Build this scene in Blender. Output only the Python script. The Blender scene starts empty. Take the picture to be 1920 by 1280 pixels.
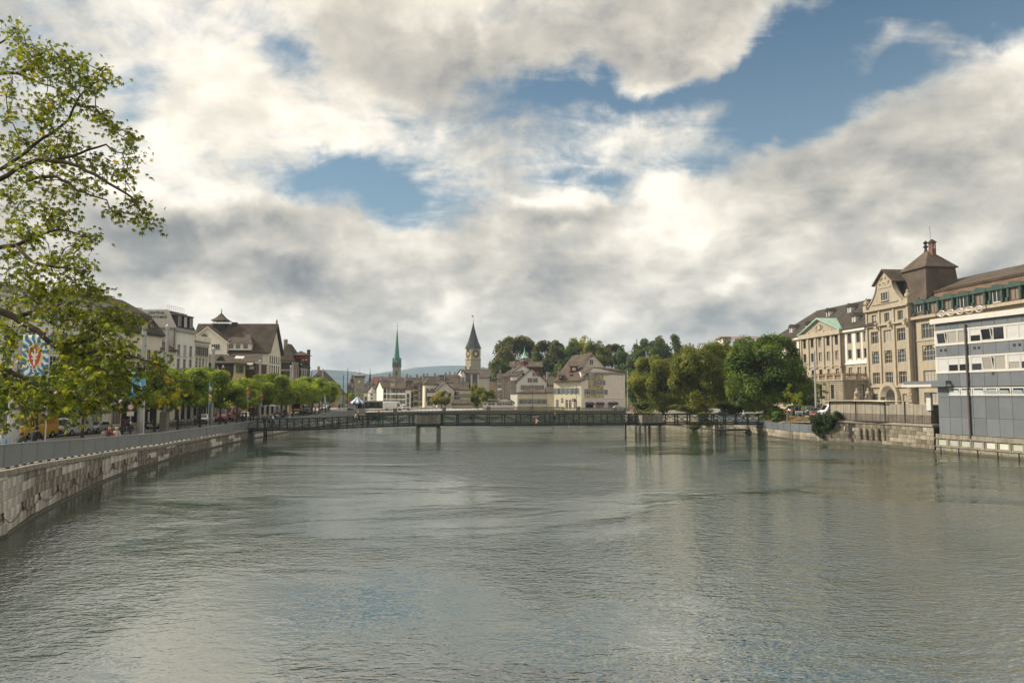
import bpy,bmesh,math,random
from math import sin,cos,tan,pi,radians,atan2,hypot,sqrt,exp
from mathutils import Vector,Matrix,noise as mnoise
R = random.Random(7)
SC = bpy.context.scene
COL = SC.collection
# ---------------------------------------------------------------- camera,sky,sun,exposure
FPX = 1333.0; CAMZ = 6.0; TH = math.atan(102/FPX)
cam_d = bpy.data.cameras.new('camera'); cam = bpy.data.objects.new('camera',cam_d); COL.objects.link(cam)
cam.location = (0,0,CAMZ); cam.rotation_euler = (pi/2+TH,0,0)
cam_d.sensor_width = 36; cam_d.lens = 36*FPX/1920; cam_d.clip_start = 0.1; cam_d.clip_end = 30000
SC.camera = cam
def ray(px,py):
    x = (px-960)/FPX; z = (640-py)/FPX
    return Vector((x,cos(TH)-sin(TH)*z,sin(TH)+cos(TH)*z))
def at(px,py,Y):
    r = ray(px,py); s = Y/r.y
    return Vector((r.x*s,Y,CAMZ+r.z*s))
def gnd(px,py,z=0.0):
    r = ray(px,py); s = (z-CAMZ)/r.z
    return Vector((r.x*s,r.y*s,z))
def onl(px,a,b,py=742):
    """point where the sight line px meets the plan line X = a + b*Y"""
    r = ray(px,py); t = r.x/r.y; Y = a/(t-b)
    return Vector((t*Y,Y,0))
SUN_EL,SUN_AZ = radians(38),radians(-78)      # azimuth from +Y,negative = to the left
sun_d = bpy.data.lights.new('sun','SUN'); sun = bpy.data.objects.new('sun',sun_d); COL.objects.link(sun)
sdir = Vector((sin(SUN_AZ)*cos(SUN_EL),cos(SUN_AZ)*cos(SUN_EL),sin(SUN_EL)))
sun.rotation_euler = sdir.to_track_quat('Z','Y').to_euler()
sun_d.energy = 3.6; sun_d.angle = radians(2.0); sun_d.color = (1.0,0.90,0.74)
SC.view_settings.view_transform = 'Standard'; SC.view_settings.look = 'None'
SC.view_settings.exposure = 0.62; SC.view_settings.gamma = 1.0; SC.view_settings.use_curve_mapping = False
SC.cycles.max_bounces = 6; SC.cycles.transparent_max_bounces = 8; SC.cycles.volume_bounces = 0
SC.cycles.caustics_reflective = False; SC.cycles.caustics_refractive = False
SC.cycles.sample_clamp_indirect = 4
W = bpy.data.worlds.new('World'); SC.world = W; W.use_nodes = True
def sky():
    nt = W.node_tree; N = nt.nodes; L = nt.links
    for n in list(N): N.remove(n)
    def nd(t,**k):
        n = N.new(t)
        for a,b in k.items(): setattr(n,a,b)
        return n
    def m(op,a,b=None,c=None,clamp=False):
        n = nd('ShaderNodeMath',operation=op); n.use_clamp = clamp
        for i,v in enumerate((a,b,c)):
            if v is None: continue
            if hasattr(v,'links'): L.new(v,n.inputs[i])
            else: n.inputs[i].default_value = v
        return n.outputs[0]
    def vm(op,a,b=None,s=None):
        n = nd('ShaderNodeVectorMath',operation=op)
        for i,v in enumerate((a,b)):
            if v is None: continue
            if hasattr(v,'links'): L.new(v,n.inputs[i])
            else: n.inputs[i].default_value = v
        if s is not None:
            if hasattr(s,'links'): L.new(s,n.inputs['Scale'])
            else: n.inputs['Scale'].default_value = s
        return n.outputs['Value'] if op in ('LENGTH','DOT_PRODUCT') else n.outputs[0]
    tc = nd('ShaderNodeTexCoord'); d = vm('NORMALIZE',tc.outputs['Generated'])
    sep = nd('ShaderNodeSeparateXYZ'); L.new(d,sep.inputs[0])
    z = m('ABSOLUTE',sep.outputs[2])
    proj = vm('SCALE',d,s=m('DIVIDE',1.0,m('ADD',z,0.46)))
    flat = vm('MULTIPLY',proj,(1,1,0.55))
    P = vm('ADD',flat,(1.3,0.4,3.7))
    def fbm(vec,scale,detail,rough,lac=2.0,dist=0.0,ntype='FBM'):
        n = nd('ShaderNodeTexNoise',noise_dimensions='3D',noise_type=ntype); L.new(vec,n.inputs['Vector'])
        n.inputs['Scale'].default_value = scale; n.inputs['Detail'].default_value = detail
        n.inputs['Roughness'].default_value = rough; n.inputs['Lacunarity'].default_value = lac
        n.inputs['Distortion'].default_value = dist
        return n.outputs['Fac']
    def mass(lst,wob):
        tot = None
        for (px,py,rx,ry,a) in lst:
            c = ray(px,py).normalized()
            v = vm('SUBTRACT',wob,tuple(c)); v = vm('MULTIPLY',v,(FPX/rx,FPX/rx*0.8,FPX/ry))
            q = vm('DOT_PRODUCT',v,v)
            g = m('MULTIPLY',m('EXPONENT',m('MULTIPLY',q,-1.0)),a)
            tot = g if tot is None else m('ADD',tot,g)
        return tot
    wn = nd('ShaderNodeTexNoise',noise_dimensions='3D'); L.new(d,wn.inputs['Vector'])
    wn.inputs['Scale'].default_value = 7.0; wn.inputs['Detail'].default_value = 6; wn.inputs['Roughness'].default_value = 0.55
    wob = vm('ADD',d,vm('SCALE',vm('SUBTRACT',wn.outputs['Color'],(0.5,0.5,0.5)),s=0.13))
    cover = mass([(1600,30,150,70,-.60),(1510,180,120,50,-.50),(1230,175,230,26,-.50),(1870,10,150,40,-.50),(1120,130,60,26,-.3),(1470,110,60,60,-.35),
                  (1690,140,50,35,-.35),(680,360,190,46,-.38),(1060,310,90,34,-.34),(540,85,45,38,-.22),(780,400,130,36,-.26),(1450,250,110,34,-.42),(1300,320,60,26,-.25),
                  (1160,345,70,30,-.3),(250,160,40,60,-.18),(900,30,60,30,-.25),(560,330,260,60,-.14),(760,190,220,60,-.20),(330,90,200,60,-.10),(1180,230,260,46,-.18),(1350,300,160,40,-.14),(480,60,160,60,-.10),
                  (1290,70,170,70,.45),(420,180,300,120,.25),(330,430,170,60,.4),(540,495,120,45,.4),(1040,395,90,36,.42),(1650,85,90,45,.42),(1740,330,280,110,.30),(840,70,90,60,.3),(1390,560,80,36,.3)],wob)
    dark = mass([(350,410,130,26,.40),(440,440,90,20,.30),(560,520,95,32,.66),(480,490,120,22,.36),(1050,412,80,22,.42),(1290,30,150,46,.48),(60,30,90,60,.3),(1200,110,90,30,.16),
                 (1215,580,46,18,.36),(1390,598,80,14,.34),(220,500,110,24,.16),(850,110,110,36,.16),(1750,250,240,60,.10),(1000,240,50,30,.2),(700,590,200,14,.16),(1000,600,160,12,.14)],wob)
    glow = mass([(330,345,150,22,.20),(640,470,60,30,.22),(980,375,60,14,.30),(1400,545,60,22,.34),(830,580,40,18,.25),(1180,590,60,10,.1),(560,590,120,18,.12),(1180,140,70,14,.14),(700,200,260,60,.10)],wob)
    def billow(vec,scale):
        wv_ = vm('ADD',vec,vm('SCALE',vm('SUBTRACT',wn.outputs['Color'],(0.5,0.5,0.5)),s=0.35))
        n = nd('ShaderNodeTexVoronoi',feature='F1',voronoi_dimensions='3D'); L.new(wv_,n.inputs['Vector'])
        n.inputs['Scale'].default_value = scale; n.inputs['Detail'].default_value = 2.0; n.inputs['Roughness'].default_value = 0.5; n.normalize = True
        return m('SUBTRACT',1.0,m('MULTIPLY',n.outputs['Distance'],1.6))
    vb = billow(P,3.6); vb2 = billow(vm('ADD',P,(sdir.x*0.05,sdir.y*0.05,0.05)),3.6)
    n1 = fbm(P,2.2,9,0.60,dist=0.25)
    sd = (sdir.x*0.09,sdir.y*0.09,0.07)
    n2 = fbm(vm('ADD',P,sd),2.2,5,0.50,dist=0.25)
    lowh = m('MULTIPLY',m('SUBTRACT',0.27,z,clamp=True),1.3)               # closed cover towards the horizon
    bil = fbm(P,5.0,8,0.68,dist=0.5)
    wisp = fbm(vm('MULTIPLY',P,(1.0,2.4,1.0)),7.0,5,0.6,dist=1.0)
    cov = m('ADD',m('ADD',m('SUBTRACT',m('ADD',n1,m('MULTIPLY',m('SUBTRACT',vb,0.5),0.16)),0.415),cover),m('ADD',lowh,m('ADD',m('MULTIPLY',m('SUBTRACT',bil,0.5),0.66),m('MULTIPLY',m('SUBTRACT',wisp,0.5),0.48))))
    alpha = nd('ShaderNodeMapRange',interpolation_type='SMOOTHSTEP'); L.new(cov,alpha.inputs[0])
    alpha.inputs[1].default_value = -0.30; alpha.inputs[2].default_value = 0.17
    lit = m('ADD',m('ADD',m('MULTIPLY',m('SUBTRACT',n1,n2),2.0),m('MULTIPLY',m('SUBTRACT',vb,vb2),0.8)),m('MULTIPLY',m('SUBTRACT',bil,0.5),0.45))
    thick = m('MULTIPLY',m('SUBTRACT',n1,0.5),-0.35)
    sunny = m('POWER',m('MAXIMUM',vm('DOT_PRODUCT',d,tuple(sdir)),0.0),2.0)
    rim = m('MULTIPLY',m('SUBTRACT',0.30,cov,clamp=True),0.45)
    val = m('ADD',m('ADD',m('ADD',0.64,lit),m('ADD',thick,rim)),m('ADD',m('SUBTRACT',glow,m('MULTIPLY',dark,0.66)),m('ADD',m('MULTIPLY',sunny,0.12),m('MULTIPLY',m('SUBTRACT',0.34,z,clamp=True),0.45))))
    ramp = nd('ShaderNodeValToRGB'); L.new(val,ramp.inputs[0])
    el = ramp.color_ramp.elements
    el[0].position = 0.0; el[0].color = (.13,.135,.135,1)
    el[1].position = 1.0; el[1].color = (.90,.82,.70,1)
    e = el.new(0.33); e.color = (.27,.262,.24,1)
    e = el.new(0.62); e.color = (.50,.46,.39,1)
    e = el.new(0.82); e.color = (.70,.645,.545,1)
    nish = nd('ShaderNodeTexSky',sky_type='NISHITA'); nish.sun_disc = False
    nish.sun_elevation = SUN_EL; nish.sun_rotation = SUN_AZ; nish.air_density = 1.2; nish.dust_density = 0.6; nish.ozone_density = 2.0
    blue = vm('MULTIPLY',nish.outputs[0],(0.28,0.44,0.48))
    pale = m('MULTIPLY',m('SUBTRACT',0.50,z,clamp=True),1.5)
    pm = nd('ShaderNodeMix',data_type='RGBA'); L.new(pale,pm.inputs[0]); L.new(blue,pm.inputs[6]); pm.inputs[7].default_value = (2.7,3.6,4.2,1); blue = pm.outputs[2]
    cl = vm('SCALE',ramp.outputs[0],s=9.3)
    mx = nd('ShaderNodeMix',data_type='RGBA'); L.new(alpha.outputs[0],mx.inputs[0]); L.new(blue,mx.inputs[6]); L.new(cl,mx.inputs[7])
    bg = nd('ShaderNodeBackground'); L.new(mx.outputs[2],bg.inputs[0]); bg.inputs[1].default_value = 0.1
    out = nd('ShaderNodeOutputWorld'); L.new(bg.outputs[0],out.inputs[0])
    W.cycles.sampling_method = 'MANUAL'; W.cycles.sample_map_resolution = 512
sky()
# ---------------------------------------------------------------- helpers
def setp(o,label=None,cat=None,group=None,kind=None):
    if label: o['label'] = label
    if cat: o['category'] = cat
    if group: o['group'] = group
    if kind: o['kind'] = kind
    return o
def empty(name,label,cat,loc=(0,0,0),rz=0.0,group=None):
    o = bpy.data.objects.new(name,None); COL.objects.link(o); o.empty_display_size = 0.3
    o.location = loc; o.rotation_euler = (0,0,rz)
    return setp(o,label,cat,group)
def place(name,mesh,parent=None,loc=(0,0,0),rz=0.0,rot=None,scale=None):
    o = bpy.data.objects.new(name,mesh); COL.objects.link(o)
    if parent is not None: o.parent = parent
    o.location = loc; o.rotation_euler = rot if rot else (0,0,rz)
    if scale: o.scale = scale
    return o
def copy_tree(o,parent=None):
    c = o.copy(); COL.objects.link(c)
    if parent is not None: c.parent = parent
    for ch in o.children: copy_tree(ch,c)
    return c
class MB:
    """collects faces; mats is a list of materials"""
    def __init__(s,*mats): s.v = []; s.f = []; s.m = []; s.mats = list(mats); s.M = None; s.smooth = False; s.col = None
    def add(s,vs,fs,mi=0):
        b = len(s.v)
        if s.M is not None: vs = [tuple(s.M @ Vector(p)) for p in vs]
        s.v += [tuple(p) for p in vs]; s.f += [tuple(b+i for i in f) for f in fs]; s.m += [mi]*len(fs)
    def quad(s,a,b,c,d,mi=0): s.add([a,b,c,d],[(0,1,2,3)],mi)
    def box(s,x0,x1,y0,y1,z0,z1,mi=0):
        s.add([(x0,y0,z0),(x1,y0,z0),(x1,y1,z0),(x0,y1,z0),(x0,y0,z1),(x1,y0,z1),(x1,y1,z1),(x0,y1,z1)],
              [(0,3,2,1),(4,5,6,7),(0,1,5,4),(1,2,6,5),(2,3,7,6),(3,0,4,7)],mi)
    def bbox(s,x0,x1,y0,y1,z0,z1,b=0.02,mi=0):
        """box with chamfered vertical and top edges on the front (-y) side"""
        pts = [(x0,y1),(x0,y0+b),(x0+b,y0),(x1-b,y0),(x1,y0+b),(x1,y1)]
        vs = [(p[0],p[1],z0+b) for p in pts]+[(p[0],p[1],z1-b) for p in pts]
        top = [(x0,y1,z1),(x0+b,y0+b,z1),(x1-b,y0+b,z1),(x1,y1,z1)]
        bot = [(x0,y1,z0),(x0+b,y0+b,z0),(x1-b,y0+b,z0),(x1,y1,z0)]
        vs += top+bot
        fs = [(i,i+1,i+7,i+6) for i in range(5)]
        fs += [(6,7,8,13,12),(8,9,14,13),(9,10,11,15,14),(12,13,14,15),(2,1,0,16,17),(3,2,17,18),(5,4,3,18,19),(19,18,17,16)]
        s.add(vs,fs,mi)
    def prism(s,poly,y0,y1,mi=0,cap=True):
        """poly in x,z; extruded along y"""
        n = len(poly)
        vs = [(p[0],y0,p[1]) for p in poly]+[(p[0],y1,p[1]) for p in poly]
        fs = [(i,(i+1) % n,n+(i+1) % n,n+i) for i in range(n)]
        if cap: fs += [tuple(range(n-1,-1,-1)),tuple(range(n,2*n))]
        s.add(vs,fs,mi)
    def vprism(s,poly,z0,z1,mi=0,cap=True):
        n = len(poly)
        vs = [(p[0],p[1],z0) for p in poly]+[(p[0],p[1],z1) for p in poly]
        fs = [(i,(i+1) % n,n+(i+1) % n,n+i) for i in range(n)]
        if cap: fs += [tuple(range(n-1,-1,-1)),tuple(range(n,2*n))]
        s.add(vs,fs,mi)
    def tube(s,pts,rads,n=6,mi=0,cap=True):
        pts = [Vector(p) for p in pts]
        if not hasattr(rads,'__len__'): rads = [rads]*len(pts)
        vs = []; fs = []; prev = None
        for i,p in enumerate(pts):
            t = (pts[min(i+1,len(pts)-1)]-pts[max(i-1,0)])
            if t.length < 1e-9: t = Vector((0,0,1))
            t.normalize()
            if prev is None:
                a = Vector((1,0,0)) if abs(t.x) < 0.9 else Vector((0,1,0)); u = t.cross(a).normalized()
            else:
                u = (prev-t*prev.dot(t)); u = u.normalized() if u.length > 1e-6 else t.orthogonal().normalized()
            prev = u; w = t.cross(u)
            for k in range(n):
                an = 2*pi*k/n; vs.append(p+(u*cos(an)+w*sin(an))*rads[i])
        for i in range(len(pts)-1):
            for k in range(n):
                k2 = (k+1) % n; fs.append((i*n+k,i*n+k2,(i+1)*n+k2,(i+1)*n+k))
        if cap: fs += [tuple(range(n-1,-1,-1)),tuple((len(pts)-1)*n+k for k in range(n))]
        s.add(vs,fs,mi)
    def lathe(s,prof,n=12,c=(0,0),mi=0,rot=0.0,cap=True):
        vs = []; fs = []
        for (r,z) in prof:
            for k in range(n):
                a = 2*pi*k/n+rot; vs.append((c[0]+r*cos(a),c[1]+r*sin(a),z))
        for i in range(len(prof)-1):
            for k in range(n):
                k2 = (k+1) % n; fs.append((i*n+k,i*n+k2,(i+1)*n+k2,(i+1)*n+k))
        if cap: fs += [tuple(range(n-1,-1,-1)),tuple((len(prof)-1)*n+k for k in range(n))]
        s.add(vs,fs,mi)
    def mesh(s,name='m',smooth=None):
        me = bpy.data.meshes.new(name); me.from_pydata(s.v,[],s.f)
        for m_ in s.mats: me.materials.append(m_)
        if len(s.mats) > 1: me.polygons.foreach_set('material_index',s.m)
        if smooth if smooth is not None else s.smooth: me.polygons.foreach_set('use_smooth',[True]*len(s.f))
        me.update(); return me
    def obj(s,name,parent=None,**k):
        return place(name,s.mesh(name,k.pop('smooth',None)),parent,**k)
# ---------------------------------------------------------------- materials
MATS = {}
def mat(name,col,rough=0.8,spec=0.3,metal=0.0,var=0.25,scale=1.5,bump=0.0,bscale=8.0,streak=0.0,streakcol=None,dirt=0.0,dirtcol=(.05,.045,.035),randv=0.0,col2=None,coord='Object',rows=0.0,rowh=0.3):
    """weathered surface: base colour varied by noise,vertical rain streaks,blotchy dirt,fine bump"""
    if name in MATS: return MATS[name]
    M_ = bpy.data.materials.new(name); M_.use_nodes = True; nt = M_.node_tree; N = nt.nodes; L = nt.links
    b = N['Principled BSDF']; b.inputs['Roughness'].default_value = rough; b.inputs['Metallic'].default_value = metal
    b.inputs['Specular IOR Level'].default_value = spec
    tc = N.new('ShaderNodeTexCoord'); vec = tc.outputs[coord]
    def noi(sc,det=4,ro=.6,stretch=None):
        n = N.new('ShaderNodeTexNoise'); n.inputs['Scale'].default_value = sc; n.inputs['Detail'].default_value = det; n.inputs['Roughness'].default_value = ro
        if stretch:
            mp = N.new('ShaderNodeMapping'); mp.inputs['Scale'].default_value = stretch; L.new(vec,mp.inputs[0]); L.new(mp.outputs[0],n.inputs['Vector'])
        else: L.new(vec,n.inputs['Vector'])
        return n.outputs['Fac']
    def mix(fac,a,bb,typ='MIX'):
        n = N.new('ShaderNodeMix'); n.data_type = 'RGBA'; n.blend_type = typ
        if hasattr(fac,'links'): L.new(fac,n.inputs[0])
        else: n.inputs[0].default_value = fac
        for i,v in ((6,a),(7,bb)):
            if hasattr(v,'links'): L.new(v,n.inputs[i])
            else: n.inputs[i].default_value = (*v,1)
        return n.outputs[2]
    def mr(x,a,b_,c=0.0,d=1.0):
        n = N.new('ShaderNodeMapRange'); L.new(x,n.inputs[0]); n.inputs[1].default_value = a; n.inputs[2].default_value = b_; n.inputs[3].default_value = c; n.inputs[4].default_value = d
        return n.outputs[0]
    c0 = tuple(x*(1-var) for x in col); c1 = tuple(min(1,x*(1+var)) for x in (col2 or col))
    cur = mix(mr(noi(scale),.3,.7),c0,c1)
    if randv > 0:
        oi = N.new('ShaderNodeObjectInfo'); hv = N.new('ShaderNodeHueSaturation'); L.new(cur,hv.inputs['Color'])
        L.new(mr(oi.outputs['Random'],0,1,1-randv,1+randv),hv.inputs['Value']); cur = hv.outputs[0]
    if rows > 0:
        wv = N.new('ShaderNodeTexWave'); wv.bands_direction = 'Z'; wv.inputs['Scale'].default_value = 0.314/rowh; wv.inputs['Distortion'].default_value = .6; wv.inputs['Detail'].default_value = 1
        L.new(vec,wv.inputs['Vector']); cur = mix(mr(wv.outputs['Fac'],0,.35,rows,0),cur,tuple(x*.4 for x in col))
    if streak > 0:
        cur = mix(mr(noi(1.0,5,.68,(4.5,4.5,.22)),.45,.60,0,streak),cur,streakcol or tuple(x*.4 for x in col))
    if dirt > 0:
        cur = mix(mr(noi(scale*.6+.05,6,.7),.5,.72,0,dirt),cur,dirtcol)
    L.new(cur,b.inputs['Base Color'])
    if bump > 0:
        bp = N.new('ShaderNodeBump'); bp.inputs['Strength'].default_value = bump; bp.inputs['Distance'].default_value = 0.05
        L.new(noi(bscale,5),bp.inputs['Height']); L.new(bp.outputs[0],b.inputs['Normal'])
    MATS[name] = M_; return M_
def glassm(name,col=(.02,.024,.028),lightcol=(.35,.33,.30),amount=.25,rough=.06):
    if name in MATS: return MATS[name]
    M_ = bpy.data.materials.new(name); M_.use_nodes = True; nt = M_.node_tree; N = nt.nodes; L = nt.links
    b = N['Principled BSDF']; b.inputs['Roughness'].default_value = rough; b.inputs['Specular IOR Level'].default_value = .6
    oi = N.new('ShaderNodeObjectInfo'); cr = N.new('ShaderNodeValToRGB'); L.new(oi.outputs['Random'],cr.inputs[0])
    e = cr.color_ramp.elements; cr.color_ramp.interpolation = 'CONSTANT'
    e[0].color = (*col,1); e[1].position = 1-amount; e[1].color = (*lightcol,1)
    k = e.new((1-amount)*.55); k.color = (*[c*2.2 for c in col],1)
    L.new(cr.outputs[0],b.inputs['Base Color']); MATS[name] = M_; return M_
def leafm(name,cols,trans=.35,rough=.5):
    """foliage: colour from a per-leaf attribute 'lv' 0..1"""
    if name in MATS: return MATS[name]
    M_ = bpy.data.materials.new(name); M_.use_nodes = True; nt = M_.node_tree; N = nt.nodes; L = nt.links
    b = N['Principled BSDF']; b.inputs['Roughness'].default_value = rough; b.inputs['Specular IOR Level'].default_value = .3
    at_ = N.new('ShaderNodeAttribute'); at_.attribute_name = 'lv'
    cr = N.new('ShaderNodeValToRGB'); L.new(at_.outputs['Fac'],cr.inputs[0]); e = cr.color_ramp.elements
    e[0].color = (*cols[0][1],1); e[0].position = cols[0][0]; e[1].color = (*cols[-1][1],1); e[1].position = cols[-1][0]
    for p,c in cols[1:-1]: k = e.new(p); k.color = (*c,1)
    oi = N.new('ShaderNodeObjectInfo'); hv = N.new('ShaderNodeHueSaturation'); L.new(cr.outputs[0],hv.inputs['Color'])
    mr = N.new('ShaderNodeMapRange'); L.new(oi.outputs['Random'],mr.inputs[0]); mr.inputs[3].default_value = .8; mr.inputs[4].default_value = 1.2; L.new(mr.outputs[0],hv.inputs['Value'])
    L.new(hv.outputs[0],b.inputs['Base Color'])
    tr = N.new('ShaderNodeBsdfTranslucent'); g = N.new('ShaderNodeVectorMath'); g.operation = 'MULTIPLY'; g.inputs[1].default_value = (1.9,1.7,.8)
    L.new(hv.outputs[0],g.inputs[0]); L.new(g.outputs[0],tr.inputs[0])
    mx = N.new('ShaderNodeMixShader'); mx.inputs[0].default_value = trans; L.new(b.outputs[0],mx.inputs[1]); L.new(tr.outputs[0],mx.inputs[2])
    L.new(mx.outputs[0],N['Material Output'].inputs[0]); MATS[name] = M_; return M_
def plain(name,col,rough=.6,spec=.4,metal=0.0,coat=0.0):
    if name in MATS: return MATS[name]
    M_ = mat(name,col,rough,spec,metal,var=.08,scale=3.0)
    if coat: M_.node_tree.nodes['Principled BSDF'].inputs['Coat Weight'].default_value = coat
    return M_
# ---------------------------------------------------------------- water
def water():
    M_ = bpy.data.materials.new('river_water'); M_.use_nodes = True; nt = M_.node_tree; N = nt.nodes; L = nt.links
    b = N['Principled BSDF']; b.inputs['Base Color'].default_value = (.028,.046,.036,1)
    b.inputs['Roughness'].default_value = .03; b.inputs['IOR'].default_value = 2.0; b.inputs['Specular IOR Level'].default_value = .5
    tc = N.new('ShaderNodeTexCoord'); vec = tc.outputs['Object']
    def noi(sc,det,ro,st,rot=0.0,dist=0.0,off=(0,0,0)):
        mp = N.new('ShaderNodeMapping'); mp.inputs['Scale'].default_value = st; mp.inputs['Rotation'].default_value = (0,0,rot); mp.inputs['Location'].default_value = off
        L.new(vec,mp.inputs[0]); n = N.new('ShaderNodeTexNoise'); L.new(mp.outputs[0],n.inputs['Vector'])
        n.inputs['Scale'].default_value = sc; n.inputs['Detail'].default_value = det; n.inputs['Roughness'].default_value = ro; n.inputs['Distortion'].default_value = dist
        return n.outputs['Fac']
    def m(op,a,b_=None,clamp=False):
        n = N.new('ShaderNodeMath'); n.operation = op; n.use_clamp = clamp
        for i,v in enumerate((a,b_)):
            if v is None: continue
            if hasattr(v,'links'): L.new(v,n.inputs[i])
            else: n.inputs[i].default_value = v
        return n.outputs[0]
    mid = noi(.62,1.5,.5,(1,1.7,1),-.25,.5)
    rip = noi(1.9,2,.55,(1,1.7,1),.12,.5)          # metre-long wavelets lying across the view
    fine = noi(5.2,1.5,.5,(1,1.5,1),-.2,.4)
    swell = noi(.16,2,.5,(1,1.8,1),.3,.6)
    zone = noi(.035,4,.62,(1,1.5,1),.5,.8,(3.3,1.7,0))   # breezy and calm patches
    mr = N.new('ShaderNodeMapRange'); mr.interpolation_type = 'SMOOTHSTEP'; L.new(zone,mr.inputs[0])
    mr.inputs[1].default_value = .40; mr.inputs[2].default_value = .56; mr.inputs[3].default_value = .16; mr.inputs[4].default_value = 1.0
    sep = N.new('ShaderNodeSeparateXYZ'); L.new(vec,sep.inputs[0]); x = sep.outputs[0]; y = sep.outputs[1]
    dl = m('SUBTRACT',x,m('SUBTRACT',m('MULTIPLY',y,-.115),23.0)); dr = m('SUBTRACT',m('SUBTRACT',60.5,m('MULTIPLY',y,.2)),x)
    dd = m('MINIMUM',dl,dr); dd = m('ADD',dd,m('MULTIPLY',m('SUBTRACT',zone,.5),26.0))
    sh = N.new('ShaderNodeMapRange'); sh.interpolation_type = 'SMOOTHSTEP'; L.new(dd,sh.inputs[0]); sh.inputs[1].default_value = 3.0; sh.inputs[2].default_value = 9.0; sh.inputs[3].default_value = .10
    amp = m('MULTIPLY',mr.outputs[0],sh.outputs[0])
    h = m('ADD',m('MULTIPLY',m('ADD',m('MULTIPLY',mid,.050),m('ADD',m('MULTIPLY',rip,.080),m('MULTIPLY',fine,.036))),amp),m('MULTIPLY',swell,.05))
    bp = N.new('ShaderNodeBump'); bp.inputs['Strength'].default_value = 1.0; bp.inputs['Distance'].default_value = 1.0
    L.new(h,bp.inputs['Height']); L.new(bp.outputs[0],b.inputs['Normal'])
    fr = N.new('ShaderNodeFresnel'); fr.inputs['IOR'].default_value = 4.6; L.new(bp.outputs[0],fr.inputs['Normal'])
    gl = N.new('ShaderNodeBsdfGlossy'); gl.inputs['Roughness'].default_value = .02; gl.inputs['Color'].default_value = (1.0,.99,.96,1); L.new(bp.outputs[0],gl.inputs['Normal'])
    b.inputs['Roughness'].default_value = .9; b.inputs['Specular IOR Level'].default_value = 0
    mx = N.new('ShaderNodeMixShader'); L.new(fr.outputs[0],mx.inputs[0]); L.new(b.outputs[0],mx.inputs[1]); L.new(gl.outputs[0],mx.inputs[2]); L.new(mx.outputs[0],N['Material Output'].inputs[0])
    mb = MB(M_); mb.quad((-62,-60,0),(90,-60,0),(90,244,0),(-62,244,0))
    o = mb.obj('water'); setp(o,'rippled grey green river filling the lower half of the view',kind='structure')
water()
# ---------------------------------------------------------------- banks
def lerp_tab(t,x):
    if x <= t[0][0]: return t[0][1]
    for (a,va),(b,vb) in zip(t,t[1:]):
        if x <= b: return va+(vb-va)*(x-a)/(b-a)
    return t[-1][1]
LW_PX = [(0,1010),(58,969),(98,948),(150,923),(197,900),(248,880),(300,866),(331,856),(387,842),(444,828),(498,817),(560,805)]
LW = [gnd(a,b) for a,b in LW_PX]
LWT = [(-60,-7.0),(5,-16.6)]+[(p.y,p.x) for p in LW]+[(200,LW[-1].x-.5),(260,LW[-1].x-1)]
def lx(y): return lerp_tab(LWT,y)
CAPT = [(-60,3.3),(10,3.2),(30,2.9),(39,2.5),(46,2.2),(58,1.77),(65,1.58),(79,1.42),(106,1.38),(140,1.4),(170,1.6),(195,1.9),(230,2.1)]
def capz(y): return lerp_tab(CAPT,y)
def ql(x,y):
    """height of the left quay"""
    c = capz(y)-.02; w = min(1,max(0,(lx(y)-x-4)/12)); base = lerp_tab([(0,1.5),(100,1.42),(150,1.45),(200,2.0),(244,2.1)],y)
    return c*(1-w)+base*w
RW_PX = [(1380,808),(1473,822),(1540,829),(1600,832.5),(1660,837),(1755,846.5),(1840,853),(1920,861)]
RW = [gnd(a,b) for a,b in RW_PX]
RWT = [(-60,72),(30,58.5)]+[(p.y,p.x) for p in reversed(RW)]+[(128,36.3),(150,33.0),(190,30),(260,29.5)]
def rx(y): return lerp_tab(RWT,y)
m_pave = mat('pavement_stone',(.34,.32,.285),.9,.2,var=.12,scale=.5,bump=.15,bscale=5,dirt=.25,dirtcol=(.15,.14,.125))
m_asph = mat('road_asphalt',(.11,.108,.105),.9,.2,var=.15,scale=.3,bump=.2,bscale=12)
m_line = plain('road_paint',(.72,.72,.7),.8)
m_kerb = mat('kerb_granite',(.38,.37,.35),.85,.2,var=.15,scale=3)
m_soil = mat('dry_soil',(.20,.145,.085),.95,.1,var=.35,scale=1.5,bump=.5,bscale=6)
m_earth = mat('far_earth',(.10,.115,.055),.95,.1,var=.3,scale=.02)
def strip_ground(name,x0f,x1f,ys,zf,nx,m,label):
    vs = []; fs = []
    for y in ys:
        a,b = x0f(y),x1f(y)
        for i in range(nx+1):
            x = a+(b-a)*i/nx; vs.append((x,y,zf(x,y)))
    for j in range(len(ys)-1):
        for i in range(nx):
            k = j*(nx+1)+i; fs.append((k,k+1,k+nx+2,k+nx+1))
    mb = MB(m); mb.add(vs,fs); o = mb.obj(name); setp(o,label,kind='structure'); return o
ysl = list(range(-60,245,4))+[244]
strip_ground('pavement',lambda y: -56.0 if y < 1e9 else 0,lambda y: lx(y)-.32,ysl,ql,16,m_pave,'pale stone promenade behind the left quay wall')
strip_ground('ground',lambda y: -420.0,lambda y: -56.0,ysl,lambda x,y: ql(-56,y)+.0,3,m_pave,'pale paving under the left row of houses')
ROADX = lambda y: -45.0-3.6+.03*(y-80)   # near edge of the road
strip_ground('road',lambda y: ROADX(y)-7.5,ROADX,ysl,lambda x,y: ql(x,y)+.006,3,m_asph,'asphalt road between the quay trees and the houses')
mb = MB(m_kerb)
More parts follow.
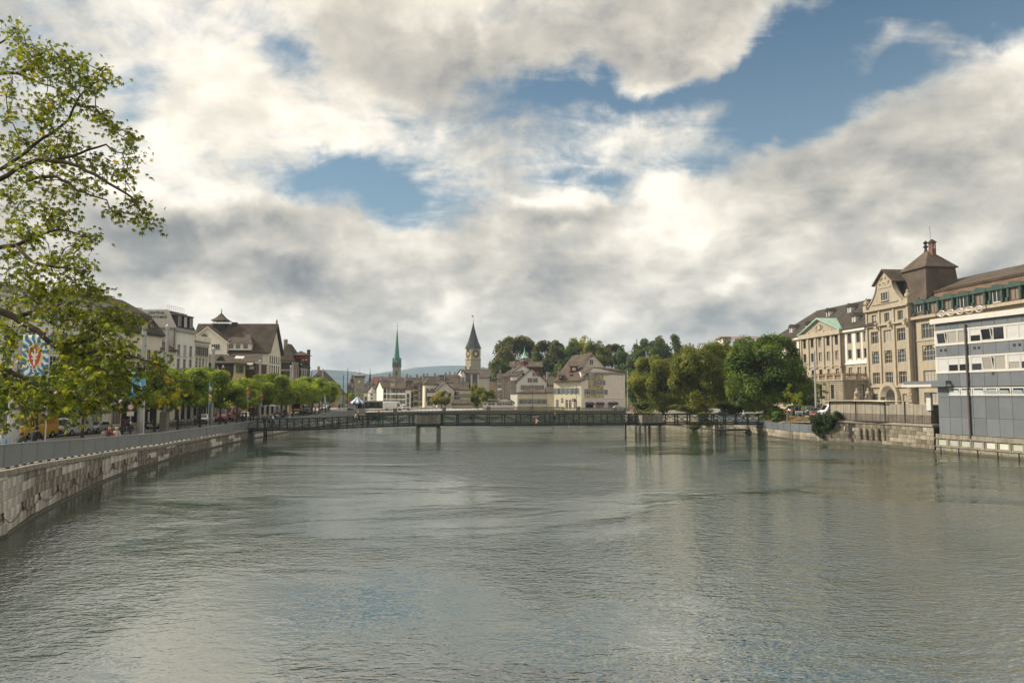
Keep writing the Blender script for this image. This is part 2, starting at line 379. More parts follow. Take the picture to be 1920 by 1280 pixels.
for y in range(20,240,3):
    for e,w in ((0,.15),(-7.65,.15)):
        a,b = ROADX(y)+e,ROADX(y+2.96)+e
        z = ql(a,y+1.5)
        mb.add([(a,y,z-.05),(a+w,y,z-.05),(b+w,y+2.96,z-.05),(b,y+2.96,z-.05),(a,y,z+.11),(a+w,y,z+.11),(b+w,y+2.96,z+.11),(b,y+2.96,z+.11)],
               [(0,3,2,1),(4,5,6,7),(0,1,5,4),(1,2,6,5),(2,3,7,6),(3,0,4,7)])
setp(mb.obj('kerb'),'granite kerbs along both edges of the left road',kind='structure')
mb = MB(m_line)
for y in range(24,236,6):
    a = ROADX(y)-3.7; z0 = ql(a,y)+.012; z1 = ql(a,y+3)+.012
    mb.quad((a,y,z0),(a+.14,y,z0),(a+.14,y+3,z1),(a,y+3,z1))
setp(mb.obj('road_marking'),'white dashed line down the left road',kind='structure')
RZ = 2.55
def qr(x,y): return lerp_tab([(0,2.6),(92,2.6),(100,2.3),(112,1.9),(140,1.9),(190,2.0)],y) if x < rx(y)+5 else lerp_tab([(0,2.9),(90,2.95),(114,2.9),(128,2.3),(190,2.1)],y)
strip_ground('ground',lambda y: rx(y)+.5,lambda y: 420.0,ysl,qr,60,mat('yard_gravel',(.24,.225,.19),.95,.1,var=.2,scale=.6,bump=.3,bscale=9),'gravel yard and parking behind the right river wall')
mb = MB(m_earth); mb.quad((-9000,244,1.9),(9000,244,1.9),(9000,12000,1.9),(-9000,12000,1.9)); setp(mb.obj('ground'),'flat land beyond the far bridge',kind='structure')
mb = MB(m_earth)
mb.quad((-9000,-400,1.2),(-420,-400,1.2),(-420,244,1.2),(-9000,244,1.2)); mb.quad((420,-400,1.2),(9000,-400,1.2),(9000,244,1.2),(420,244,1.2))
setp(mb.obj('ground'),'flat land out to both sides',kind='structure')
# ---------------------------------------------------------------- left quay wall of stone blocks
m_stone = mat('quay_stone',(.40,.355,.285),.9,.2,var=.25,scale=1.2,bump=.6,bscale=5,streak=.85,streakcol=(.085,.078,.068),randv=.30,coord='Object')
m_stoneL = mat('quay_stone_limy',(.66,.62,.54),.9,.2,var=.15,scale=1.4,bump=.5,bscale=5,streak=.6,streakcol=(.17,.155,.135),randv=.25)
m_core = mat('wall_core',(.05,.046,.04),.95,.1,var=.3,scale=2)
m_cap = mat('cap_stone',(.30,.275,.225),.9,.2,var=.25,scale=1.5,bump=.5,bscale=6,dirt=.7,dirtcol=(.10,.09,.07))
m_alga = mat('wet_ledge',(.075,.07,.045),.5,.5,var=.4,scale=1.5,bump=.5,bscale=5)
m_panel = mat('sheet_panel',(.235,.245,.25),.55,.5,metal=.3,var=.07,scale=.9,bump=.03,bscale=30,streak=.12,streakcol=(.16,.16,.155),randv=.04)
m_rail = mat('rail_steel',(.42,.43,.44),.4,.5,metal=.6,var=.06)
m_iron = mat('black_iron',(.03,.028,.027),.7,.4,var=.3,scale=4)
m_lime = mat('lime_wash',(.52,.49,.42),.9,.2,var=.3,scale=3)
def wall_block_mesh(w,h,m,seed):
    r = random.Random(seed); d = .03+r.random()*.035
    mb = MB(m); mb.bbox(-w/2+.010,w/2-.010,-d,.35,.008,h-.010,.022); return mb.mesh('stone')
def stone_wall(root,path,z0f,z1f,rowh,blen,mats,limit,side=1,smooth_first=0.0):
    """path: list of XY points,blocks stand proud of a dark core on the river side"""
    seg = [(path[i+1]-path[i]).length for i in range(len(path)-1)]; tot = sum(seg)
    def pt(s):
        s = max(0,min(tot-1e-4,s)); i = 0
        while s > seg[i]: s -= seg[i]; i += 1
        t = (path[i+1]-path[i]).normalized(); return path[i]+t*s,atan2(t.y,t.x)
    cache = {}; n = 0; rest = {m: MB(m) for m in mats}
    blocks = []
    maxz = max(z1f(p.y) for p in path); rows = int(math.ceil((maxz-z0f)/rowh))
    for r in range(rows):
        s = -R.random()*blen
        while s < tot:
            L_ = blen*R.choice([.62,.8,.8,1.0,1.0,1.2,1.35]); a,b = max(0,s),min(tot,s+L_)
            if b-a > .15:
                p,an = pt((a+b)/2); zt = z1f(p.y); z = z0f+r*rowh; h = min(rowh,zt-z)
                if h > .08: blocks.append((p.y,p,an,z,b-a,h,r))
            s += L_
    blocks.sort(key=lambda q: (q[1].length))
    for i,(y,p,an,z,w,h,r) in enumerate(blocks):
        lim = mnoise.noise(Vector((p.x*.25,p.y*.25,r*.7+3)))+(.12 if r == 0 else 0)-.06
        m = mats[1] if lim > .12 else mats[0]
        if y < 34 and len(mats) > 1 and side == 1: m = mats[1]
        if i < limit:
            wq = round(w/.06)*.06; hq = round(h/.03)*.03; k = (round(w,1),round(h,2),m.name,R.randrange(3))
            if k not in cache: cache[k] = wall_block_mesh(1.0,h,m,hash(k[:2]) & 255)
            place('stone',cache[k],root,(p.x,p.y,z),an if side == 1 else an,scale=(w,1,1))
        else:
            mb = rest[m]; mb.M = Matrix.Translation((p.x,p.y,z)) @ Matrix.Rotation(an,4,'Z')
            mb.bbox(-w/2+.01,w/2-.01,-.03-R.random()*.035,.35,.008,h-.01,.02); n += 1
    for m,mb in rest.items():
        if mb.v:
            mb.M = None; setp(mb.obj('stonework',root),kind='stuff')
    return pt,tot
wl = empty('quay_wall','long stained stone quay wall curving along the left side of the river','wall')
ys = [4,12,20,26]+[p.y for p in LW if p.y < 105]+[106.3]
path = [Vector((lx(y),y)) for y in ys]
ptl,totl = stone_wall(wl,path,.12,lambda y: capz(y)-.30,.46,1.05,[m_stone,m_stoneL],300)
ylong = [4+i*3.0 for i in range(35)]+[106.3]
def ribbon(name,yl,offs,z0,z1,m,parent,thick_out,thick_in,**k):
    mb = MB(m)
    for a,b in zip(yl,yl[1:]):
        xa,xb = lx(a),lx(b)
        za0,za1,zb0,zb1 = z0(a),z1(a),z0(b),z1(b)
        vs = [(xa+thick_out,a,za0),(xb+thick_out,b,zb0),(xb-thick_in,b,zb0),(xa-thick_in,a,za0),(xa+thick_out,a,za1),(xb+thick_out,b,zb1),(xb-thick_in,b,zb1),(xa-thick_in,a,za1)]
        mb.add(vs,[(0,3,2,1),(4,5,6,7),(0,1,5,4),(2,3,7,6)]+([(1,2,6,5)] if b == yl[-1] else [])+([(3,0,4,7)] if a == yl[0] else []))
    return mb.obj(name,parent)
ribbon('wall_core',ylong,0,lambda y: -1.0,lambda y: capz(y)-.29,m_core,wl,-.10,1.0)
ribbon('footing',ylong,0,lambda y: -1.0,lambda y: .13,m_alga,wl,.16,-.02)
for a,b in zip(ylong,ylong[1:]):
    for q in range(2):
        y0 = a+(b-a)*q/2+.02; y1 = a+(b-a)*(q+1)/2-.02
        p0 = Vector((lx(y0),y0)); p1 = Vector((lx(y1),y1)); d = (p1-p0); an = atan2(d.y,d.x); L_ = d.length
        mb = MB(m_cap); mb.bbox(0,L_,-.12,.45,0,.27,.025); o = mb.obj('coping_stone',wl,loc=(p0.x,p0.y,capz((y0+y1)/2)-.285))
        o.rotation_euler = (0,-math.atan((capz(y1)-capz(y0))/L_),an)
mb = MB(m_iron); s = 24.0
while s < 74:
    p,q = s,s+3.2
    zt = min(.95,capz(p)-.9)
    for yy in (p,): mb.tube([(lx(yy)+.10,yy,zt+.05),(lx(yy)+.15,yy,zt-.25)],.035,5); mb.lathe([(.0,zt+.04),(.07,zt+.09),(.0,zt+.16)],6,(lx(yy)+.1,yy))
    pts = []
    for i in range(9):
        t = i/8; yy = p+(q-p)*t; pts.append((lx(yy)+.13,yy,zt-.05-(.42)*(1-(2*t-1)**2)))
    mb.tube(pts,.017,5); s = q
mb.mats = [mat('rusty_chain',(.085,.068,.052),.9,.2,var=.3)]; setp(mb.obj('chain',wl))
rl = empty('quay_railing','grey sheet metal panel railing on top of the left quay wall','railing')
ya = 4.0; feet = MB(m_iron); k = 0
while ya < 104.5:
    yb = min(ya+2.95,105.6); p0 = Vector((lx(ya),ya)); p1 = Vector((lx(yb),yb)); d = p1-p0; an = atan2(d.y,d.x); L_ = d.length
    mb = MB(m_panel); mb.box(.012,L_-.012,-.02,.02,.07,1.03); mb.box(.012,.05,-.03,.05,.07,1.03); mb.box(L_-.05,L_-.012,-.03,.05,.07,1.03)
    pit = -math.atan((capz(yb)-capz(ya))/L_)
    o = mb.obj('panel',rl,loc=(p0.x-.05,p0.y,capz(ya)))
    o.rotation_euler = (0,pit,an)
    mb = MB(m_rail); mb.box(0,L_,-.05,.06,1.035,1.085); o = mb.obj('handrail',rl,loc=(p0.x-.05,p0.y,capz(ya))); o.rotation_euler = (0,pit,an)
    for i in range(2):
        yy = ya+(yb-ya)*(i+.5)/2
        feet.box(lx(yy)-.12,lx(yy)-.0,yy-.06,yy+.06,capz(yy)-.01,capz(yy)+.075)
    ya = yb; k += 1
setp(feet.obj('foot_blocks',rl),kind='stuff')
fw = empty('far_quay_wall','low stone quay wall beyond the footbridge on the left bank','wall')
yl2 = [108.5+i*8 for i in range(11)]
path2 = [Vector((lx(y),y)) for y in yl2]
stone_wall(fw,path2,.1,lambda y: capz(y)-.25,.5,1.6,[m_stone,m_stoneL],0)
ribbon('wall_core',yl2,0,lambda y: -1.0,lambda y: capz(y)-.24,m_core,fw,-.005,.8)
ribbon('coping',yl2,0,lambda y: capz(y)-.24,capz,m_cap,fw,.12,.5)
ribbon('parapet',yl2,0,lambda y: capz(y)+.004,lambda y: capz(y)+1.0,m_panel,fw,-.05,.12)
ribbon('footing',yl2,0,lambda y: -1.0,lambda y: .13,m_alga,fw,.16,-.02)
# ---------------------------------------------------------------- building kit
m_glass = glassm('window_glass'); m_glass_far = glassm('window_glass_far',(.045,.047,.05),(.20,.195,.19),.3,.25)
m_fwhite = plain('frame_white',(.62,.60,.56),.6); m_fdark = plain('frame_dark',(.07,.055,.045),.6); m_fbrown = plain('frame_brown',(.13,.08,.05),.6)
m_sgreen = plain('shutter_green',(.10,.14,.12),.7); m_sgrey = plain('shutter_grey',(.22,.22,.21),.7); m_sblue = plain('shutter_blue',(.20,.235,.25),.7); m_sbrown = plain('shutter_brown',(.20,.16,.13),.7)
m_sill = mat('sill_stone',(.36,.34,.30),.85,.2,var=.15,scale=2)
def tile(name,col,dirt=.4,rowh=.34): return mat(name,col,.9,.15,var=.3,scale=.5,bump=.5,bscale=5,dirt=dirt,dirtcol=(col[0]*.35,col[1]*.4,col[2]*.4),rows=.55,rowh=rowh,randv=.12)
m_tile_br = tile('roof_tile_brown',(.108,.086,.068)); m_tile_dk = tile('roof_tile_dark',(.068,.058,.050)); m_tile_rd = tile('roof_tile_red',(.165,.085,.060)); m_tile_or = tile('roof_tile_orange_brown',(.165,.105,.075))
m_slate = tile('slate',(.06,.058,.056),.3,.25); m_copper = mat('copper_green',(.05,.085,.068),.7,.3,var=.3,scale=1.2,streak=.4,streakcol=(.03,.05,.04)); m_zinc = mat('zinc',(.30,.31,.31),.5,.5,metal=.4,var=.15)
def render_(name,col,s=.35): return mat(name,col,.92,.15,var=.07,scale=.35,bump=.1,bscale=9,streak=s,streakcol=tuple(c*.72 for c in col),dirt=.2,dirtcol=tuple(c*.6 for c in col),randv=.03)
WCACHE = {}
def window_meshes(w,h,nx,nz,fr,gl,arch,sill,d=.10,surround=None,fw=.07):
    k = (round(w,2),round(h,2),nx,nz,fr.name,gl.name,arch,sill,surround.name if surround else 0,fw)
    if k in WCACHE: return WCACHE[k]
    f = MB(fr); hw = w/2
    f.box(-hw,-hw+fw,-d,0,0,h); f.box(hw-fw,hw,-d,0,0,h); f.box(-hw+fw,hw-fw,-d,0,0,fw); f.box(-hw+fw,hw-fw,-d,0,h-fw,h)
    t = fw*.75
    for i in range(1,nx): x = -hw+w*i/nx; f.box(x-t/2,x+t/2,-d*.9,-.01,fw,h-fw)
    for j in range(1,nz): z = h*j/nz if nz > 2 else h*.68; f.box(-hw+fw,hw-fw,-d*.8,-.012,z-t/2,z+t/2)
    if arch:
        n = 8; c = h-hw
        for sgn in (-1,1):
            poly = [(sgn*hw,h)]+[(sgn*hw*cos(a),c+hw*sin(a)) for a in [pi/2*i/n for i in range(n+1)]]
            f.prism(poly if sgn < 0 else poly[::-1],-d*1.6,.01)
    fm = f.mesh('window'); g = MB(gl); g.quad((-hw+.01,-.03,.01),(hw-.01,-.03,.01),(hw-.01,-.03,h-.01),(-hw+.01,-.03,h-.01)); gm = g.mesh('pane')
    sm = None
    if sill or surround:
        s = MB(surround or m_sill)
        if sill: s.box(-hw-.12,hw+.12,-.34,-.02,-.12,-.001)
        if surround:
            q = .16; s.box(-hw-q,-hw,-.30,-.14,0,h+q); s.box(hw,hw+q,-.30,-.14,0,h+q); s.box(-hw,hw,-.30,-.14,h,h+q)
        sm = s.mesh('window_surround')
    WCACHE[k] = (fm,gm,sm); return WCACHE[k]
SHC = {}
def add_window(root,T,x,z,w,h,st,rev):
    """st: dict(nx,nz,fr,gl,arch,sill,sh,surround,joined)"""
    fm,gm,sm = window_meshes(w,h,st.get('nx',2),st.get('nz',2),st.get('fr',m_fwhite),st.get('gl',m_glass),st.get('arch',0),st.get('sill',1),surround=st.get('surround'),fw=st.get('fw',.07))
    M4 = T @ Matrix.Translation((x,rev-.02,z))
    o = place('window',fm,root); o.matrix_local = M4
    p = place('pane',gm,o)
    if sm: place('window_surround' if st.get('surround') else 'sill',sm,o)
    if st.get('sh'):
        k = (round(w,2),round(h,2),st['sh'].name)
        if k not in SHC:
            s = MB(st['sh']); sw = w*.46; s.box(0,sw,-.05,0,.02,h-.02)
            nl = max(3,int(h/.22))
            for i in range(nl): s.box(.05,sw-.05,-.075,-.05,.06+i*(h-.12)/nl,.06+(i+.55)*(h-.12)/nl)
            SHC[k] = (s.mesh('shutter'),sw)
        sme,sw = SHC[k]
        place('shutter',sme,o,(-w/2-sw-.02,-(rev-.02)-.012,0)); place('shutter',sme,o,(w/2+.02,-(rev-.02)-.012,0))
    return o
def facade(mb,x0,x1,z0,z1,holes,rev=.22,mi=0):
    xs = sorted(set([x0,x1]+[round(h[0],4) for h in holes]+[round(h[1],4) for h in holes])); zs = sorted(set([z0,z1]+[round(h[2],4) for h in holes]+[round(h[3],4) for h in holes]))
    hs = [tuple(round(v,4) for v in h[:4]) for h in holes]
    for a,b in zip(xs,xs[1:]):
        run = None
        for c,d in zip(zs,zs[1:]):
            mx,mz = (a+b)/2,(c+d)/2
            ins = any(h[0] < mx < h[1] and h[2] < mz < h[3] for h in hs)
            if ins:
                if run is not None: mb.quad((a,0,run),(b,0,run),(b,0,c),(a,0,c),mi); run = None
            elif run is None: run = c
        if run is not None: mb.quad((a,0,run),(b,0,run),(b,0,zs[-1]),(a,0,zs[-1]),mi)
    for (a,b,c,d) in hs:
        mb.quad((a,0,c),(a,0,d),(a,rev,d),(a,rev,c),mi); mb.quad((b,0,d),(b,0,c),(b,rev,c),(b,rev,d),mi)
        mb.quad((a,0,d),(b,0,d),(b,rev,d),(a,rev,d),mi); mb.quad((b,0,c),(a,0,c),(a,rev,c),(b,rev,c),mi)
def wall_face(root,mb,T,w,z0,z1,rows,rev=.22,mi=0,cuts=None):
    """rows: (zbottom,height,width,xs or n,style)"""
    holes = []; wins = []
    for row in rows:
        zb,h,ww,n,st = row[:5]; mg = row[5] if len(row) > 5 else w*.04
        xs = n if isinstance(n,(list,tuple)) else [mg+(i+.5)*(w-2*mg)/n for i in range(n)]
        for x in xs:
            if zb+h < z1-.02:
                holes.append((x-ww/2,x+ww/2,zb,zb+h)); wins.append((x,zb,ww,h,st))
    mb.M = T; facade(mb,0,w,z0,z1,holes,rev,mi); mb.M = None
    for (x,zb,ww,h,st) in wins: add_window(root,T,x,zb,ww,h,st,rev)
def roofmesh(w,d,z,rh,typ,m,ov=.45,ry=None,hip=None,th=.22,kink=None):
    """closed roof body with eaves overhang; local frame,z = eave height"""
    mb = MB(m); x0,x1,y0,y1 = -ov,w+ov,-ov,d+ov; ry = d/2 if ry is None else ry
    def shell(top,edges):
        n = len(top); vs = top+[(p[0],p[1],p[2]-th) for p in top]
        fs = list(edges); fs += [tuple(n+i for i in reversed(f)) for f in edges]
        cnt = {}
        for f in edges:
            for a,b in zip(f,f[1:]+f[:1]): cnt[(a,b)] = 1
        for (a,b) in cnt:
            if (b,a) not in cnt: fs.append((b,a,n+a,n+b))
        mb.add(vs,fs)
    if typ == 'gx':
        if kink:
            ky,kz = kink
            shell([(x0,y0,z),(x1,y0,z),(x1,ky,z+kz),(x0,ky,z+kz),(x1,ry,z+rh),(x0,ry,z+rh),(x1,y1,z),(x0,y1,z)],[(0,1,2,3),(3,2,4,5),(5,4,6,7)])
        else: shell([(x0,y0,z),(x1,y0,z),(x1,ry,z+rh),(x0,ry,z+rh),(x1,y1,z),(x0,y1,z)],[(0,1,2,3),(3,2,4,5)])
    elif typ == 'gy': shell([(x0,y0,z),(x0,y1,z),(w/2,y1,z+rh),(w/2,y0,z+rh),(x1,y1,z),(x1,y0,z)],[(1,0,3,2),(3,5,4,2)])
    elif typ == 'hip':
        hx = (hip if hip is not None else min(w,d)/2)
        if w >= d: shell([(x0,y0,z),(x1,y0,z),(x1,y1,z),(x0,y1,z),(hx,ry,z+rh),(w-hx,ry,z+rh)],[(0,1,5,4),(1,2,5),(2,3,4,5),(3,0,4)])
        else: shell([(x0,y0,z),(x1,y0,z),(x1,y1,z),(x0,y1,z),(w/2,hx,z+rh),(w/2,d-hx,z+rh)],[(0,1,4),(1,2,5,4),(2,3,5),(3,0,4,5)])
    elif typ == 'mansard':
        i = hip or 1.2; k = rh*.72; j = min(w,d)*.38
        shell([(x0,y0,z),(x1,y0,z),(x1,y1,z),(x0,y1,z),(i,i,z+k),(w-i,i,z+k),(w-i,d-i,z+k),(i,d-i,z+k),(j,d/2,z+rh),(w-j,d/2,z+rh)] if w > d else
              [(x0,y0,z),(x1,y0,z),(x1,y1,z),(x0,y1,z),(i,i,z+k),(w-i,i,z+k),(w-i,d-i,z+k),(i,d-i,z+k),(w/2,j,z+rh),(w/2,d-j,z+rh)],
              [(0,1,5,4),(1,2,6,5),(2,3,7,6),(3,0,4,7)]+([(4,5,9,8),(5,6,9),(6,7,8,9),(7,4,8)] if w > d else [(4,5,8),(5,6,9,8),(6,7,9),(7,4,8,9)]))
    elif typ == 'flat': mb.box(x0+ov-.25,x1-ov+.25,y0+ov-.25,y1-ov+.25,z,z+rh)
    return mb
STW = dict(nx=2,nz=2)
def house(label,p0,p1,depth,z0,ze,rh,typ='gx',wall=None,roof=None,rows=(),right=(),left=(),cat='house',name='house',group=None,chim=0,dorm=(),ov=.45,ry=None,hip=None,kink=None,band=(),cornice=None,back=True,rev=.2,th=.22,dw=1.3,dh=1.3,dfr=None,basez=None,dormst=None):
    """front face runs p0 (left as seen) -> p1 (right as seen); returns root"""
    p0 = Vector((p0[0],p0[1])); p1 = Vector((p1[0],p1[1])); d = p1-p0; w = d.length; rz = atan2(d.y,d.x)
    root = empty(name,label,cat,(p0.x,p0.y,0),rz,group)
    mb = MB(wall,m_sill); I = Matrix.Identity(4)
    wall_face(root,mb,I,w,z0,ze,rows,rev)
    TR = Matrix.Translation((w,0,0)) @ Matrix.Rotation(pi/2,4,'Z'); TL = Matrix.Translation((0,depth,0)) @ Matrix.Rotation(-pi/2,4,'Z')
    wall_face(root,mb,TR,depth,z0,ze,right,rev); wall_face(root,mb,TL,depth,z0,ze,left,rev)
    mb.quad((w,depth,z0),(0,depth,z0),(0,depth,ze),(w,depth,ze))
    rr = depth/2 if ry is None else ry
    if typ == 'gx':
        for x in (0,w):
            if kink: mb.add([(x,0,ze),(x,kink[0],ze+kink[1]-.1),(x,rr,ze+rh-.1),(x,depth,ze)],[(0,1,2,3)])
            else: mb.add([(x,0,ze),(x,rr,ze+rh-.1),(x,depth,ze)],[(0,1,2)])
    if typ == 'gy':
        for y in (0,depth): mb.add([(0,y,ze),(w,y,ze),(w/2,y,ze+rh-.1)],[(0,1,2)])
    mb.obj('wall',root)
    rm = roofmesh(w,depth,ze,rh,typ,roof or m_tile_br,ov,ry,hip,th,kink).obj('roof',root)
    if typ in ('gx','hip','mansard','flat'):
        g = MB(cornice or m_sill); g.box(-.12,w+.12,-.28 if typ == 'flat' else -.16,-.002,ze-.32,ze-.06 if typ != 'flat' else ze-.002); g.obj('cornice',root)
    for b in band:
        zb,hb = b[:2]; g = MB(b[2] if len(b) > 2 else m_sill); g.box(-.05,w+.05,-.10,-.002,zb,zb+hb); g.obj('string_course',root)
    for c in range(chim):
        cx = w*(.18+.64*((c*.618+.2) % 1)); cy = rr+(R.random()-.5)*depth*.3
        g = MB(mat('chimney_render',(.34,.29,.24),.9,.1,var=.2,dirt=.5),m_tile_br); hh = rh+R.uniform(.5,1.3)
        s_ = R.uniform(.3,.45); g.box(cx-s_,cx+s_,cy-s_*.7,cy+s_*.7,ze+rh*.35,ze+hh); g.box(cx-s_-.08,cx+s_+.08,cy-s_*.7-.08,cy+s_*.7+.08,ze+hh,ze+hh+.12,0)
        for q in (-.5,.5): g.box(cx+q*s_-.1,cx+q*s_+.1,cy-.1,cy+.1,ze+hh+.12,ze+hh+.4,1)
        g.obj('chimney',rm)
    for x in dorm:
        dx,dz0 = x if isinstance(x,tuple) else (x,.25)
        y0 = (rr if not kink else kink[0])*min(.95,dz0/(rh if not kink else kink[1])) if (kink or typ != 'mansard') else 1.0*dz0/rh
        zz = ze+dz0; g = MB(dfr or wall,roof or m_tile_br); W2 = dw/2+.15
        g.box(dx-W2,dx-dw/2,y0,y0+2.2,zz,zz+dh+.1); g.box(dx+dw/2,dx+W2,y0,y0+2.2,zz,zz+dh+.1); g.box(dx-dw/2,dx+dw/2,y0+.004,y0+2.2,zz-.1,zz+.08)
        g.add([(dx-W2-.15,y0-.2,zz+dh+.08),(dx+W2+.15,y0-.2,zz+dh+.08),(dx,y0-.2,zz+dh+.65),(dx-W2-.15,y0+3.0,zz+dh+.08),(dx+W2+.15,y0+3.0,zz+dh+.08),(dx,y0+3.4,zz+dh+.65)],[(0,1,2),(1,4,5,2),(3,0,2,5),(0,3,4,1)],1)
        dm = g.obj('dormer',rm)
        st = dict(dormst or STW); fm,gm,sm = window_meshes(dw,dh,st.get('nx',2),st.get('nz',2),st.get('fr',m_fwhite),st.get('gl',m_glass),0,0)
        j = MB(*[fm.materials[0],gm.materials[0]]); j.v = [tuple(v.co) for v in fm.vertices]; j.f = [tuple(p.vertices) for p in fm.polygons]; j.m = [0]*len(j.f)
        j.add([(-dw/2+.01,-.03,.01),(dw/2-.01,-.03,.01),(dw/2-.01,-.03,dh-.01),(-dw/2+.01,-.03,dh-.01)],[(0,1,2,3)],1)
        j.obj('dormer_window',dm,loc=(dx,y0+.15,zz+.08))
    return root,w,rz
# ---------------------------------------------------------------- right river wall
m_wallR = mat('river_wall_ashlar',(.235,.205,.155),.9,.2,var=.25,scale=1.0,bump=.5,bscale=5,streak=.6,streakcol=(.075,.068,.055),randv=.28)
m_wallRl = mat('river_wall_ashlar_pale',(.36,.325,.25),.9,.2,var=.2,scale=1.0,bump=.5,bscale=5,streak=.5,streakcol=(.12,.11,.085),randv=.25)
m_conc = mat('bank_concrete',(.31,.285,.225),.9,.2,var=.15,scale=.6,bump=.3,bscale=6,streak=.7,streakcol=(.13,.12,.095),dirt=.4,dirtcol=(.11,.10,.08))
wr = empty('river_wall','stone river wall under the fence between the ivy and the grey office building','wall')
def rpath(a,b,n=12): return [Vector((rx(y),y)) for y in [a+(b-a)*i/n for i in range(n+1)]]
stone_wall(wr,rpath(93.4,77.6),.25,lambda y: 2.62,.46,1.25,[m_wallR,m_wallRl],220)
mb = MB(m_core)
def rribbon(yl,z0,z1,m,out,inn,name,parent,zf0=None,zf1=None):
    mb = MB(m)
    for a,b in zip(yl,yl[1:]):
        xa,xb = rx(a),rx(b); A0 = zf0(a) if zf0 else z0; A1 = zf1(a) if zf1 else z1; B0 = zf0(b) if zf0 else z0; B1 = zf1(b) if zf1 else z1
        mb.add([(xa-out,a,A0),(xb-out,b,B0),(xb+inn,b,B0),(xa+inn,a,A0),(xa-out,a,A1),(xb-out,b,B1),(xb+inn,b,B1),(xa+inn,a,A1)],
               [(0,1,2,3),(7,6,5,4),(4,5,1,0),(6,7,3,2)]+([(5,6,2,1)] if b == yl[-1] else [])+([(7,4,0,3)] if a == yl[0] else []))
    return mb.obj(name,parent)
yr = [77.6+i*1.58 for i in range(11)]
rribbon(yr,-1,2.64,m_core,-.005,.7,'wall_core',wr); rribbon(yr,2.642,2.90,m_cap,.12,.8,'coping',wr); rribbon(yr,-1,.26,m_alga,.14,-.05,'footing',wr)
for i in range(5):
    y = 88.3-i*.78; x = rx(y); an = atan2(-1,.16)
    g = MB(m_iron); g.box(-.26,.26,-.10,.02,0,1.05); g.obj('shutter_plate',wr,loc=(x-.02,y,.95),rz=atan2(rx(y-1)-rx(y),1)*0-pi/2-.2)
    g = MB(m_wallRl); g.box(-.34,-.27,-.13,.02,-.08,1.12); g.box(.27,.34,-.13,.02,-.08,1.12); g.box(-.34,.34,-.135,.02,-.12,-.03); g.obj('plate_frame',wr,loc=(x-.02,y,.95),rz=-pi/2-.2)
p = Vector((rx(90.2),90.2)); g = MB(plain('white_plate',(.7,.7,.68))); g.box(-.17,.17,-.08,0,0,.38); g.obj('notice_plate',wr,loc=(p.x,p.y,1.75),rz=-pi/2-.2)
P0 = Vector((rx(77.4),77.4)); P1 = Vector((rx(45),45)); dv = (P1-P0); rzG = atan2(dv.y,dv.x); LG = dv.length
we = empty('embankment','concrete embankment with a row of pale inset panels under the grey office building','wall',(P0.x,P0.y,0),rzG)
g = MB(m_conc,m_alga); holes = []
i = 0; x = -5.6
pan = []
x = .3
while x < 24:
    wpn = 1.0 if i % 9 != 8 else 1.45
    pan.append((x,x+wpn,.78,1.38)); x += wpn+.42; i += 1
facade(g,0,LG,-1,1.93,pan,.12); g.box(0,LG,.5,1.2,-1,1.93); g.quad((0,0,1.93),(LG,0,1.93),(LG,.5,1.93),(0,.5,1.93)); g.obj('plinth',we)
g = MB(m_alga); g.box(0,LG,-.25,-.004,-1,.2); g.obj('footing',we)
m_pp = [plain('inset_panel_white',(.60,.62,.55),.7),plain('inset_panel_green',(.44,.47,.38),.7),plain('inset_panel_grey',(.42,.40,.38),.7)]
for j,(a,b,c,d) in enumerate(pan):
    g = MB(R.choice(m_pp) if j % 9 != 8 else m_pp[2]); g.box(a+.01,b-.01,.06,.12,c+.01,d-.01); g.obj('inset_panel',we)
    g = MB(m_conc); g.box(b+.13,b+.27,-.06,-.002,.70,1.44); g.obj('pilaster_strip',we)
g = MB(m_conc); g.box(-.1,25,-.09,-.002,1.46,1.56); g.box(-.1,25,-.09,-.002,.58,.68); g.obj('frame_rail',we)
g = MB(m_iron)
for j in range(12): g.box(.8+j*2.2,.9+j*2.2,-.32,-.24,-.3,.55)
mp_ = g.obj('mooring_posts',we); mp_['kind'] = 'stuff'
# ---------------------------------------------------------------- grey office building
G0 = onl(1755,0,0) if False else None
m_clad = mat('slate_cladding',(.135,.150,.168),.45,.5,var=.10,scale=.7,bump=.04,bscale=20,randv=.16,streak=.15,streakcol=(.09,.10,.11))
m_gwhite = mat('white_band',(.60,.585,.55),.5,.4,var=.05,streak=.25,streakcol=(.5,.48,.44))
m_blind = plain('roller_blind',(.52,.52,.52),.8); m_pipe = mat('dark_pipe',(.10,.085,.08),.6,.3,var=.2)
gb = empty('office_building','dark grey slate clad office building with white window bands at the water','building',(P0.x+.25,P0.y-.35,0),rzG)
GZ = [1.95,14.3]; cw = 1.42; W_ = cw*19; core = MB(mat('cladding_backing',(.03,.03,.035)),m_zinc)
DP = 16
core.box(.06,W_,.06,DP,1.96,13.85,0); core.obj('core',gb)
def clad(T,x0,x1,z0,z1,m=None):
    g = MB(m or m_clad); g.bbox(x0+.012,x1-.012,-.03,.05,z0+.012,z1-.012,.008); o = g.obj('cladding_panel',gb); o.matrix_local = T; return o
I4 = Matrix.Identity(4)
TE = Matrix.Rotation(-pi/2,4,'Z') @ Matrix.Translation((-DP,0,0))   # left end face
rowsz = [(1.96,3.85),(3.85,6.0),(6.0,6.95),(6.95,7.05)]
zA = [(1.96,3.75),(3.75,5.85)]            # two tall rows
bandS = (5.85,6.95)                         # small tilted windows
zB = [(6.95,8.4)]
band1 = (8.4,10.15); zC = [(10.15,11.35)]; band2 = (11.35,13.0); zD = [(13.0,13.75)]
for i in range(19):
    for (a,b) in zA+zB+zC+zD: clad(I4,i*cw,(i+1)*cw,a,b)
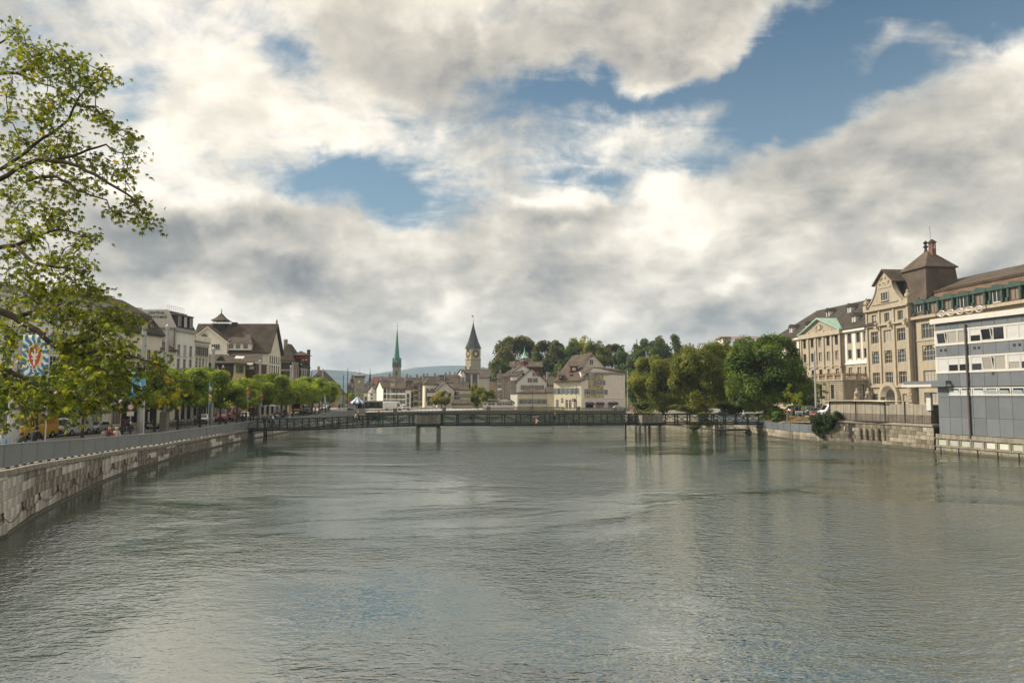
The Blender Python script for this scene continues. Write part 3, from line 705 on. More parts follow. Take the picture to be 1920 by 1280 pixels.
for i in range(1): clad(I4,i*cw,(i+1)*cw,*bandS)
for i in range(8):
    for (a,b) in zA+[bandS]+zB+[band1]+zC+[band2]+zD: clad(TE,i*2.0,i*2+2.0,a,b)
def fr_box(x0,x1,z0,z1,y0,y1,m,name): g = MB(m); g.box(x0,x1,y0,y1,z0,z1); return g.obj(name,gb)
for (z0,z1,nm) in ((band1[0],band1[1],1),(band2[0],band2[1],2)):
    fr_box(-.1,W_,z0,z0+.16,-.09,.06,m_gwhite,'white_band'); fr_box(-.1,W_,z1-.16,z1,-.09,.06,m_gwhite,'white_band')
    fr_box(-.1,.22,z0+.16,z1-.16,-.06,.06,m_gwhite,'band_post')
    x = .22; k = 0; h = z1-z0-.32
    pat = [1,0,0,2,1,0,3,3,0,4,3] if nm == 2 else [3,2,2,2,1,4,2,2,4,4,3]
    while x < W_-1.6:
        ww = 1.25
        f = MB(m_gwhite); t = .07; f.box(0,t,-.05,.06,0,h); f.box(ww-t,ww,-.05,.06,0,h); f.box(t,ww-t,-.05,.06,0,t); f.box(t,ww-t,-.05,.06,h-t,h)
        wo = f.obj('window',gb,loc=(x,0,z0+.16)); typ = pat[k % len(pat)]
        g = MB(m_glass); g.quad((t,.0,t),(ww-t,0,t),(ww-t,0,h-t),(t,0,h-t)); g.obj('pane',wo)
        if typ in (3,2):
            bh = h-t*2 if typ == 3 else (h*.45); g = MB(m_blind); g.box(t+.01,ww-t-.01,-.035,-.005,h-t-bh+.004,h-t-.004); g.obj('blind',wo)
        if typ == 1:
            g = MB(m_gwhite,m_glass); g.M = Matrix.Translation((0,-.02,t)) @ Matrix.Rotation(radians(9),4,'X'); g.box(t,t+.07,-.05,0,0,h-2*t); g.box(ww-2*t,ww-t,-.05,0,0,h-2*t); g.box(t+.07,ww-2*t,-.05,0,h-3*t,h-2*t); g.box(t+.07,ww-2*t,-.05,0,0,t); g.quad((t+.07,-.02,t),(ww-2*t,-.02,t),(ww-2*t,-.02,h-3*t),(t+.07,-.02,h-3*t),1); g.obj('open_sash',wo)
        if k % 3 == 2: fr_box(x+ww+.02,x+ww+.20,z0+.16,z1-.16,-.07,.06,m_gwhite,'band_post'); x += ww+.22
        else: x += ww+.04
        k += 1
fr_box(cw,W_,bandS[0]+.18,bandS[0]+.30,-.08,.06,m_gwhite,'white_band'); fr_box(cw,W_,bandS[1]-.20,bandS[1]-.08,-.08,.06,m_gwhite,'white_band')
for i in range(1,19):
    clad(I4,i*cw,(i+1)*cw,bandS[0],bandS[0]+.17)
    x = i*cw+.05; ww = cw-.1; h = .57; z = bandS[0]+.31
    f = MB(m_gwhite); f.box(0,.12,-.06,.05,0,h); f.box(ww-.12,ww,-.06,.05,0,h); wo = f.obj('window',gb,loc=(x,0,z))
    g = MB(m_glass); g.quad((.1,.04,0),(ww-.1,.04,0),(ww-.1,.04,h),(.1,.04,h)); g.obj('pane',wo)
    g = MB(plain('tilted_sash',(.62,.70,.74),.12,.8)); g.M = Matrix.Translation((0,-.02,0)) @ Matrix.Rotation(radians(32 if i > 3 else 14),4,'X'); g.box(.14,ww-.14,-.02,.01,0,h*.8); g.obj('open_sash',wo)
fr_box(-.35,W_,13.76,14.28,-.35,DP+.3,m_gwhite,'roof_edge')
fr_box(-.32,W_,14.285,14.33,-.30,DP+.2,plain('roof_flashing',(.45,.36,.16),.5),'flashing')
g = MB(m_pipe); g.tube([(cw*2.72,-.16,1.7),(cw*2.72,-.16,13.4)],.11,8)
for z in (3,5,7.6,9.3,11,12.6): g.box(cw*2.72-.15,cw*2.72+.15,-.2,-.03,z,z+.06)
g.obj('downpipe',gb)
for (x,z) in ((.55,10.75),(1.1,10.75),(cw*3+.35,10.75),(cw*3+.85,10.75),(cw*6+.4,10.75),(cw*6+.95,10.75),(cw*4.6,8.1)):
    g = MB(m_iron); g.box(x,x+.26,-.06,-.028,z,z+.27); g.obj('vent',gb)
g = MB(m_gwhite); X0 = cw*7.9; g.box(X0,X0+5,-.9,-.06,10.65,11.05); g.obj('bay_roof',gb)
g = MB(plain('bay_frame',(.28,.25,.25),.5)); g.box(X0+.05,X0+.28,-.85,-.06,6.55,10.65); g.box(X0+.28,X0+5,-.85,-.06,6.55,6.78); g.obj('bay_frame',gb)
g = MB(m_clad); g.box(X0+.28,X0+5,-.6,-.06,6.78,8.1); g.obj('bay_spandrel',gb)
g = MB(m_glass); g.box(X0+.28,X0+5,-.62,-.06,8.1,10.65); g.obj('bay_glazing',gb)
g = MB(m_gwhite,m_clad); g.box(-4.2,1.75,-.75,2.0,6.98,7.25,0); g.box(-4.0,1.7,-.6,2.0,7.25,7.62,1); g.box(-.1,1.76,-.77,-.62,6.98,7.64,1); g.obj('canopy',gb)
g = MB(m_gwhite); g.box(-2.2,-1.6,.6,.9,4.4,6.4); g.obj('hanging_lamp',gb)
sg = empty('roof_sign','open tubular letter sign on a frame at the grey office roof corner','sign',(P0.x+.25,P0.y-.35,0),rzG)
g = MB(plain('sign_dark',(.055,.05,.055),.5))
zb = 14.86; hs = .38; xs0 = -.1
def arc(cx,cz,rx_,rz_,a0,a1,n=14): return [(cx+rx_*cos(a0+(a1-a0)*i/n),.3,cz+rz_*sin(a0+(a1-a0)*i/n)) for i in range(n+1)]
g.tube(arc(xs0+.5,zb,.5,hs,pi/2,3*pi/2),.05,5); g.tube([(xs0+.5,0.3,zb+hs),(xs0+5.7,0.3,zb+hs)],.05,5); g.tube([(xs0+.5,0.3,zb-hs),(xs0+5.7,0.3,zb-hs)],.05,5); g.tube(arc(xs0+5.7,zb,.4,hs,-pi/2,pi/2),.05,5)
g.obj('sign_frame',sg)
for k,ch in enumerate('CEOSO'):
    g = MB(plain('sign_tube',(.60,.58,.58),.3,.6,metal=.3)); cx = xs0+.75+k*1.13
    if ch in 'CO': g.tube(arc(cx,zb,.40,hs*.8,.5 if ch == 'C' else 0,2*pi-.5 if ch == 'C' else 2*pi),.055,6)
    elif ch == 'E': g.tube(arc(cx,zb,.45,hs*.8,.7,2*pi-.7),.055,6); g.tube([(cx-.42,0.3,zb),(cx+.3,0.3,zb)],.055,6)
    else: g.tube(arc(cx,zb+.17,.4,.17,.2,3*pi/2),.055,6); g.tube(arc(cx,zb-.17,.4,.17,pi/2,-pi+.2),.055,6)
    g.obj('letter',sg)
g = MB(m_iron)
for x in (1.0,2.4,3.8,5.2): g.box(x-.05,x+.05,.25,.35,14.3,zb-hs)
g.obj('sign_support',sg)
# ---------------------------------------------------------------- fence / hoarding on the wall
m_board = mat('weathered_board',(.34,.31,.25),.9,.2,var=.15,scale=1.5,bump=.2,bscale=8,streak=.6,streakcol=(.22,.195,.16),randv=.1)
m_boardd = mat('weathered_board_dark',(.17,.145,.12),.9,.2,var=.3,scale=1.5,streak=.4,randv=.12)
hd = empty('yard_shed','long grey brown boarded shed with thin roof on the right river wall','shed',(0,0,0))
ya,yb = 92.6,79.0; q0 = Vector((rx(ya)+.9,ya)); q1 = Vector((rx(yb)+.9,yb)); dq = q1-q0; rzh = atan2(dq.y,dq.x); LH = dq.length
hd.location = (q0.x,q0.y,0); hd.rotation_euler = (0,0,rzh)
n = 26
for i in range(n):
    a = i*LH/n; b = (i+1)*LH/n
    top = 5.32 if i < 15 else 5.05
    g = MB(m_board); g.bbox(a+.01,b-.01,-.02-(i % 2)*.015,.05,3.85,top,.008); g.obj('board',hd)
    g = MB(m_boardd); g.bbox(a+.01,b-.01,-.06-(i % 2)*.015,.0,2.98,3.84,.008); g.obj('board',hd)
g = MB(plain('shed_roof',(.62,.58,.45),.6))
for i in range(12):
    a,b = -.5+i*.78,-.5+(i+1)*.78; f_ = lambda x: 5.40-.10*((x-4)/5)**2
    g.add([(a,-.5,f_(a)),(b,-.5,f_(b)),(b,3.2,f_(b)),(a,3.2,f_(a)),(a,-.5,f_(a)+.07),(b,-.5,f_(b)+.07),(b,3.2,f_(b)+.07),(a,3.2,f_(a)+.07)],[(0,1,5,4),(0,3,2,1),(4,5,6,7),(2,3,7,6)])
g.obj('roof',hd)
g = MB(m_iron); g.box(0,LH,-.1,.06,2.9,2.97)
for x in (0,4.2,8.5,11.2): g.box(x-.05,x+.05,-.12,.06,2.9,5.35)
g.obj('frame',hd)
g = MB(m_boardd); g.box(0,LH,2.9,3.0,2.9,5.0); g.box(0,.1,.06,2.9,2.9,5.3); g.box(LH-.1,LH,.06,2.9,2.9,5.0); g.obj('back_wall',hd)
# ---------------------------------------------------------------- lower wall,stairs end,and planted slope beyond the ivy
m_metalb = mat('blue_grey_sheet',(.15,.175,.20),.5,.5,metal=.3,var=.1,scale=1,streak=.3,streakcol=(.10,.115,.13),randv=.08)
wp = empty('low_river_wall','low pale stone wall with a grey metal parapet by the footbridge','wall')
capl = lambda y: lerp_tab([(93,1.15),(107,1.15),(121,1.3),(128,1.5)],y)
stone_wall(wp,rpath(127,93.6,16),.12,lambda y: capl(y)-.02,.5,1.6,[m_wallRl,m_wallR],80)
yl3 = [93.6+i*2.1 for i in range(17)]
rribbon(yl3,-1,0,m_core,-.005,.6,'wall_core',wp,zf0=lambda y: -1,zf1=lambda y: capl(y)-.01)
rribbon(yl3,-1,.12,m_alga,.2,-.05,'footing',wp)
for a,b in zip(yl3,yl3[1:]):
    rribbon([a+.03,b-.03],0,0,m_metalb,-.12,.2,'parapet_panel',wp,zf0=lambda y: capl(y)+.004,zf1=lambda y: capl(y)+1.0)
rribbon([93.4,93.9],-1,2.7,m_wallRl,.05,1.2,'end_pier',wp)
sl = MB(m_soil); ysq = [93.5+i*1.0 for i in range(22)]
nx = 12; vs = []; fs = []
for y in ysq:
    for i in range(nx+1):
        x = rx(y)+.3+i*.45; z = capl(y)+.95+min(1,i/8)*.75+mnoise.noise(Vector((x*1.1,y*1.1,0)))*.16; vs.append((x,y,z))
for j in range(len(ysq)-1):
    for i in range(nx): k = j*(nx+1)+i; fs.append((k,k+1,k+nx+2,k+nx+1))
sl.add(vs,fs); setp(sl.obj('planted_slope'),'bare brown soil slope behind the grey parapet',kind='structure')
g = MB(m_kerb); g.box(0,.5,-19,0,0,.5); o = g.obj('ground_edge',loc=(rx(94)+5.2,114,2.5)); setp(o,'stone edging at the top of the soil slope',kind='structure')
ls = empty('landing_stage','small dark wooden landing stage with posts under the right end of the footbridge','jetty',(rx(117)-2.6,116,0))
g = MB(m_iron); g.box(-3.2,2.2,-1.5,1.5,.45,.62); g.obj('deck',ls)
for x,y in ((-3,-1.4),(-1.6,-1.4),(2.0,-1.4),(-3,1.4),(-1.6,1.4)):
    g = MB(m_boardd); g.tube([(x,y,-1),(x,y,2.0 if x < -1 else .5)],.13,7); g.obj('post',ls)
for k in range(4): g = MB(m_boardd); g.box(-1.4,2.2,-1.3+k*.5,-.95+k*.5,.7+k*.33,.76+k*.33); g.obj('step',ls)
# ---------------------------------------------------------------- footbridge
m_bgreen = mat('bridge_green_steel',(.016,.032,.027),.55,.4,var=.3,scale=1.5,dirt=.3,dirtcol=(.05,.04,.03))
m_bdeck = mat('bridge_dark_steel',(.035,.036,.034),.7,.3,var=.3,scale=1.5)
m_plank = mat('grey_plank',(.23,.215,.185),.9,.2,var=.2,scale=2,randv=.22,streak=.4,streakcol=(.12,.11,.095))
m_mesh = mat('bridge_infill',(.13,.14,.13),.6,.3,var=.2)
FBP = [(lx(100)-.6,100.0,1.55),(-27,99.2,1.75),(-20,98.5,2.1),(-12.4,98,2.35),(0,100,2.30),(19,104.5,2.2),(30,108.5,2.05),(41.5,112.5,1.95)]
FB = [Vector(p) for p in FBP]
def fbpt(s):
    for a,b in zip(FB,FB[1:]):
        L_ = (b-a).length
        if s <= L_: return a+(b-a)*(s/L_),(b-a).normalized()
        s -= L_
    return FB[-1].copy(),(FB[-1]-FB[-2]).normalized()
FBL = sum((b-a).length for a,b in zip(FB,FB[1:]))
fb = empty('footbridge','dark green steel truss footbridge on concrete posts across the whole river','bridge')
bay = 2.08; nb = int(FBL/bay); bay = FBL/nb; HW = 1.25
def beam(name,a,b,w,h,m,parent=fb):
    d = (b-a); L_ = d.length; g = MB(m); g.box(0,L_,-w/2,w/2,-h/2,h/2)
    o = g.obj(name,parent,loc=a); o.rotation_euler = (0,-math.asin(max(-1,min(1,d.z/L_))),atan2(d.y,d.x)); return o
for i in range(nb):
    p,t = fbpt(i*bay); q,t2 = fbpt((i+1)*bay); nrm = Vector((t.y,-t.x,0)).normalized(); nrm2 = Vector((t2.y,-t2.x,0)).normalized()
    for sd in (1,-1):
        A = p+nrm*HW*sd; B = q+nrm2*HW*sd; up = Vector((0,0,1))
        g = MB(m_bgreen); g.box(-.085,.085,-.10,.10,-.42,1.12); g.obj('post',fb,loc=A,rz=atan2(t.y,t.x))
        beam('top_rail',A+up*1.17,B+up*1.17,.16,.11,m_bgreen); beam('bottom_beam',A+up*-.05,B+up*-.05,.14,.16,m_bgreen); beam('bottom_beam',A-up*.34,B-up*.34,.2,.14,m_bdeck)
        if i % 2 == 0: beam('brace',A+up*.03,B+up*1.1,.07,.075,m_bgreen)
        else: beam('brace',A+up*1.1,B+up*.03,.07,.075,m_bgreen)
        g = MB(m_bgreen)
        for k in range(1,7):
            c = A.lerp(B,k/7); g.box(c.x-.012,c.x+.012,c.y-.012,c.y+.012,c.z+.03,c.z+1.12)
        for zz in (.3,.75):
            g.tube([A+up*zz,B+up*zz],.016,4)
        if sd == 1 or True: o = g.obj('infill_bars',fb)
    A = p+nrm*HW; B = q+nrm2*HW; C_ = q-nrm2*HW; D = p-nrm*HW
    g = MB(m_bdeck); up = Vector((0,0,1))
    vs = [A-up*.12,B-up*.12,C_-up*.12,D-up*.12,A-up*.02,B-up*.02,C_-up*.02,D-up*.02]
    g.add(vs,[(0,3,2,1),(4,5,6,7),(0,1,5,4),(2,3,7,6)]); g.obj('deck',fb)
m_cpost = mat('pier_concrete',(.20,.19,.165),.9,.2,var=.25,scale=1,bump=.3,streak=.6,streakcol=(.07,.065,.055),dirt=.4)
def platform(sx,w,out,posts,big):
    p,t = fbpt(sx); nrm = Vector((t.y,-t.x,0)).normalized(); rz = atan2(t.y,t.x)
    M0 = Matrix.Translation((p.x,p.y,p.z)) @ Matrix.Rotation(rz,4,'Z')
    def put(g,nm): o = g.obj(nm,fb); o.matrix_local = M0; return o
    g = MB(m_bdeck,m_bgreen); g.box(-w/2,w/2,-HW-out,HW+out,-.46,-.125,1); g.box(-w/2-.1,w/2+.1,-HW-out-.1,-HW-.1,-.125,-.02,0); put(g,'platform_deck')
    npk = int(w/.16)
    for sd in (-1,1):
        for i in range(npk):
            x = -w/2+(i+.5)*w/npk; y = sd*(HW+out); g = MB(m_plank); dz = R.uniform(-.03,.03); g.box(x-w/npk/2+.012,x+w/npk/2-.012,y-.03,y+.03,-.05,1.08+dz); put(g,'plank')
        g = MB(m_bgreen); g.box(-w/2-.05,w/2+.05,sd*(HW+out)-.07,sd*(HW+out)+.07,1.13,1.22); put(g,'platform_rail')
    for sx_ in (-1,1):
        for sd in (-1,1):
            for i in range(int(out/.2)):
                y = sd*(HW+.25+i*.2)
                if abs(y) < HW+out-.05: g = MB(m_plank); g.box(sx_*w/2-.03,sx_*w/2+.03,y-.085,y+.085,-.05,1.08); put(g,'plank')
    for (x,y,r) in posts:
        g = MB(m_cpost)
        if big: g.vprism([(x-r,y-r*1.1),(x+r,y-r*1.1),(x+r,y+r*1.1),(x-r,y+r*1.1)],-p.z-1.5,-.46)
        else: g.lathe([(r,-p.z-1.5),(r,-.46)],10,(x,y))
        put(g,'pier_post')
def s_at(X):
    s = 0
    while s < FBL and fbpt(s)[0].x < X: s += .2
    return s
platform(s_at(at(795,780,95.5).x),3.1,2.2,[(-1.35,-2.8,.27),(1.4,-2.9,.27)],True)
platform(s_at(at(1205,780,104.5).x),3.3,1.3,[(-2.4,-1.9,.14),(-1.9,-2.1,.16),(-1.1,-2.3,.16),(.2,-1.2,.15),(1.3,-2.3,.17),(1.9,-1.5,.14),(-1.9,2.1,.15),(1.5,2.1,.15)],False)
p,t = fbpt(s_at(at(1003,780,100.5).x)); nv = empty('navigation_mark','red and white diamond river sign hung on the footbridge rail','sign',(p.x,p.y-HW-.2,p.z-.1),atan2(t.y,t.x))
g = MB(plain('sign_red',(.45,.03,.02),.5)); g.prism([(0,.45),(-.42,0+.0),(0,-.42)],-.03,.03); g.obj('red_half',nv,loc=(-.05,0,.35))
g = MB(plain('sign_white',(.75,.75,.73),.5)); g.prism([(0,.45),(0,-.42),(.42,0)],-.03,.03); g.obj('white_half',nv,loc=(-.05,0,.35))
g = MB(plain('sign_white',(.75,.75,.73),.5)); g.box(-.5,.35,-.05,.03,.92,1.0); g.obj('sign_bracket',nv)
p,t = fbpt(s_at(at(1040,780,101).x)); g = MB(plain('sign_orange',(.75,.33,.03),.5)); g.prism([(-.17,-.12),(.17,-.12),(.10,.12),(-.10,.12)],-.04,.04)
o = g.obj('warning_mark',loc=(p.x,p.y-HW-.1,p.z+1.32)); setp(o,'small orange mark above the footbridge rail right of the diamond sign','sign')
# ---------------------------------------------------------------- far road bridge
m_fbst = mat('far_bridge_stone',(.25,.225,.185),.9,.2,var=.2,scale=.5,streak=.6,streakcol=(.11,.10,.085),dirt=.4)
rb = empty('road_bridge','low stone road bridge with balustrade beyond the footbridge','bridge')
RBY = 190; XA,XB = lx(RBY)-8,rx(RBY)+6
def top_rb(x): return lerp_tab([(XA,1.95),(XA+18,2.5),(-5,2.95),(30,2.85),(XB,2.5)],x)
g = MB(m_fbst,m_core)
N_ = 60; xs = [XA+(XB-XA)*i/N_ for i in range(N_+1)]
def under(x):
    spans = [(-38,-14),(-12,12),(14,36)]
    for a,b in spans:
        if a < x < b: t = (x-a)/(b-a)*2-1; return 1.15*math.sqrt(max(0,1-t*t))**.6+.1
    return -1
for a,b in zip(xs,xs[1:]):
    za,zb_,ua,ub = top_rb(a)-1.0,top_rb(b)-1.0,under(a),under(b)
    g.add([(a,RBY,ua),(b,RBY,ub),(b,RBY,zb_),(a,RBY,za),(a,RBY+14,ua),(b,RBY+14,ub),(b,RBY+14,zb_),(a,RBY+14,za)],[(0,1,2,3),(3,2,6,7),(1,0,4,5),(6,5,4,7)])
g.obj('arch_body',rb)
for sd in (-.25,14.0):
    g = MB(m_fbst)
    for a,b in zip(xs,xs[1:]):
        for (u,v) in ((-1.0,-.82),(-.16,0)):
            za,zb_ = top_rb(a),top_rb(b); y = RBY+sd
            g.add([(a,y,za+u),(b,y,zb_+u),(b,y+.3,zb_+u),(a,y+.3,za+u),(a,y,za+v),(b,y,zb_+v),(b,y+.3,zb_+v),(a,y+.3,za+v)],[(0,1,5,4),(2,3,7,6),(4,5,6,7),(0,3,2,1)])
    g.obj('parapet',rb)
bm_ = MB(m_fbst); bm_.lathe([(.09,0),(.12,.2),(.07,.45),(.09,.66)],5); bme = bm_.mesh('baluster')
x = XA+1; cnt = 0
allb = MB(m_fbst)
while x < XB-1:
    z = top_rb(x)-.82
    if cnt < 250: place('baluster',bme,rb,(x,RBY-.1,z))
    else: allb.M = Matrix.Translation((x,RBY-.1,z)); allb.lathe([(.09,0),(.12,.2),(.07,.45),(.09,.66)],5)
    x += .36; cnt += 1
if allb.v: allb.M = None; setp(allb.obj('balusters_far',rb),kind='stuff')
for px in (741,833,916,997,1085):
    p = at(px,766,RBY); g = MB(m_fbst); g.box(-.45,.45,-.4,.2,-1.05,.15); g.box(-.5,.5,-.45,.25,.15,.3); g.obj('pedestal',rb,loc=(p.x,RBY-.05,top_rb(p.x)))
# ---------------------------------------------------------------- sandstone office building with gable and tower roof (right)
m_sand = mat('sandstone_facade',(.40,.345,.262),.9,.2,var=.10,scale=.3,bump=.2,bscale=7,streak=.45,streakcol=(.25,.215,.165),dirt=.25,dirtcol=(.22,.19,.14),rows=.12,rowh=.45)
m_sandt = mat('sandstone_trim',(.43,.375,.29),.9,.2,var=.12,scale=1.2,bump=.2,bscale=7,streak=.4,streakcol=(.24,.20,.15),dirt=.3,dirtcol=(.18,.155,.115))
m_rust = mat('rusticated_stone',(.33,.285,.215),.9,.2,var=.2,scale=.8,bump=.4,bscale=6,streak=.5,streakcol=(.16,.14,.11))
m_brick = mat('chimney_brick',(.19,.10,.07),.9,.15,var=.25,scale=2,bump=.3)
LA,LB = 92.0,-.1275
FZ = 4.3
def fl(px,py=742): return onl(px,LA,LB,py)
st_m = dict(nx=3,nz=2,fr=m_sandt,gl=m_glass,sill=1,fw=.13)
st_m4 = dict(nx=4,nz=2,fr=m_sandt,gl=m_glass,sill=1,fw=.13)
st_a = dict(nx=3,nz=3,fr=m_sandt,gl=m_glass,arch=1,sill=1,fw=.12)
st_s = dict(nx=2,nz=1,fr=m_sandt,gl=m_glass,sill=1,fw=.12)
A = fl(1630); Bp = fl(1711); C = fl(1752)
z_at = lambda px,py,P: at(px,py,P.y).z
zr = [z_at(1670,y,fl(1670)) for y in (749,707,670,628,592,555)]
root = empty('sandstone_building','sandstone building with curved scroll gable, arched windows and tall brown tower roof','building',(A.x,A.y,0),atan2(Bp.y-A.y,Bp.x-A.x))
w1 = (Bp-A).length
CY = fl(1990); wr_ = (CY-Bp).length; nR = int(wr_/6.6)
mb = MB(m_sand,m_sandt)
f_z = [zr[0]-.2,0,0]
def zz(py): return at(1665,py,fl(1665).y).z
rowsG = [(zz(752),zz(738)-zz(752),2.0,[w1*.14,w1*.86],st_m),(zz(720),zz(697.5)-zz(720),2.3,3,st_m),
         (zz(681),zz(657)-zz(681),2.3,3,st_a),(zz(642),zz(619)-zz(642),2.4,3,st_m),(zz(604),zz(587)-zz(604),1.5,3,st_s)]
ztopG = zz(578)
wall_face(root,mb,I4,w1,2.4,ztopG,rowsG,.35)
for x in (0,w1): mb.quad((x,0,2.4),(x,1.6,2.4),(x,1.6,ztopG),(x,0,ztopG)) if x else mb.quad((x,1.6,2.4),(x,0,2.4),(x,0,ztopG),(x,1.6,ztopG))
zeR = at(1735,592,fl(1735).y+.9).z
T2 = Matrix.Translation((w1,.9,0))
st4 = dict(nx=4,nz=2,fr=m_sandt,gl=m_glass,sill=1,fw=.13); st4a = dict(nx=4,nz=3,fr=m_sandt,gl=m_glass,arch=1,sill=1,fw=.13)
bays = [3.6+i*5.4 for i in range(int((wr_-2)/5.4))]
rowsR = [(zz(752)-.3,zz(733)-zz(752),3.3,bays,st4),(zz(720),zz(697.5)-zz(720),3.3,bays,st4),(zz(681),zz(654)-zz(681),3.3,bays,st4a),(zz(642),zz(616)-zz(642),3.3,bays,st4)]
wall_face(root,mb,T2,wr_,2.4,zeR,rowsR,.35)
dB = 19
mb.quad((wr_+w1,1,2.4),(wr_+w1,dB,2.4),(wr_+w1,dB,zeR),(wr_+w1,1,zeR)); mb.quad((0,dB,2.4),(0,1.6,2.4),(0,1.6,zeR),(0,dB,zeR))
zG = ztopG; zg1 = zz(571); zpk = zz(508); cx = w1*.47
hw0 = w1*.5; prof = []
for i in range(11):
    t = i/10; prof.append((hw0*.96*(1-t)**1.9+2.35*(1-(1-t)**1.9),zG+(zz(532)-zG)*t))
poly = [(cx-x,z) for x,z in prof]+[(cx-2.75,zz(532)),(cx-2.75,zz(530)),(cx,zpk),(cx+2.75,zz(530)),(cx+2.75,zz(532))]+[(cx+x,z) for x,z in reversed(prof)]
mb.prism(poly[::-1],0.0,.7)
mb.obj('wall',root)
g = MB(m_sandt)
for i in range(len(prof)-1):
    for s in (-1,1):
        a,b = prof[i],prof[i+1]; x0,x1 = cx+s*a[0],cx+s*b[0]
        g.add([(x0,-.2,a[1]),(x1,-.2,b[1]),(x1,.9,b[1]),(x0,.9,a[1]),(x0+s*.12,-.2,a[1]+.22),(x1+s*.12,-.2,b[1]+.22),(x1+s*.12,.9,b[1]+.22),(x0+s*.12,.9,a[1]+.22)],
              [(0,1,2,3),(4,7,6,5),(0,4,5,1),(2,6,7,3)])
g.obj('scroll_coping',root)
for (px_,z0,z1,ww,hh) in ((0,zz(565),zz(546),2.2,2.0),):
    g = MB(m_fdark); fm,gm,sm = window_meshes(2.3,zz(547)-zz(564),3,1,m_sandt,m_glass,0,1,fw=.16)
    o = place('window',fm,root,(cx,-.02,zz(564))); place('pane',gm,o,(0,.012,0)); place('sill',sm,o)
g = MB(m_sandt); g.box(cx-2.0,cx+2.0,-.12,-.004,zz(540),zz(538)); g.obj('string_course',root)
R2 = random.Random(5); g = MB(m_sandt)     # carved relief in the gable head
for i in range(16):
    a = R2.uniform(-1.5,1.5); z = zz(535)+R2.uniform(0,2.2)*(1-abs(a)/2.4); r = R2.uniform(.12,.3); g.M = Matrix.Translation((cx+a,-.02,z)); g.lathe([(0.01,-r),(r,0),(.01,r)],7)
g.M = None; setp(g.obj('carving',root),kind='stuff')
g = MB(m_tile_br)
zk = zz(531)
for s in (-1,1):
    g.add([(cx,-.5,zpk+.1),(cx+s*3.2,-.5,zk-.25),(cx+s*3.2,7.5,zk-.25),(cx,7.5,zpk+.1),(cx,-.5,zpk+.35),(cx+s*3.3,-.5,zk-.02),(cx+s*3.3,7.5,zk-.02),(cx,7.5,zpk+.35)],[(0,1,2,3),(4,7,6,5),(0,4,5,1),(1,5,6,2)])
g.obj('gable_roof',root)
g = MB(m_tile_br); g.box(cx-2.5,cx+2.5,.7,7.4,zG,zk);
g.obj('gable_attic',root)
g = MB(m_slate)
for s in (-1,1):
    g.add([(cx+s*2.51,.75,zk-.1),(cx+s*2.51,8,zk-.1),(cx+s*3.0,8,zz(560)),(cx+s*3.0,.75,zz(560)),(cx+s*hw0*1.0,8,zG+.1),(cx+s*hw0*1.0,.75,zG+.1)],[(0,1,2,3),(3,2,4,5)])
g.obj('side_roof',root)
for x in (.25,w1/3,2*w1/3,w1-.25):
    g = MB(m_sandt); g.box(x-.28,x+.28,-.28,-.003,zz(724),zz(611)); g.box(x-.38,x+.38,-.36,-.003,zz(724)-.3,zz(724)); g.box(x-.36,x+.36,-.34,-.003,zz(611),zz(610)); g.box(x-.22,x+.22,-.24,-.003,zz(607),zz(580)); g.obj('pilaster',root)
def hband(za,hgt,out,x0=-.15,x1=None,m=m_sandt,nm='cornice',T=None):
    g = MB(m); g.box(x0,(w1+.15) if x1 is None else x1,-out,-.004,za,za+hgt); o = g.obj(nm,root)
    if T is not None: o.matrix_local = T
hband(zz(726),.35,.35); hband(zz(610),.35,.5); hband(zz(580),.35,.55); hband(zz(569),.15,.2,cx-4,cx+4,nm='string_course')
for x in (w1*.18,w1*.5,w1*.84):
    g = MB(m_sandt); g.box(x+1.2,x+1.9,-.9,-.004,zz(610)-.5,zz(610)); g.lathe([(.01,zz(608)-.1),(.35,zz(608)+.1),(.3,zz(608)+.5),(.01,zz(608)+.6)],7,(x+1.55,-.6)); g.obj('bracket',root)
for x in (.2,w1-.2):
    zt = zz(578); g = MB(m_sandt); g.box(x-.55,x+.55,-.5,.6,zt+.1,zt+1.1); g.lathe([(.3,zt+1.1),(.55,zt+1.5),(.5,zt+2.0),(.2,zt+2.2),(.28,zt+2.5),(.01,zt+2.9)],9,(x,0)); g.obj('finial_urn',root)
g = MB(m_sandt,m_core); zp = zz(752); cxp = w1*.52; ro,ri = 2.9,2.2
n = 14
for i in range(n):
    a,b = pi*i/n,pi*(i+1)/n; zc = zz(744)
    g.add([(cxp+ro*cos(a),-.7,zc+ro*sin(a)),(cxp+ro*cos(b),-.7,zc+ro*sin(b)),(cxp+ri*cos(b),-.7,zc+ri*sin(b)),(cxp+ri*cos(a),-.7,zc+ri*sin(a)),
           (cxp+ro*cos(a),0,zc+ro*sin(a)),(cxp+ro*cos(b),0,zc+ro*sin(b)),(cxp+1.4*cos(b),.0,zc+1.4*sin(b)),(cxp+1.4*cos(a),.0,zc+1.4*sin(a))],[(0,3,2,1),(0,1,5,4),(3,7,6,2)])
    g.add([(cxp+1.42*cos(a),-.02,zc+1.42*sin(a)),(cxp+1.42*cos(b),-.02,zc+1.42*sin(b)),(cxp,-.02,zc)],[(0,2,1)],1)
g.box(cxp-ro,cxp-ri,-.7,0,2.6,zz(744)); g.box(cxp+ri,cxp+ro,-.7,0,2.6,zz(744)); g.obj('portal',root)
g = MB(m_fdark); g.box(cxp-1.4,cxp+1.4,-.04,-.021,2.6,zz(744)); g.obj('door',root)
for x in (.6,w1-.6):
    for j in range(5): g = MB(m_rust); g.bbox(x-.65+(j % 2)*.12,x+.65-(j % 2)*.12,-.22,-.004,zz(754)+j*.62,zz(754)+j*.62+.58,.06); g.obj('quoin_stone',root)
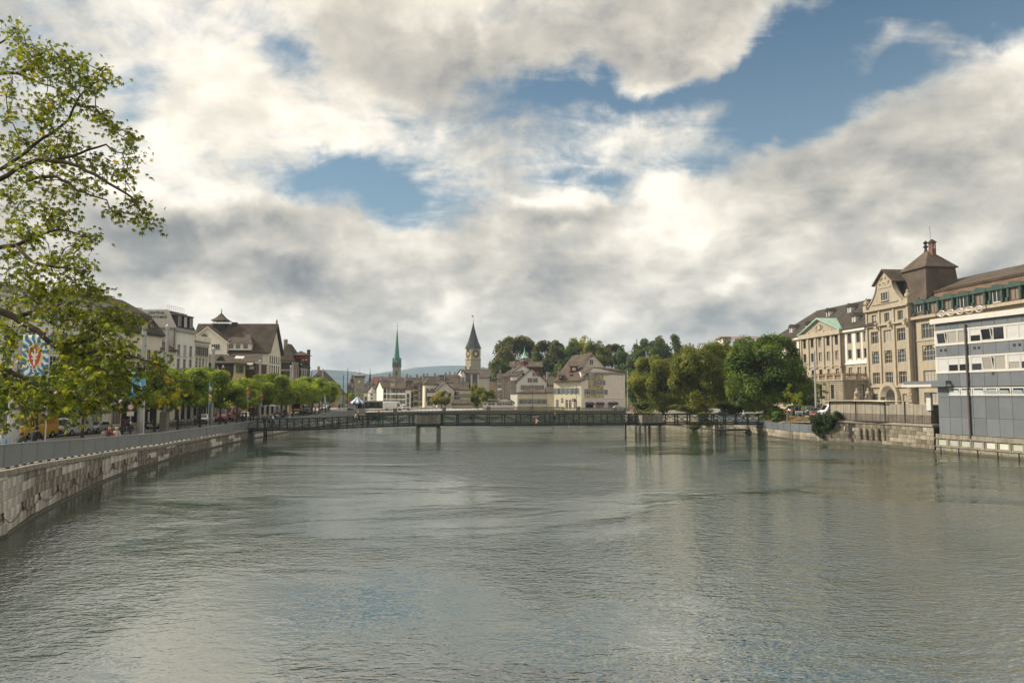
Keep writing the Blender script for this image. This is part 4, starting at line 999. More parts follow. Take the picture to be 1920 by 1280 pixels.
hband(zz(726),.3,.3,0,wr_,T=T2); hband(zeR-.55,.5,.7,0,wr_,T=T2); hband(zz(646),.2,.15,0,wr_,nm='string_course',T=T2)
g = MB(m_pipe); g.tube([(w1+.35,.55,2.6),(w1+.35,.55,zz(598)),(w1+.1,.3,zz(590))],.13,6); g.obj('downpipe',root)
pa = onl(1687,94.2,LB,505); pb = onl(1735,94.2,LB,500); ul = (Bp-A).normalized(); tx0,tx1 = (pa-A).dot(ul),(pb-A).dot(ul); ty0,ty1 = 2.2,2.2+6.6
def zt(px,py,dy=0): return at(px,py,fl(px).y+dy).z
tz0 = ztopG-.6; tz1 = at(1735,500,pb.y).z; tzp = at(1738,472,(pa.y+pb.y)/2+1).z
g = MB(m_tile_br); ct = ((tx0+tx1)/2,(ty0+ty1)/2)
lv = [(tz0-1.5,-1.6),(tz0,-.8),(tz0+2.5,-.15),(tz1-.05,.25),(tz1,-.1),(tz1+.2,-.1),(tzp-.05,(tx1-tx0)/2-.5),(tzp,(tx1-tx0)/2-.3)]
rings = [[(tx0+i,ty0+i,z),(tx1-i,ty0+i,z),(tx1-i,ty1-i,z),(tx0+i,ty1-i,z)] for z,i in lv]
vs = [p for r in rings for p in r]; fs = []
for k in range(len(rings)-1):
    for j in range(4): fs.append((k*4+j,k*4+(j+1) % 4,k*4+4+(j+1) % 4,k*4+4+j))
fs.append(tuple(range(len(vs)-4,len(vs)))); g.add(vs,fs); g.obj('tower_roof',root)
g = MB(m_tile_or)
for (a,b) in ((0,1),(1,2),(3,0)):
    pts = [rings[k][a] for k in (1,2)]
fx,fy = ct; g = MB(m_iron); g.lathe([(.35,tzp-.1),(.2,tzp+.6),(.5,tzp+.9),(.15,tzp+1.3),(.45,tzp+1.7),(.1,tzp+2.1)],8,(fx-.4,fy)); g.tube([(fx+.2,fy+.6,tzp),(fx+.2,fy+.6,tzp+4.8)],.04,4); g.obj('finial',root)
g = MB(m_brick,m_tile_dk); chx,chy = fx+1.1,fy+.2; zc = tzp+.2
g.box(chx-.5,chx+.5,chy-.4,chy+.4,tzp-3.0,zc)
for x in (-.5,-.08,.34):
    for y in (-.4,.24): g.box(chx+x,chx+x+.16,chy+y,chy+y+.16,zc,zc+1.1)
g.box(chx-.6,chx+.6,chy-.5,chy+.5,zc+1.1,zc+1.25); g.lathe([(.85,zc+1.25),(.45,zc+1.6),(.1,zc+1.9)],4,(chx,chy),1,pi/4); g.obj('tower_chimney',root)
rz0,rz1,rz2 = zeR-.1,at(1800,537,fl(1790).y+1.5).z,at(1800,519,fl(1790).y+8).z
g = MB(m_tile_or,m_tile_br)
X0,X1 = w1+.6,w1+wr_
g.add([(X0,.4,rz0),(X1,.4,rz0),(X1,1.6,rz0+.9),(X0,1.6,rz0+.9),(X1,3.6,rz1),(X0,3.6,rz1)],[(0,1,2,3),(3,2,4,5)],0)
g.add([(X0,3.3,rz1+.12),(X1,3.3,rz1+.12),(X1,9.8,rz2),(X0,9.8,rz2),(X1,17,rz1-2),(X0,17,rz1-2),(X1,3.3,rz1-.15),(X0,3.3,rz1-.15)],[(0,1,2,3),(3,2,4,5),(7,6,1,0)],1)
g.add([(X0,.4,rz0),(X0,3.6,rz1),(X0,9.8,rz2),(X0,17,rz1-2),(X0,17,rz0)],[(0,1,2,3,4)],1)
g.add([(X1,.4,rz0),(X1,3.6,rz1),(X1,9.8,rz2),(X1,17,rz1-2),(X1,17,rz0)],[(4,3,2,1,0)],1)
rf = g.obj('roof',root)
g = MB(m_tile_or)
for i in range(int((X1-X0)/.5)): g.lathe([(.1,rz1+.1),(.14,rz1+.22),(.05,rz1+.32)],5,(X0+i*.5,3.25)); g.lathe([(.12,rz2),(.15,rz2+.12),(.03,rz2+.2)],5,(X0+i*.5,9.8))
setp(g.obj('ridge_tiles',root),kind='stuff')
fmD,gmD,_ = window_meshes(1.7,1.9,2,2,m_fwhite,m_glass,0,0)
xd = X0+1.4; k = 0
while xd < X1-1:
    g = MB(m_copper); zd = rz0+.35; yd = .75
    for s in (-1,1): g.box(xd+s*1.15-.28,xd+s*1.15+.28,yd,yd+2.2,zd,zd+2.1); g.box(xd+s*1.3-.22,xd+s*1.3+.22,yd-.25,yd,zd,zd+.5); g.box(xd+s*1.15-.2,xd+s*1.15+.2,yd-.14,yd,zd+.5,zd+2.0)
    pr = [(-1.75,2.0),(-1.6,2.35),(-1.0,2.55),(-.5,2.85),(0,2.95),(.5,2.85),(1.0,2.55),(1.6,2.35),(1.75,2.0)]
    g.prism([(xd+a,zd+b) for a,b in pr][::-1],yd-.3,yd+3.0); dm = g.obj('copper_dormer',rf)
    g = MB(m_fwhite if k % 5 in (0,3) else m_fbrown,m_glass if k % 5 in (0,3) else m_sbrown); g.box(xd-.87,xd-.75,yd+.1,yd+.2,zd,zd+2); g.box(xd+.75,xd+.87,yd+.1,yd+.2,zd,zd+2); g.box(xd-.75,xd+.75,yd+.1,yd+.2,zd,zd+.14); g.box(xd-.05,xd+.05,yd+.1,yd+.2,zd+.14,zd+2); g.quad((xd-.8,yd+.17,zd),(xd+.8,yd+.17,zd),(xd+.8,yd+.17,zd+2),(xd-.8,yd+.17,zd+2),1)
    g.obj('dormer_window',dm); xd += 3.55; k += 1
# ---------------------------------------------------------------- long classical building (left part of the right bank)
m_render_w = render_('warm_white_render',(.70,.68,.63),.3)
La,Lb = fl(1450),A
d_ = Lb-La; wL = d_.length; rzL = atan2(d_.y,d_.x)
root = empty('classical_building','long four storey classical building with green copper pediment and white rendered wings','building',(La.x,La.y,0),rzL)
zeL = 20.4
def xl(px): p = fl(px); return (p-La).length
mb = MB(m_render_w,m_sand,m_rust)
ym = fl(1550).y
def zl(py,px=1600): return at(px,py,fl(px).y).z
st_n = dict(nx=2,nz=2,fr=m_fdark,gl=m_glass,sill=1,fw=.08)
st_na = dict(nx=2,nz=2,fr=m_fdark,gl=m_glass,arch=1,sill=1,fw=.08)
pm0,pm1 = xl(1509),xl(1585)
zf = [(zl(707),zl(689)-zl(707)),(zl(672),zl(655)-zl(672)),(zl(643),zl(624.5)-zl(643))]
zgr = (zl(748),zl(729)-zl(748))
def wing(x0,x1,xs):
    T = Matrix.Translation((x0,0,0)); xs = [x-x0 for x in xs]
    zsplit = zl(682)
    M3 = MB(m_sand); wall_face(root,M3,T,x1-x0,2.4,zsplit,[(zgr[0],zgr[1],1.3,xs,st_n),(zf[0][0],zf[0][1],1.3,xs,st_n)],.3); M3.obj('lower_wall',root)
    M3 = MB(m_render_w); wall_face(root,M3,T,x1-x0,zsplit,zeL,[(zf[1][0],zf[1][1],1.3,xs,st_n),(zf[2][0],zf[2][1],1.3,xs,st_n)],.3); M3.obj('wall',root)
    for x in xs: # stone strip panels between floors
        g = MB(m_sandt); g.box(x+x0-.95,x+x0+.95,-.06,-.003,zf[1][0]+zf[1][1]+.14,zf[2][0]-.14)
        for s in (-1,1): g.box(x+x0+s*.82-.13,x+x0+s*.82+.13,-.06,-.003,zf[1][0]-.4,zf[1][0]+zf[1][1]+.14); g.box(x+x0+s*.82-.13,x+x0+s*.82+.13,-.06,-.003,zf[2][0]-.14,zf[2][0]+zf[2][1]+.2)
        g.obj('window_strip',root)
wing(0,pm0,[xl(p) for p in (1463,1481,1493.5,1506) if xl(p) < pm0-1])
xs_m = [pm0+(i+.5)*(pm1-pm0)/5 for i in range(5)]
wing(pm1,wL,[xl(1596.5),xl(1613),xl(1629)-.4])
M3 = MB(m_sand); T = Matrix.Translation((pm0,-.6,0))
wall_face(root,M3,T,pm1-pm0,2.4,zeL,[(zgr[0],zgr[1],1.2,[x-pm0 for x in xs_m],st_na),(zf[0][0],zf[0][1],1.2,[x-pm0 for x in xs_m],st_na),(zf[1][0],zf[1][1],1.2,[x-pm0 for x in xs_m],st_n),(zf[2][0],zf[2][1],1.2,[x-pm0 for x in xs_m],st_n)],.3)
M3.quad((pm1,-.6,2.4),(pm1,0,2.4),(pm1,0,zeL),(pm1,-.6,zeL)); M3.quad((pm0,0,2.4),(pm0,-.6,2.4),(pm0,-.6,zeL),(pm0,0,zeL)); M3.obj('centre_wall',root)
for i in range(6):
    x = pm0+.25+i*(pm1-pm0-.5)/5; g = MB(m_sandt); g.box(x-.32,x+.32,-.86,-.603,zl(683),zl(617)); g.box(x-.45,x+.45,-.95,-.603,zl(617),zl(612)); g.box(x-.4,x+.4,-.92,-.603,zl(683)-.4,zl(683)); g.obj('pilaster',root)
g = MB(m_sandt); g.box(pm0-.3,pm1+.3,-1.15,-.605,zeL-.9,zeL+.1); g.box(pm0,pm1,-.75,-.604,zl(684),zl(682)); g.obj('entablature',root)
g = MB(m_render_w); g.box(-.4,pm0-.3,-.6,-.003,zeL-.7,zeL); g.box(pm1+.3,wL,-.6,-.003,zeL-.7,zeL); g.box(-.1,pm0,-.2,-.003,zl(683),zl(681)); g.box(pm1,wL,-.2,-.003,zl(683),zl(681)); g.obj('cornice',root)
pk = at(1546,595,ym).z; cxm = (pm0+pm1)/2
g = MB(m_sand); g.add([(pm0,-.62,zeL),(pm1,-.62,zeL),(cxm,-.62,pk-.25)],[(0,1,2)]); g.obj('pediment',root)
g = MB(m_sandt); g.M = Matrix.Translation((cxm,-.66,zeL+1.3)) @ Matrix.Rotation(pi/2,4,'X'); g.lathe([(.35,-.05),(.6,0),(.6,.15),(.35,.12)],14); g.M = None
for i in range(10): a = i*2*pi/10; g.M = Matrix.Translation((cxm+1.3*cos(a),-.66,zeL+1.3+.55*sin(a))); g.lathe([(.01,-.2),(.3,0),(.01,.2)],6)
g.M = None; g.obj('pediment_carving',root)
g = MB(mat('copper_pale',(.30,.44,.36),.7,.3,var=.2,scale=1),m_sandt)
for s in (-1,1):
    e = pm0-.5 if s < 0 else pm1+.5
    g.add([(e,-1.3,zeL+.15),(cxm,-1.3,pk),(cxm,6.5,pk),(e,6.5,zeL+.15),(e,-1.3,zeL-.1),(cxm,-1.3,pk-.3),(cxm,6.5,pk-.3),(e,6.5,zeL-.1)],[(0,1,2,3),(0,4,5,1),(7,6,5,4),(0,3,7,4)])
g.obj('pediment_roof',root)
dL = 17; rhL = at(1600,563,fl(1600).y+8.5).z-zeL
rf = roofmesh(wL+3,dL,zeL,rhL,'hip',m_tile_dk,.7,8.5,7.5).obj('roof',root)
mbk = MB(m_render_w); mbk.quad((0,dL,2.4),(0,0,2.4),(0,0,zeL),(0,dL,zeL)); mbk.quad((wL,dL,2.4),(0,dL,2.4),(0,dL,zeL),(wL,dL,zeL)); mbk.obj('back_wall',root)
def small_dormer(px,py,rowy,m=m_render_w):
    x = xl(px); y0 = rowy; z0 = zeL+rhL*(y0+.7)/9.2-.1
    g = MB(m,m_tile_dk); g.box(x-.6,x-.38,y0,y0+2,z0,z0+1.5); g.box(x+.38,x+.6,y0,y0+2,z0,z0+1.5); g.box(x-.38,x+.38,y0+.002,y0+2,z0-.1,z0+.12)
    g.add([(x-.95,y0-.3,z0+1.4),(x+.95,y0-.3,z0+1.4),(x,y0-.3,z0+2.2),(x-.95,y0+3,z0+1.4),(x+.95,y0+3,z0+1.4),(x,y0+3.6,z0+2.2)],[(0,1,2),(1,4,5,2),(3,0,2,5),(0,3,4,1)],1)
    o = g.obj('dormer',rf); g = MB(m_glass); g.quad((x-.38,y0+.1,z0+.1),(x+.38,y0+.1,z0+.1),(x+.38,y0+.1,z0+1.5),(x-.38,y0+.1,z0+1.5)); g.obj('dormer_window',o)
for px in (1478,1508.5,1596,1632): small_dormer(px,0,1.2)
for px in (1520,1559,1595,1636): small_dormer(px,0,5.0)
g = MB(m_pipe)
for px in (1507,1586): x = xl(px); g.tube([(x,-.7,2.6),(x,-.7,zeL-1),(x-.3,-.9,zeL)],.12,5);
g.obj('downpipe',root)
P = Vector((67.9,146.0)); yc = 146.0; Pl = Vector((86.5-.1275*157.5,157.5)); Pr = Vector((LA-.1275*146-.0,146.0))
root = empty('terrace_podium','rusticated stone terrace with balustrade and red flowers in front of the classical building','building',(Pl.x,Pl.y,0),atan2(P.y-Pl.y,P.x-Pl.x))
wP = (P-Pl).length; dP = 6.5; zt_ = at(1580,713,146).z
st_p = dict(nx=2,nz=2,fr=m_fdark,gl=m_glass,arch=1,sill=0,fw=.08)
mb = MB(m_rust)
wall_face(root,mb,I4,wP,2.4,zt_,[(zl(747),2.9,1.2,[wP*.28,wP*.66],st_p)],.35)
TR = Matrix.Translation((wP,0,0)) @ Matrix.Rotation(pi/2,4,'Z')
wall_face(root,mb,TR,dP,2.4,zt_,[(zl(749),3.1,1.5,[dP*.6],st_p)],.35)
mb.quad((0,0,zt_),(wP,0,zt_),(wP,dP,zt_),(0,dP,zt_)); mb.obj('wall',root)
nc = int((zt_-3.3)/.48)
for T,w in ((I4,wP),(TR,dP)):
    ops = [wP*.28,wP*.66] if w is wP else [dP*.6]
    for j in range(nc):
        z = 3.4+j*.48; xs_ = [0]
        for o_ in ops: xs_ += [o_-.95,o_+.95]
        xs_.append(w)
        for a,b in zip(xs_[::2],xs_[1::2]):
            if z > zl(747)+3.2: break
            g = MB(m_rust); g.bbox(a+.02,b-.02,-.10,-.003,z+.03,z+.45,.03); o = g.obj('stone_course',root); o.matrix_local = T
        if z > zl(747)+3.2:
            g = MB(m_rust); g.bbox(.02,w-.02,-.10,-.003,z+.03,z+.45,.03); o = g.obj('stone_course',root); o.matrix_local = T
m_flow = leafm('flower_boxes',[(0,(.06,.09,.02)),(.5,(.30,.06,.02)),(1,(.45,.10,.03))],.2)
for T,w in ((I4,wP),(TR,dP)):
    g = MB(m_sandt); g.box(-.25,w+.25,-.3,-.002,zt_,zt_+.25); g.box(-.15,w+.15,-.2,.25,zt_+1.15,zt_+1.35)
    n = int(w/.32)
    for i in range(n+1):
        x = i*w/n; g.lathe([(.09,zt_+.25),(.12,zt_+.5),(.07,zt_+.8),(.09,zt_+1.15)],5,(x,.03))
    for i in range(int(w/2.6)+1):
        x = i*w/int(w/2.6); g.box(x-.3,x+.3,-.26,.3,zt_+.25,zt_+1.5)
    o = g.obj('balustrade',root); o.matrix_local = T
    g = MB(m_flow); lv = []
    for i in range(int(w*110)):
        x = R.uniform(0,w); y = R.uniform(-.5,.3); z = zt_+1.2+R.uniform(-.35,.35); s = R.uniform(.06,.14); a = R.uniform(0,3)
        g.add([(x,y,z),(x+s*cos(a),y+s*sin(a),z+s*.4),(x+s*.3,y-.05,z+s*1.1)],[(0,1,2)]); lv.append(R.random())
    o = g.obj('flowers',root); at_ = o.data.attributes.new('lv','FLOAT','FACE'); at_.data.foreach_set('value',lv); o.matrix_local = T; o['kind'] = 'stuff'
root = empty('garden_balustrade','low stone balustrade at the foot of the terrace left of the shed roof','balustrade',(at(1545,757,125).x,125,0),-.1)
z0 = at(1560,762,125).z; g = MB(m_sandt); Lb_ = 5.8
g.box(0,Lb_,-.2,.2,z0,z0+.2); g.box(0,Lb_,-.2,.2,z0+1.0,z0+1.18)
n = 16
for i in range(n): g.lathe([(.08,z0+.2),(.13,z0+.45),(.06,z0+.75),(.09,z0+1.0)],6,((i+.5)*Lb_/n,0))
g.box(0,Lb_,-.3,.3,2.4,z0); g.obj('balustrade',root)
for (px,lab) in ((1607,'carved stone figure on a pedestal above the shed roof, left one'),(1628,'carved stone figure on a pedestal beside the sandstone corner above the shed roof')):
    p = at(px,750,128); root = empty('stone_figure',lab,'statue',(p.x,128,0)); z0 = at(px,753,128).z
    g = MB(m_sandt); g.lathe([(.75,z0-3),(.75,z0),(.85,z0+.1),(.6,z0+.25)],10); g.obj('pedestal',root)
    g = MB(m_sandt,); g.lathe([(.5,z0+.25),(.55,z0+.7),(.35,z0+1.3),(.42,z0+1.6),(.3,z0+1.85),(.12,z0+1.95),(.2,z0+2.15),(.17,z0+2.35),(.02,z0+2.45)],9); g.tube([(.3,-.1,z0+1.7),(.55,-.3,z0+1.3),(.3,-.5,z0+1.2)],.1,6); g.tube([(-.3,-.1,z0+1.7),(-.5,-.25,z0+1.3),(-.2,-.45,z0+1.0)],.1,6); g.obj('figure',root,smooth=True)
# ---------------------------------------------------------------- left row of houses (facade line X = -66 + .05 Y)
a_,b_ = -66.0,.05
def fq(px,py=742,off=0.0): return onl(px,a_+off,b_,py)
def zq(px,py,off=0.0): P = fq(px,py,off); return at(px,py,P.y).z
w_white = render_('left_white',(.80,.78,.73),.3); w_cream = render_('left_cream',(.74,.68,.55)); w_warm = render_('left_warm',(.78,.74,.64)); w_grey = render_('left_grey',(.62,.60,.57)); w_yel = render_('left_yellow',(.62,.53,.28)); w_pink = render_('left_pinkish',(.62,.55,.52))
m_shing = mat('dark_shingle',(.075,.058,.042),.9,.15,var=.35,scale=2.5,bump=.6,bscale=10,rows=.5,rowh=.25)
m_dark = plain('shopfront_dark',(.03,.03,.032),.4)
stL = dict(nx=2,nz=2,fr=m_fwhite,gl=m_glass,sill=1); stS = dict(nx=2,nz=2,fr=m_fwhite,gl=m_glass_far,sill=1,sh=m_sgrey)
st_shop = dict(nx=3,nz=2,fr=m_fdark,gl=m_glass,sill=0,fw=.08)
gz = 1.4
shop = lambda w,n,h=2.9: (gz+.35,h,w,n,st_shop)
H = {}
p0,p1 = fq(-130),fq(205)
wA = (p1-p0).length
H[1] = house('long white flat roofed block behind the plane tree leaves at the left edge',p0,p1,12,gz,19.0,.7,'flat',w_white,m_zinc,
      rows=[shop(3.0,8,3.2)]+[(6.2+k*3.15,1.95,1.35,14,stL) for k in range(4)],band=[(5.2,.25),(18.0,.2)],cat='building',name='apartment_building')
p0,p1 = fq(205),fq(300)
H[2] = house('cream house with dark mansard roof and round dormers left of the pharmacy gable',p0,p1,12,gz,16.3,6.2,'gx',w_cream,m_tile_dk,
      rows=[shop(2.2,5)]+[(zq(285,704),1.7,1.1,6,stL),(zq(285,676),1.8,1.1,6,stL),(zq(285,647.5),1.9,1.1,6,stL)],kink=(2.6,3.6),ry=7.5,dorm=[(3.0,.6),(7.5,.6),(11.5,.6)],dfr=m_tile_dk,band=[(5.1,.25)],dh=1.1)
p0,p1 = fq(300),fq(325)
H[3] = house('narrow low cream house squeezed under the pharmacy gable wall',p0,p1,9,gz,14.0,3.0,'gx',w_warm,m_tile_br,rows=[shop(2.4,1),(6.0,1.6,1.0,2,stL),(9.2,1.6,1.0,2,stL),(12.0,1.3,1.0,2,stL)],chim=1)
p0,p1 = fq(325),fq(362)
ze4 = zq(330,617)
H[4],w4,rz4 = house('tall white building with CENTRAL APOTHEKE lettering on its grey gable wall',p0,p1,11.5,gz,ze4,.3,'flat',w_white,m_zinc,
      rows=[shop(1.4,3,3.4),(zq(345,707),1.6,1.0,3,stS),(zq(345,693.5),2.0,1.05,3,stL),(zq(345,667.5),2.0,1.05,3,stL),(zq(345,641),2.1,1.05,3,stL)],band=[(5.6,.2)],cat='building',name='pharmacy_building')
ztop = at(313,580,p0.y).z
g = MB(w_grey,m_tile_dk); D4 = 11.5
poly = [(0,ze4-4.5),(0,ze4+.3),(1.6,ztop),(6.4,ztop),(6.4,ztop+.35),(D4,ztop+.55),(D4,ze4-4.5)]
vs = [(-.06,y,z) for y,z in poly]+[(.35,y,z) for y,z in poly]; n = len(poly)
g.add(vs,[tuple(range(n)),tuple(range(2*n-1,n-1,-1))]+[(i,n+i,n+(i+1) % n,(i+1) % n) for i in range(n)]); g.obj('gable_wall',H[4])
g = MB(m_tile_dk,m_zinc); g.add([(.35,-.1,ze4+.3),(w4,-.1,ze4+.3),(w4,1.7,ztop-.1),(.35,1.7,ztop-.1),(w4,D4,ztop),(.35,D4,ztop),(w4,D4,ze4)],[(0,1,2,3),(1,6,4,2)],0); g.add([(.35,1.7,ztop-.1),(w4,1.7,ztop-.1),(w4,D4,ztop),(.35,D4,ztop)],[(0,1,2,3)],1); mr4 = g.obj('mansard_roof',H[4])
for i in range(3):
    x = 1.2+i*(w4-1.6)/2.6; g = MB(m_tile_dk,m_zinc); g.box(x-.7,x+.7,.0,2.2,ze4+.45,ze4+2.7); g.box(x-.85,x+.85,-.15,2.3,ze4+2.7,ze4+2.85,1); o = g.obj('dormer',mr4)
    g = MB(m_fwhite,m_glass); g.box(x-.45,x-.37,-.06,-.003,ze4+.6,ze4+2.5); g.box(x+.37,x+.45,-.06,-.003,ze4+.6,ze4+2.5); g.quad((x-.37,-.02,ze4+.6),(x+.37,-.02,ze4+.6),(x+.37,-.02,ze4+2.5),(x-.37,-.02,ze4+2.5),1); g.obj('dormer_window',o)
g = MB(m_rail)
for i in range(9): g.box(.5+i*(w4-1)/8-.02,.5+i*(w4-1)/8+.02,2.0,2.04,ztop,ztop+.9)
g.box(.5,w4-.5,2,2.04,ztop+.88,ztop+.92); g.obj('roof_railing',mr4)
g = MB(m_pipe); g.box(-.12,-.061,.0,5.6,ze4+.02,ze4+.14); g.tube([(-.15,.15,gz),(-.15,.15,ze4)],.07,5); g.box(-.1,-.061,5.6,5.75,gz+8,ze4+.14); g.obj('downpipe',H[4])
m_sign = plain('sign_green',(.035,.075,.06),.6)
def text_mesh(s,size,ext,m,font_scale=1.0,align='LEFT',bold=0.0):
    cu = bpy.data.curves.new('t','FONT'); cu.body = s; cu.size = size; cu.extrude = ext; cu.align_x = align; cu.offset = bold; cu.resolution_u = 2
    o = bpy.data.objects.new('t',cu); COL.objects.link(o); dg = bpy.context.evaluated_depsgraph_get(); dg.update()
    me = bpy.data.meshes.new_from_object(o.evaluated_get(dg)); bpy.data.objects.remove(o); bpy.data.curves.remove(cu); me.materials.clear(); me.materials.append(m); return me
def letters(txt,size,ext,m,parent,loc,rot,width,bold=0.0,name='letter',shear=0.0):
    """each letter its own mesh,laid out along local x to the given width"""
    adv = []; ms = []
    for ch in txt:
        me = text_mesh(ch,size,ext,m,bold=bold); xs = [v.co.x for v in me.vertices]; w = (max(xs)-min(xs)) if xs else size*.3; adv.append(w); ms.append((me,min(xs) if xs else 0))
    gap = (width-sum(adv))/max(1,len(txt)-1); x = 0; M0 = Matrix.Translation(loc) @ rot
    for (me,mn),w in zip(ms,adv):
        o = place(name,me,parent); o.matrix_local = M0 @ Matrix.Translation((x-mn,0,0)); x += w+gap
yL = lambda px: (p0.x-at(px,590,p0.y).x)
RT = Matrix.Rotation(-pi/2,4,'Z') @ Matrix.Rotation(pi/2,4,'X')
z1,z2 = at(295,588.5,p0.y).z,at(295,596.5,p0.y).z
letters('CENTRAL',.66,.03,m_sign,H[4],(-.10,yL(277),z1),RT,(at(309,590,p0.y).x-at(277,590,p0.y).x),.004)
letters('APOTHEKE',.66,.03,m_sign,H[4],(-.10,yL(277),z2),RT,(at(313,590,p0.y).x-at(277,590,p0.y).x),.004)
p0,p1 = fq(362.5),fq(389)
st_ar = dict(nx=2,nz=3,fr=m_fwhite,gl=m_glass,arch=1,sill=0)
H[5] = house('white building with arcaded windows and a strip of tall narrow windows',p0,p1,8,gz,zq(375,639),.9,'flat',w_warm,w_warm,
      rows=[shop(1.2,4,3.2),(5.6,1.8,.9,4,stL),(zq(375,690),zq(375,670)-zq(375,690),1.0,4,st_ar),(zq(375,667),zq(375,650)-zq(375,667),.72,7,dict(nx=1,nz=2,fr=m_sgrey,gl=m_glass,sill=0,fw=.05))],band=[(zq(375,668.5),.2),(zq(375,648.5),.2),(5.0,.2)],cat='building',name='arcade_building')
YF = 168.0; zF = lambda py: at(440,py,YF).z; xF = lambda px,py=660: at(px,py,YF).x
xl_,xr_ = xF(360),xF(504)
dF = 8.6; zeF = zF(661)
stF = dict(nx=4,nz=2,fr=m_fwhite,gl=m_glass,sill=1); stF1 = dict(nx=1,nz=2,fr=m_fdark,gl=m_glass,sill=1); stFa = dict(nx=1,nz=2,fr=m_fdark,gl=m_glass,arch=1,sill=0)
wF = xr_-xl_
H[6],wq,rq = house('large gabled building with steep brown roof, cupola and cross gable with a round window',(xl_,YF),(xr_,YF),dF,gz,zeF,zF(608)-zeF+.6,'gx',w_warm,m_tile_br,
      rows=[(zF(677),zF(665)-zF(677),2.0,[xF(p)-xl_ for p in (434,456,485)],stF),(zF(698),1.7,1.9,[xF(p)-xl_ for p in (434,456,484)],stF),(zF(714),1.7,1.9,[xF(p)-xl_ for p in (434,456,486)],stF)],
      right=[(zF(679),zF(666)-zF(679),.75,5,stF1),(zF(702),zF(684)-zF(702),.8,5,stFa),(zF(722),1.9,.8,5,stF1),(zF(744),2.0,.8,5,stF1),(zF(662)+.9,1.5,.65,[dF*.35,dF*.5,dF*.65],stF1)],ov=.7,band=[(zF(684),.12)],cat='building',name='gabled_building')
g = MB(w_grey); g.box(xF(478)-xl_,wF+.03,-.035,-.003,zF(702),zF(684)); g.obj('grey_band',H[6])
g = MB(w_grey); g.box(wF+.003,wF+.035,-.03,dF,zF(700),zF(688));
cg0,cg1 = xF(363)-xl_-1.0,xF(430)-xl_+.4; cgm = (cg0+cg1)/2; zc0 = zF(642); zc1 = at(388,612,YF-1.5).z
g = MB(w_warm,m_tile_br,m_sill,m_glass); yc_ = -1.4
g.add([(cg0+.4,yc_,zeF-.3),(cg1-.4,yc_,zeF-.3),(cg1-.4,yc_,zc0),(cgm,yc_,zc1-.2),(cg0+.4,yc_,zc0)],[(0,1,2,3,4)]); g.quad((cg1-.4,yc_,zeF-.3),(cg1-.4,0,zeF-.3),(cg1-.4,0,zc0+1),(cg1-.4,yc_,zc0)); g.box(cg0,cg1,yc_,0,zeF-.5,zeF-.31)
g.obj('cross_gable_wall',H[6])
g = MB(m_tile_br,w_warm)
for s,e in ((-1,cg0-.3),(1,cg1+.3)):
    g.add([(e,yc_-.5,zc0-.3),(cgm,yc_-.5,zc1),(cgm,4.3,zc1),(e,3.4,zc0-.3)],[(0,1,2,3)]); g.add([(e,yc_-.52,zc0-.3),(cgm,yc_-.52,zc1),(cgm,yc_-.52,zc1-.32),(e,yc_-.52,zc0-.62)],[(0,1,2,3)],1)
g.obj('cross_gable_roof',H[6])
g = MB(m_sill,m_glass); g.M = Matrix.Translation((xF(387)-xl_,yc_-.05,zF(632))) @ Matrix.Rotation(pi/2,4,'X'); g.lathe([(.55,-.02),(.85,0),(.85,.12),(.55,.1)],16,cap=False); g.lathe([(.56,.0),(.01,.001)],16,mi=1,cap=False); g.M = None; g.box(xF(387)-xl_-.04,xF(387)-xl_+.04,yc_-.1,yc_-.04,zF(632)-.55,zF(632)+.55); g.box(xF(387)-xl_-.55,xF(387)-xl_+.55,yc_-.1,yc_-.04,zF(632)-.04,zF(632)+.04)
g.obj('round_window',H[6])
for pxw in (409,):
    fm,gm,sm = window_meshes(2.0,1.3,4,1,m_fwhite,m_glass,0,1); o = place('window',fm,H[6],(xF(pxw)-xl_,yc_-.003,zF(656))); place('pane',gm,o,(0,.012,0)); place('sill',sm,o,(0,.2,0))
d0,d1 = xF(430)-xl_,xF(473)-xl_; g = MB(w_warm,m_tile_br); zd0,zd1 = zF(656.5),zF(644)
g.box(d0,d1,-.9,3,zd0,zd1,0); g.add([(d0-.3,-1.4,zd1),(d1+.4,-1.4,zd1),(d1-1.6,2.6,zF(625)),(d0,2.6,zF(625)),(d1+.4,3,zd1)],[(0,1,2,3),(1,4,2)],1); db = g.obj('long_dormer',H[6])
fm,gm,sm = window_meshes(1.15,1.15,3,2,m_fwhite,m_glass,0,0)
for px_ in (436,449,463): o = place('window',fm,db,(xF(px_)-xl_,-.91,zd0+.3)); place('pane',gm,db,(xF(px_)-xl_,-.905,zd0+.3))
g = MB(m_tile_dk); g.add([(cg0+.4,-1.55,zeF-.3),(d1,-1.2,zeF-.3),(d1,0,zeF+.7),(cg0+.4,0,zeF+.7)],[(0,1,2,3)]); g.obj('pent_roof',H[6])
cpx,cpy = xF(401,600)-xl_,4.3; g = MB(m_slate,m_fwhite,m_tile_br); zr_ = at(401,609,YF+4).z
g.box(cpx-1.5,cpx+1.5,cpy-1.3,cpy+1.3,zr_-1.8,zr_+.1,0); g.box(cpx-1.65,cpx+1.65,cpy-1.45,cpy+1.45,zr_+.1,zr_+.22)
for i in range(5):
    for y in (-1.3,1.2): g.box(cpx-1.45+i*.7,cpx-1.35+i*.7,cpy+y,cpy+y+.1,zr_+.22,zr_+.95,1)
for i in range(4):
    for x in (-1.45,1.35): g.box(cpx+x,cpx+x+.1,cpy-1.3+i*.8,cpy-1.2+i*.8,zr_+.22,zr_+.95,1)
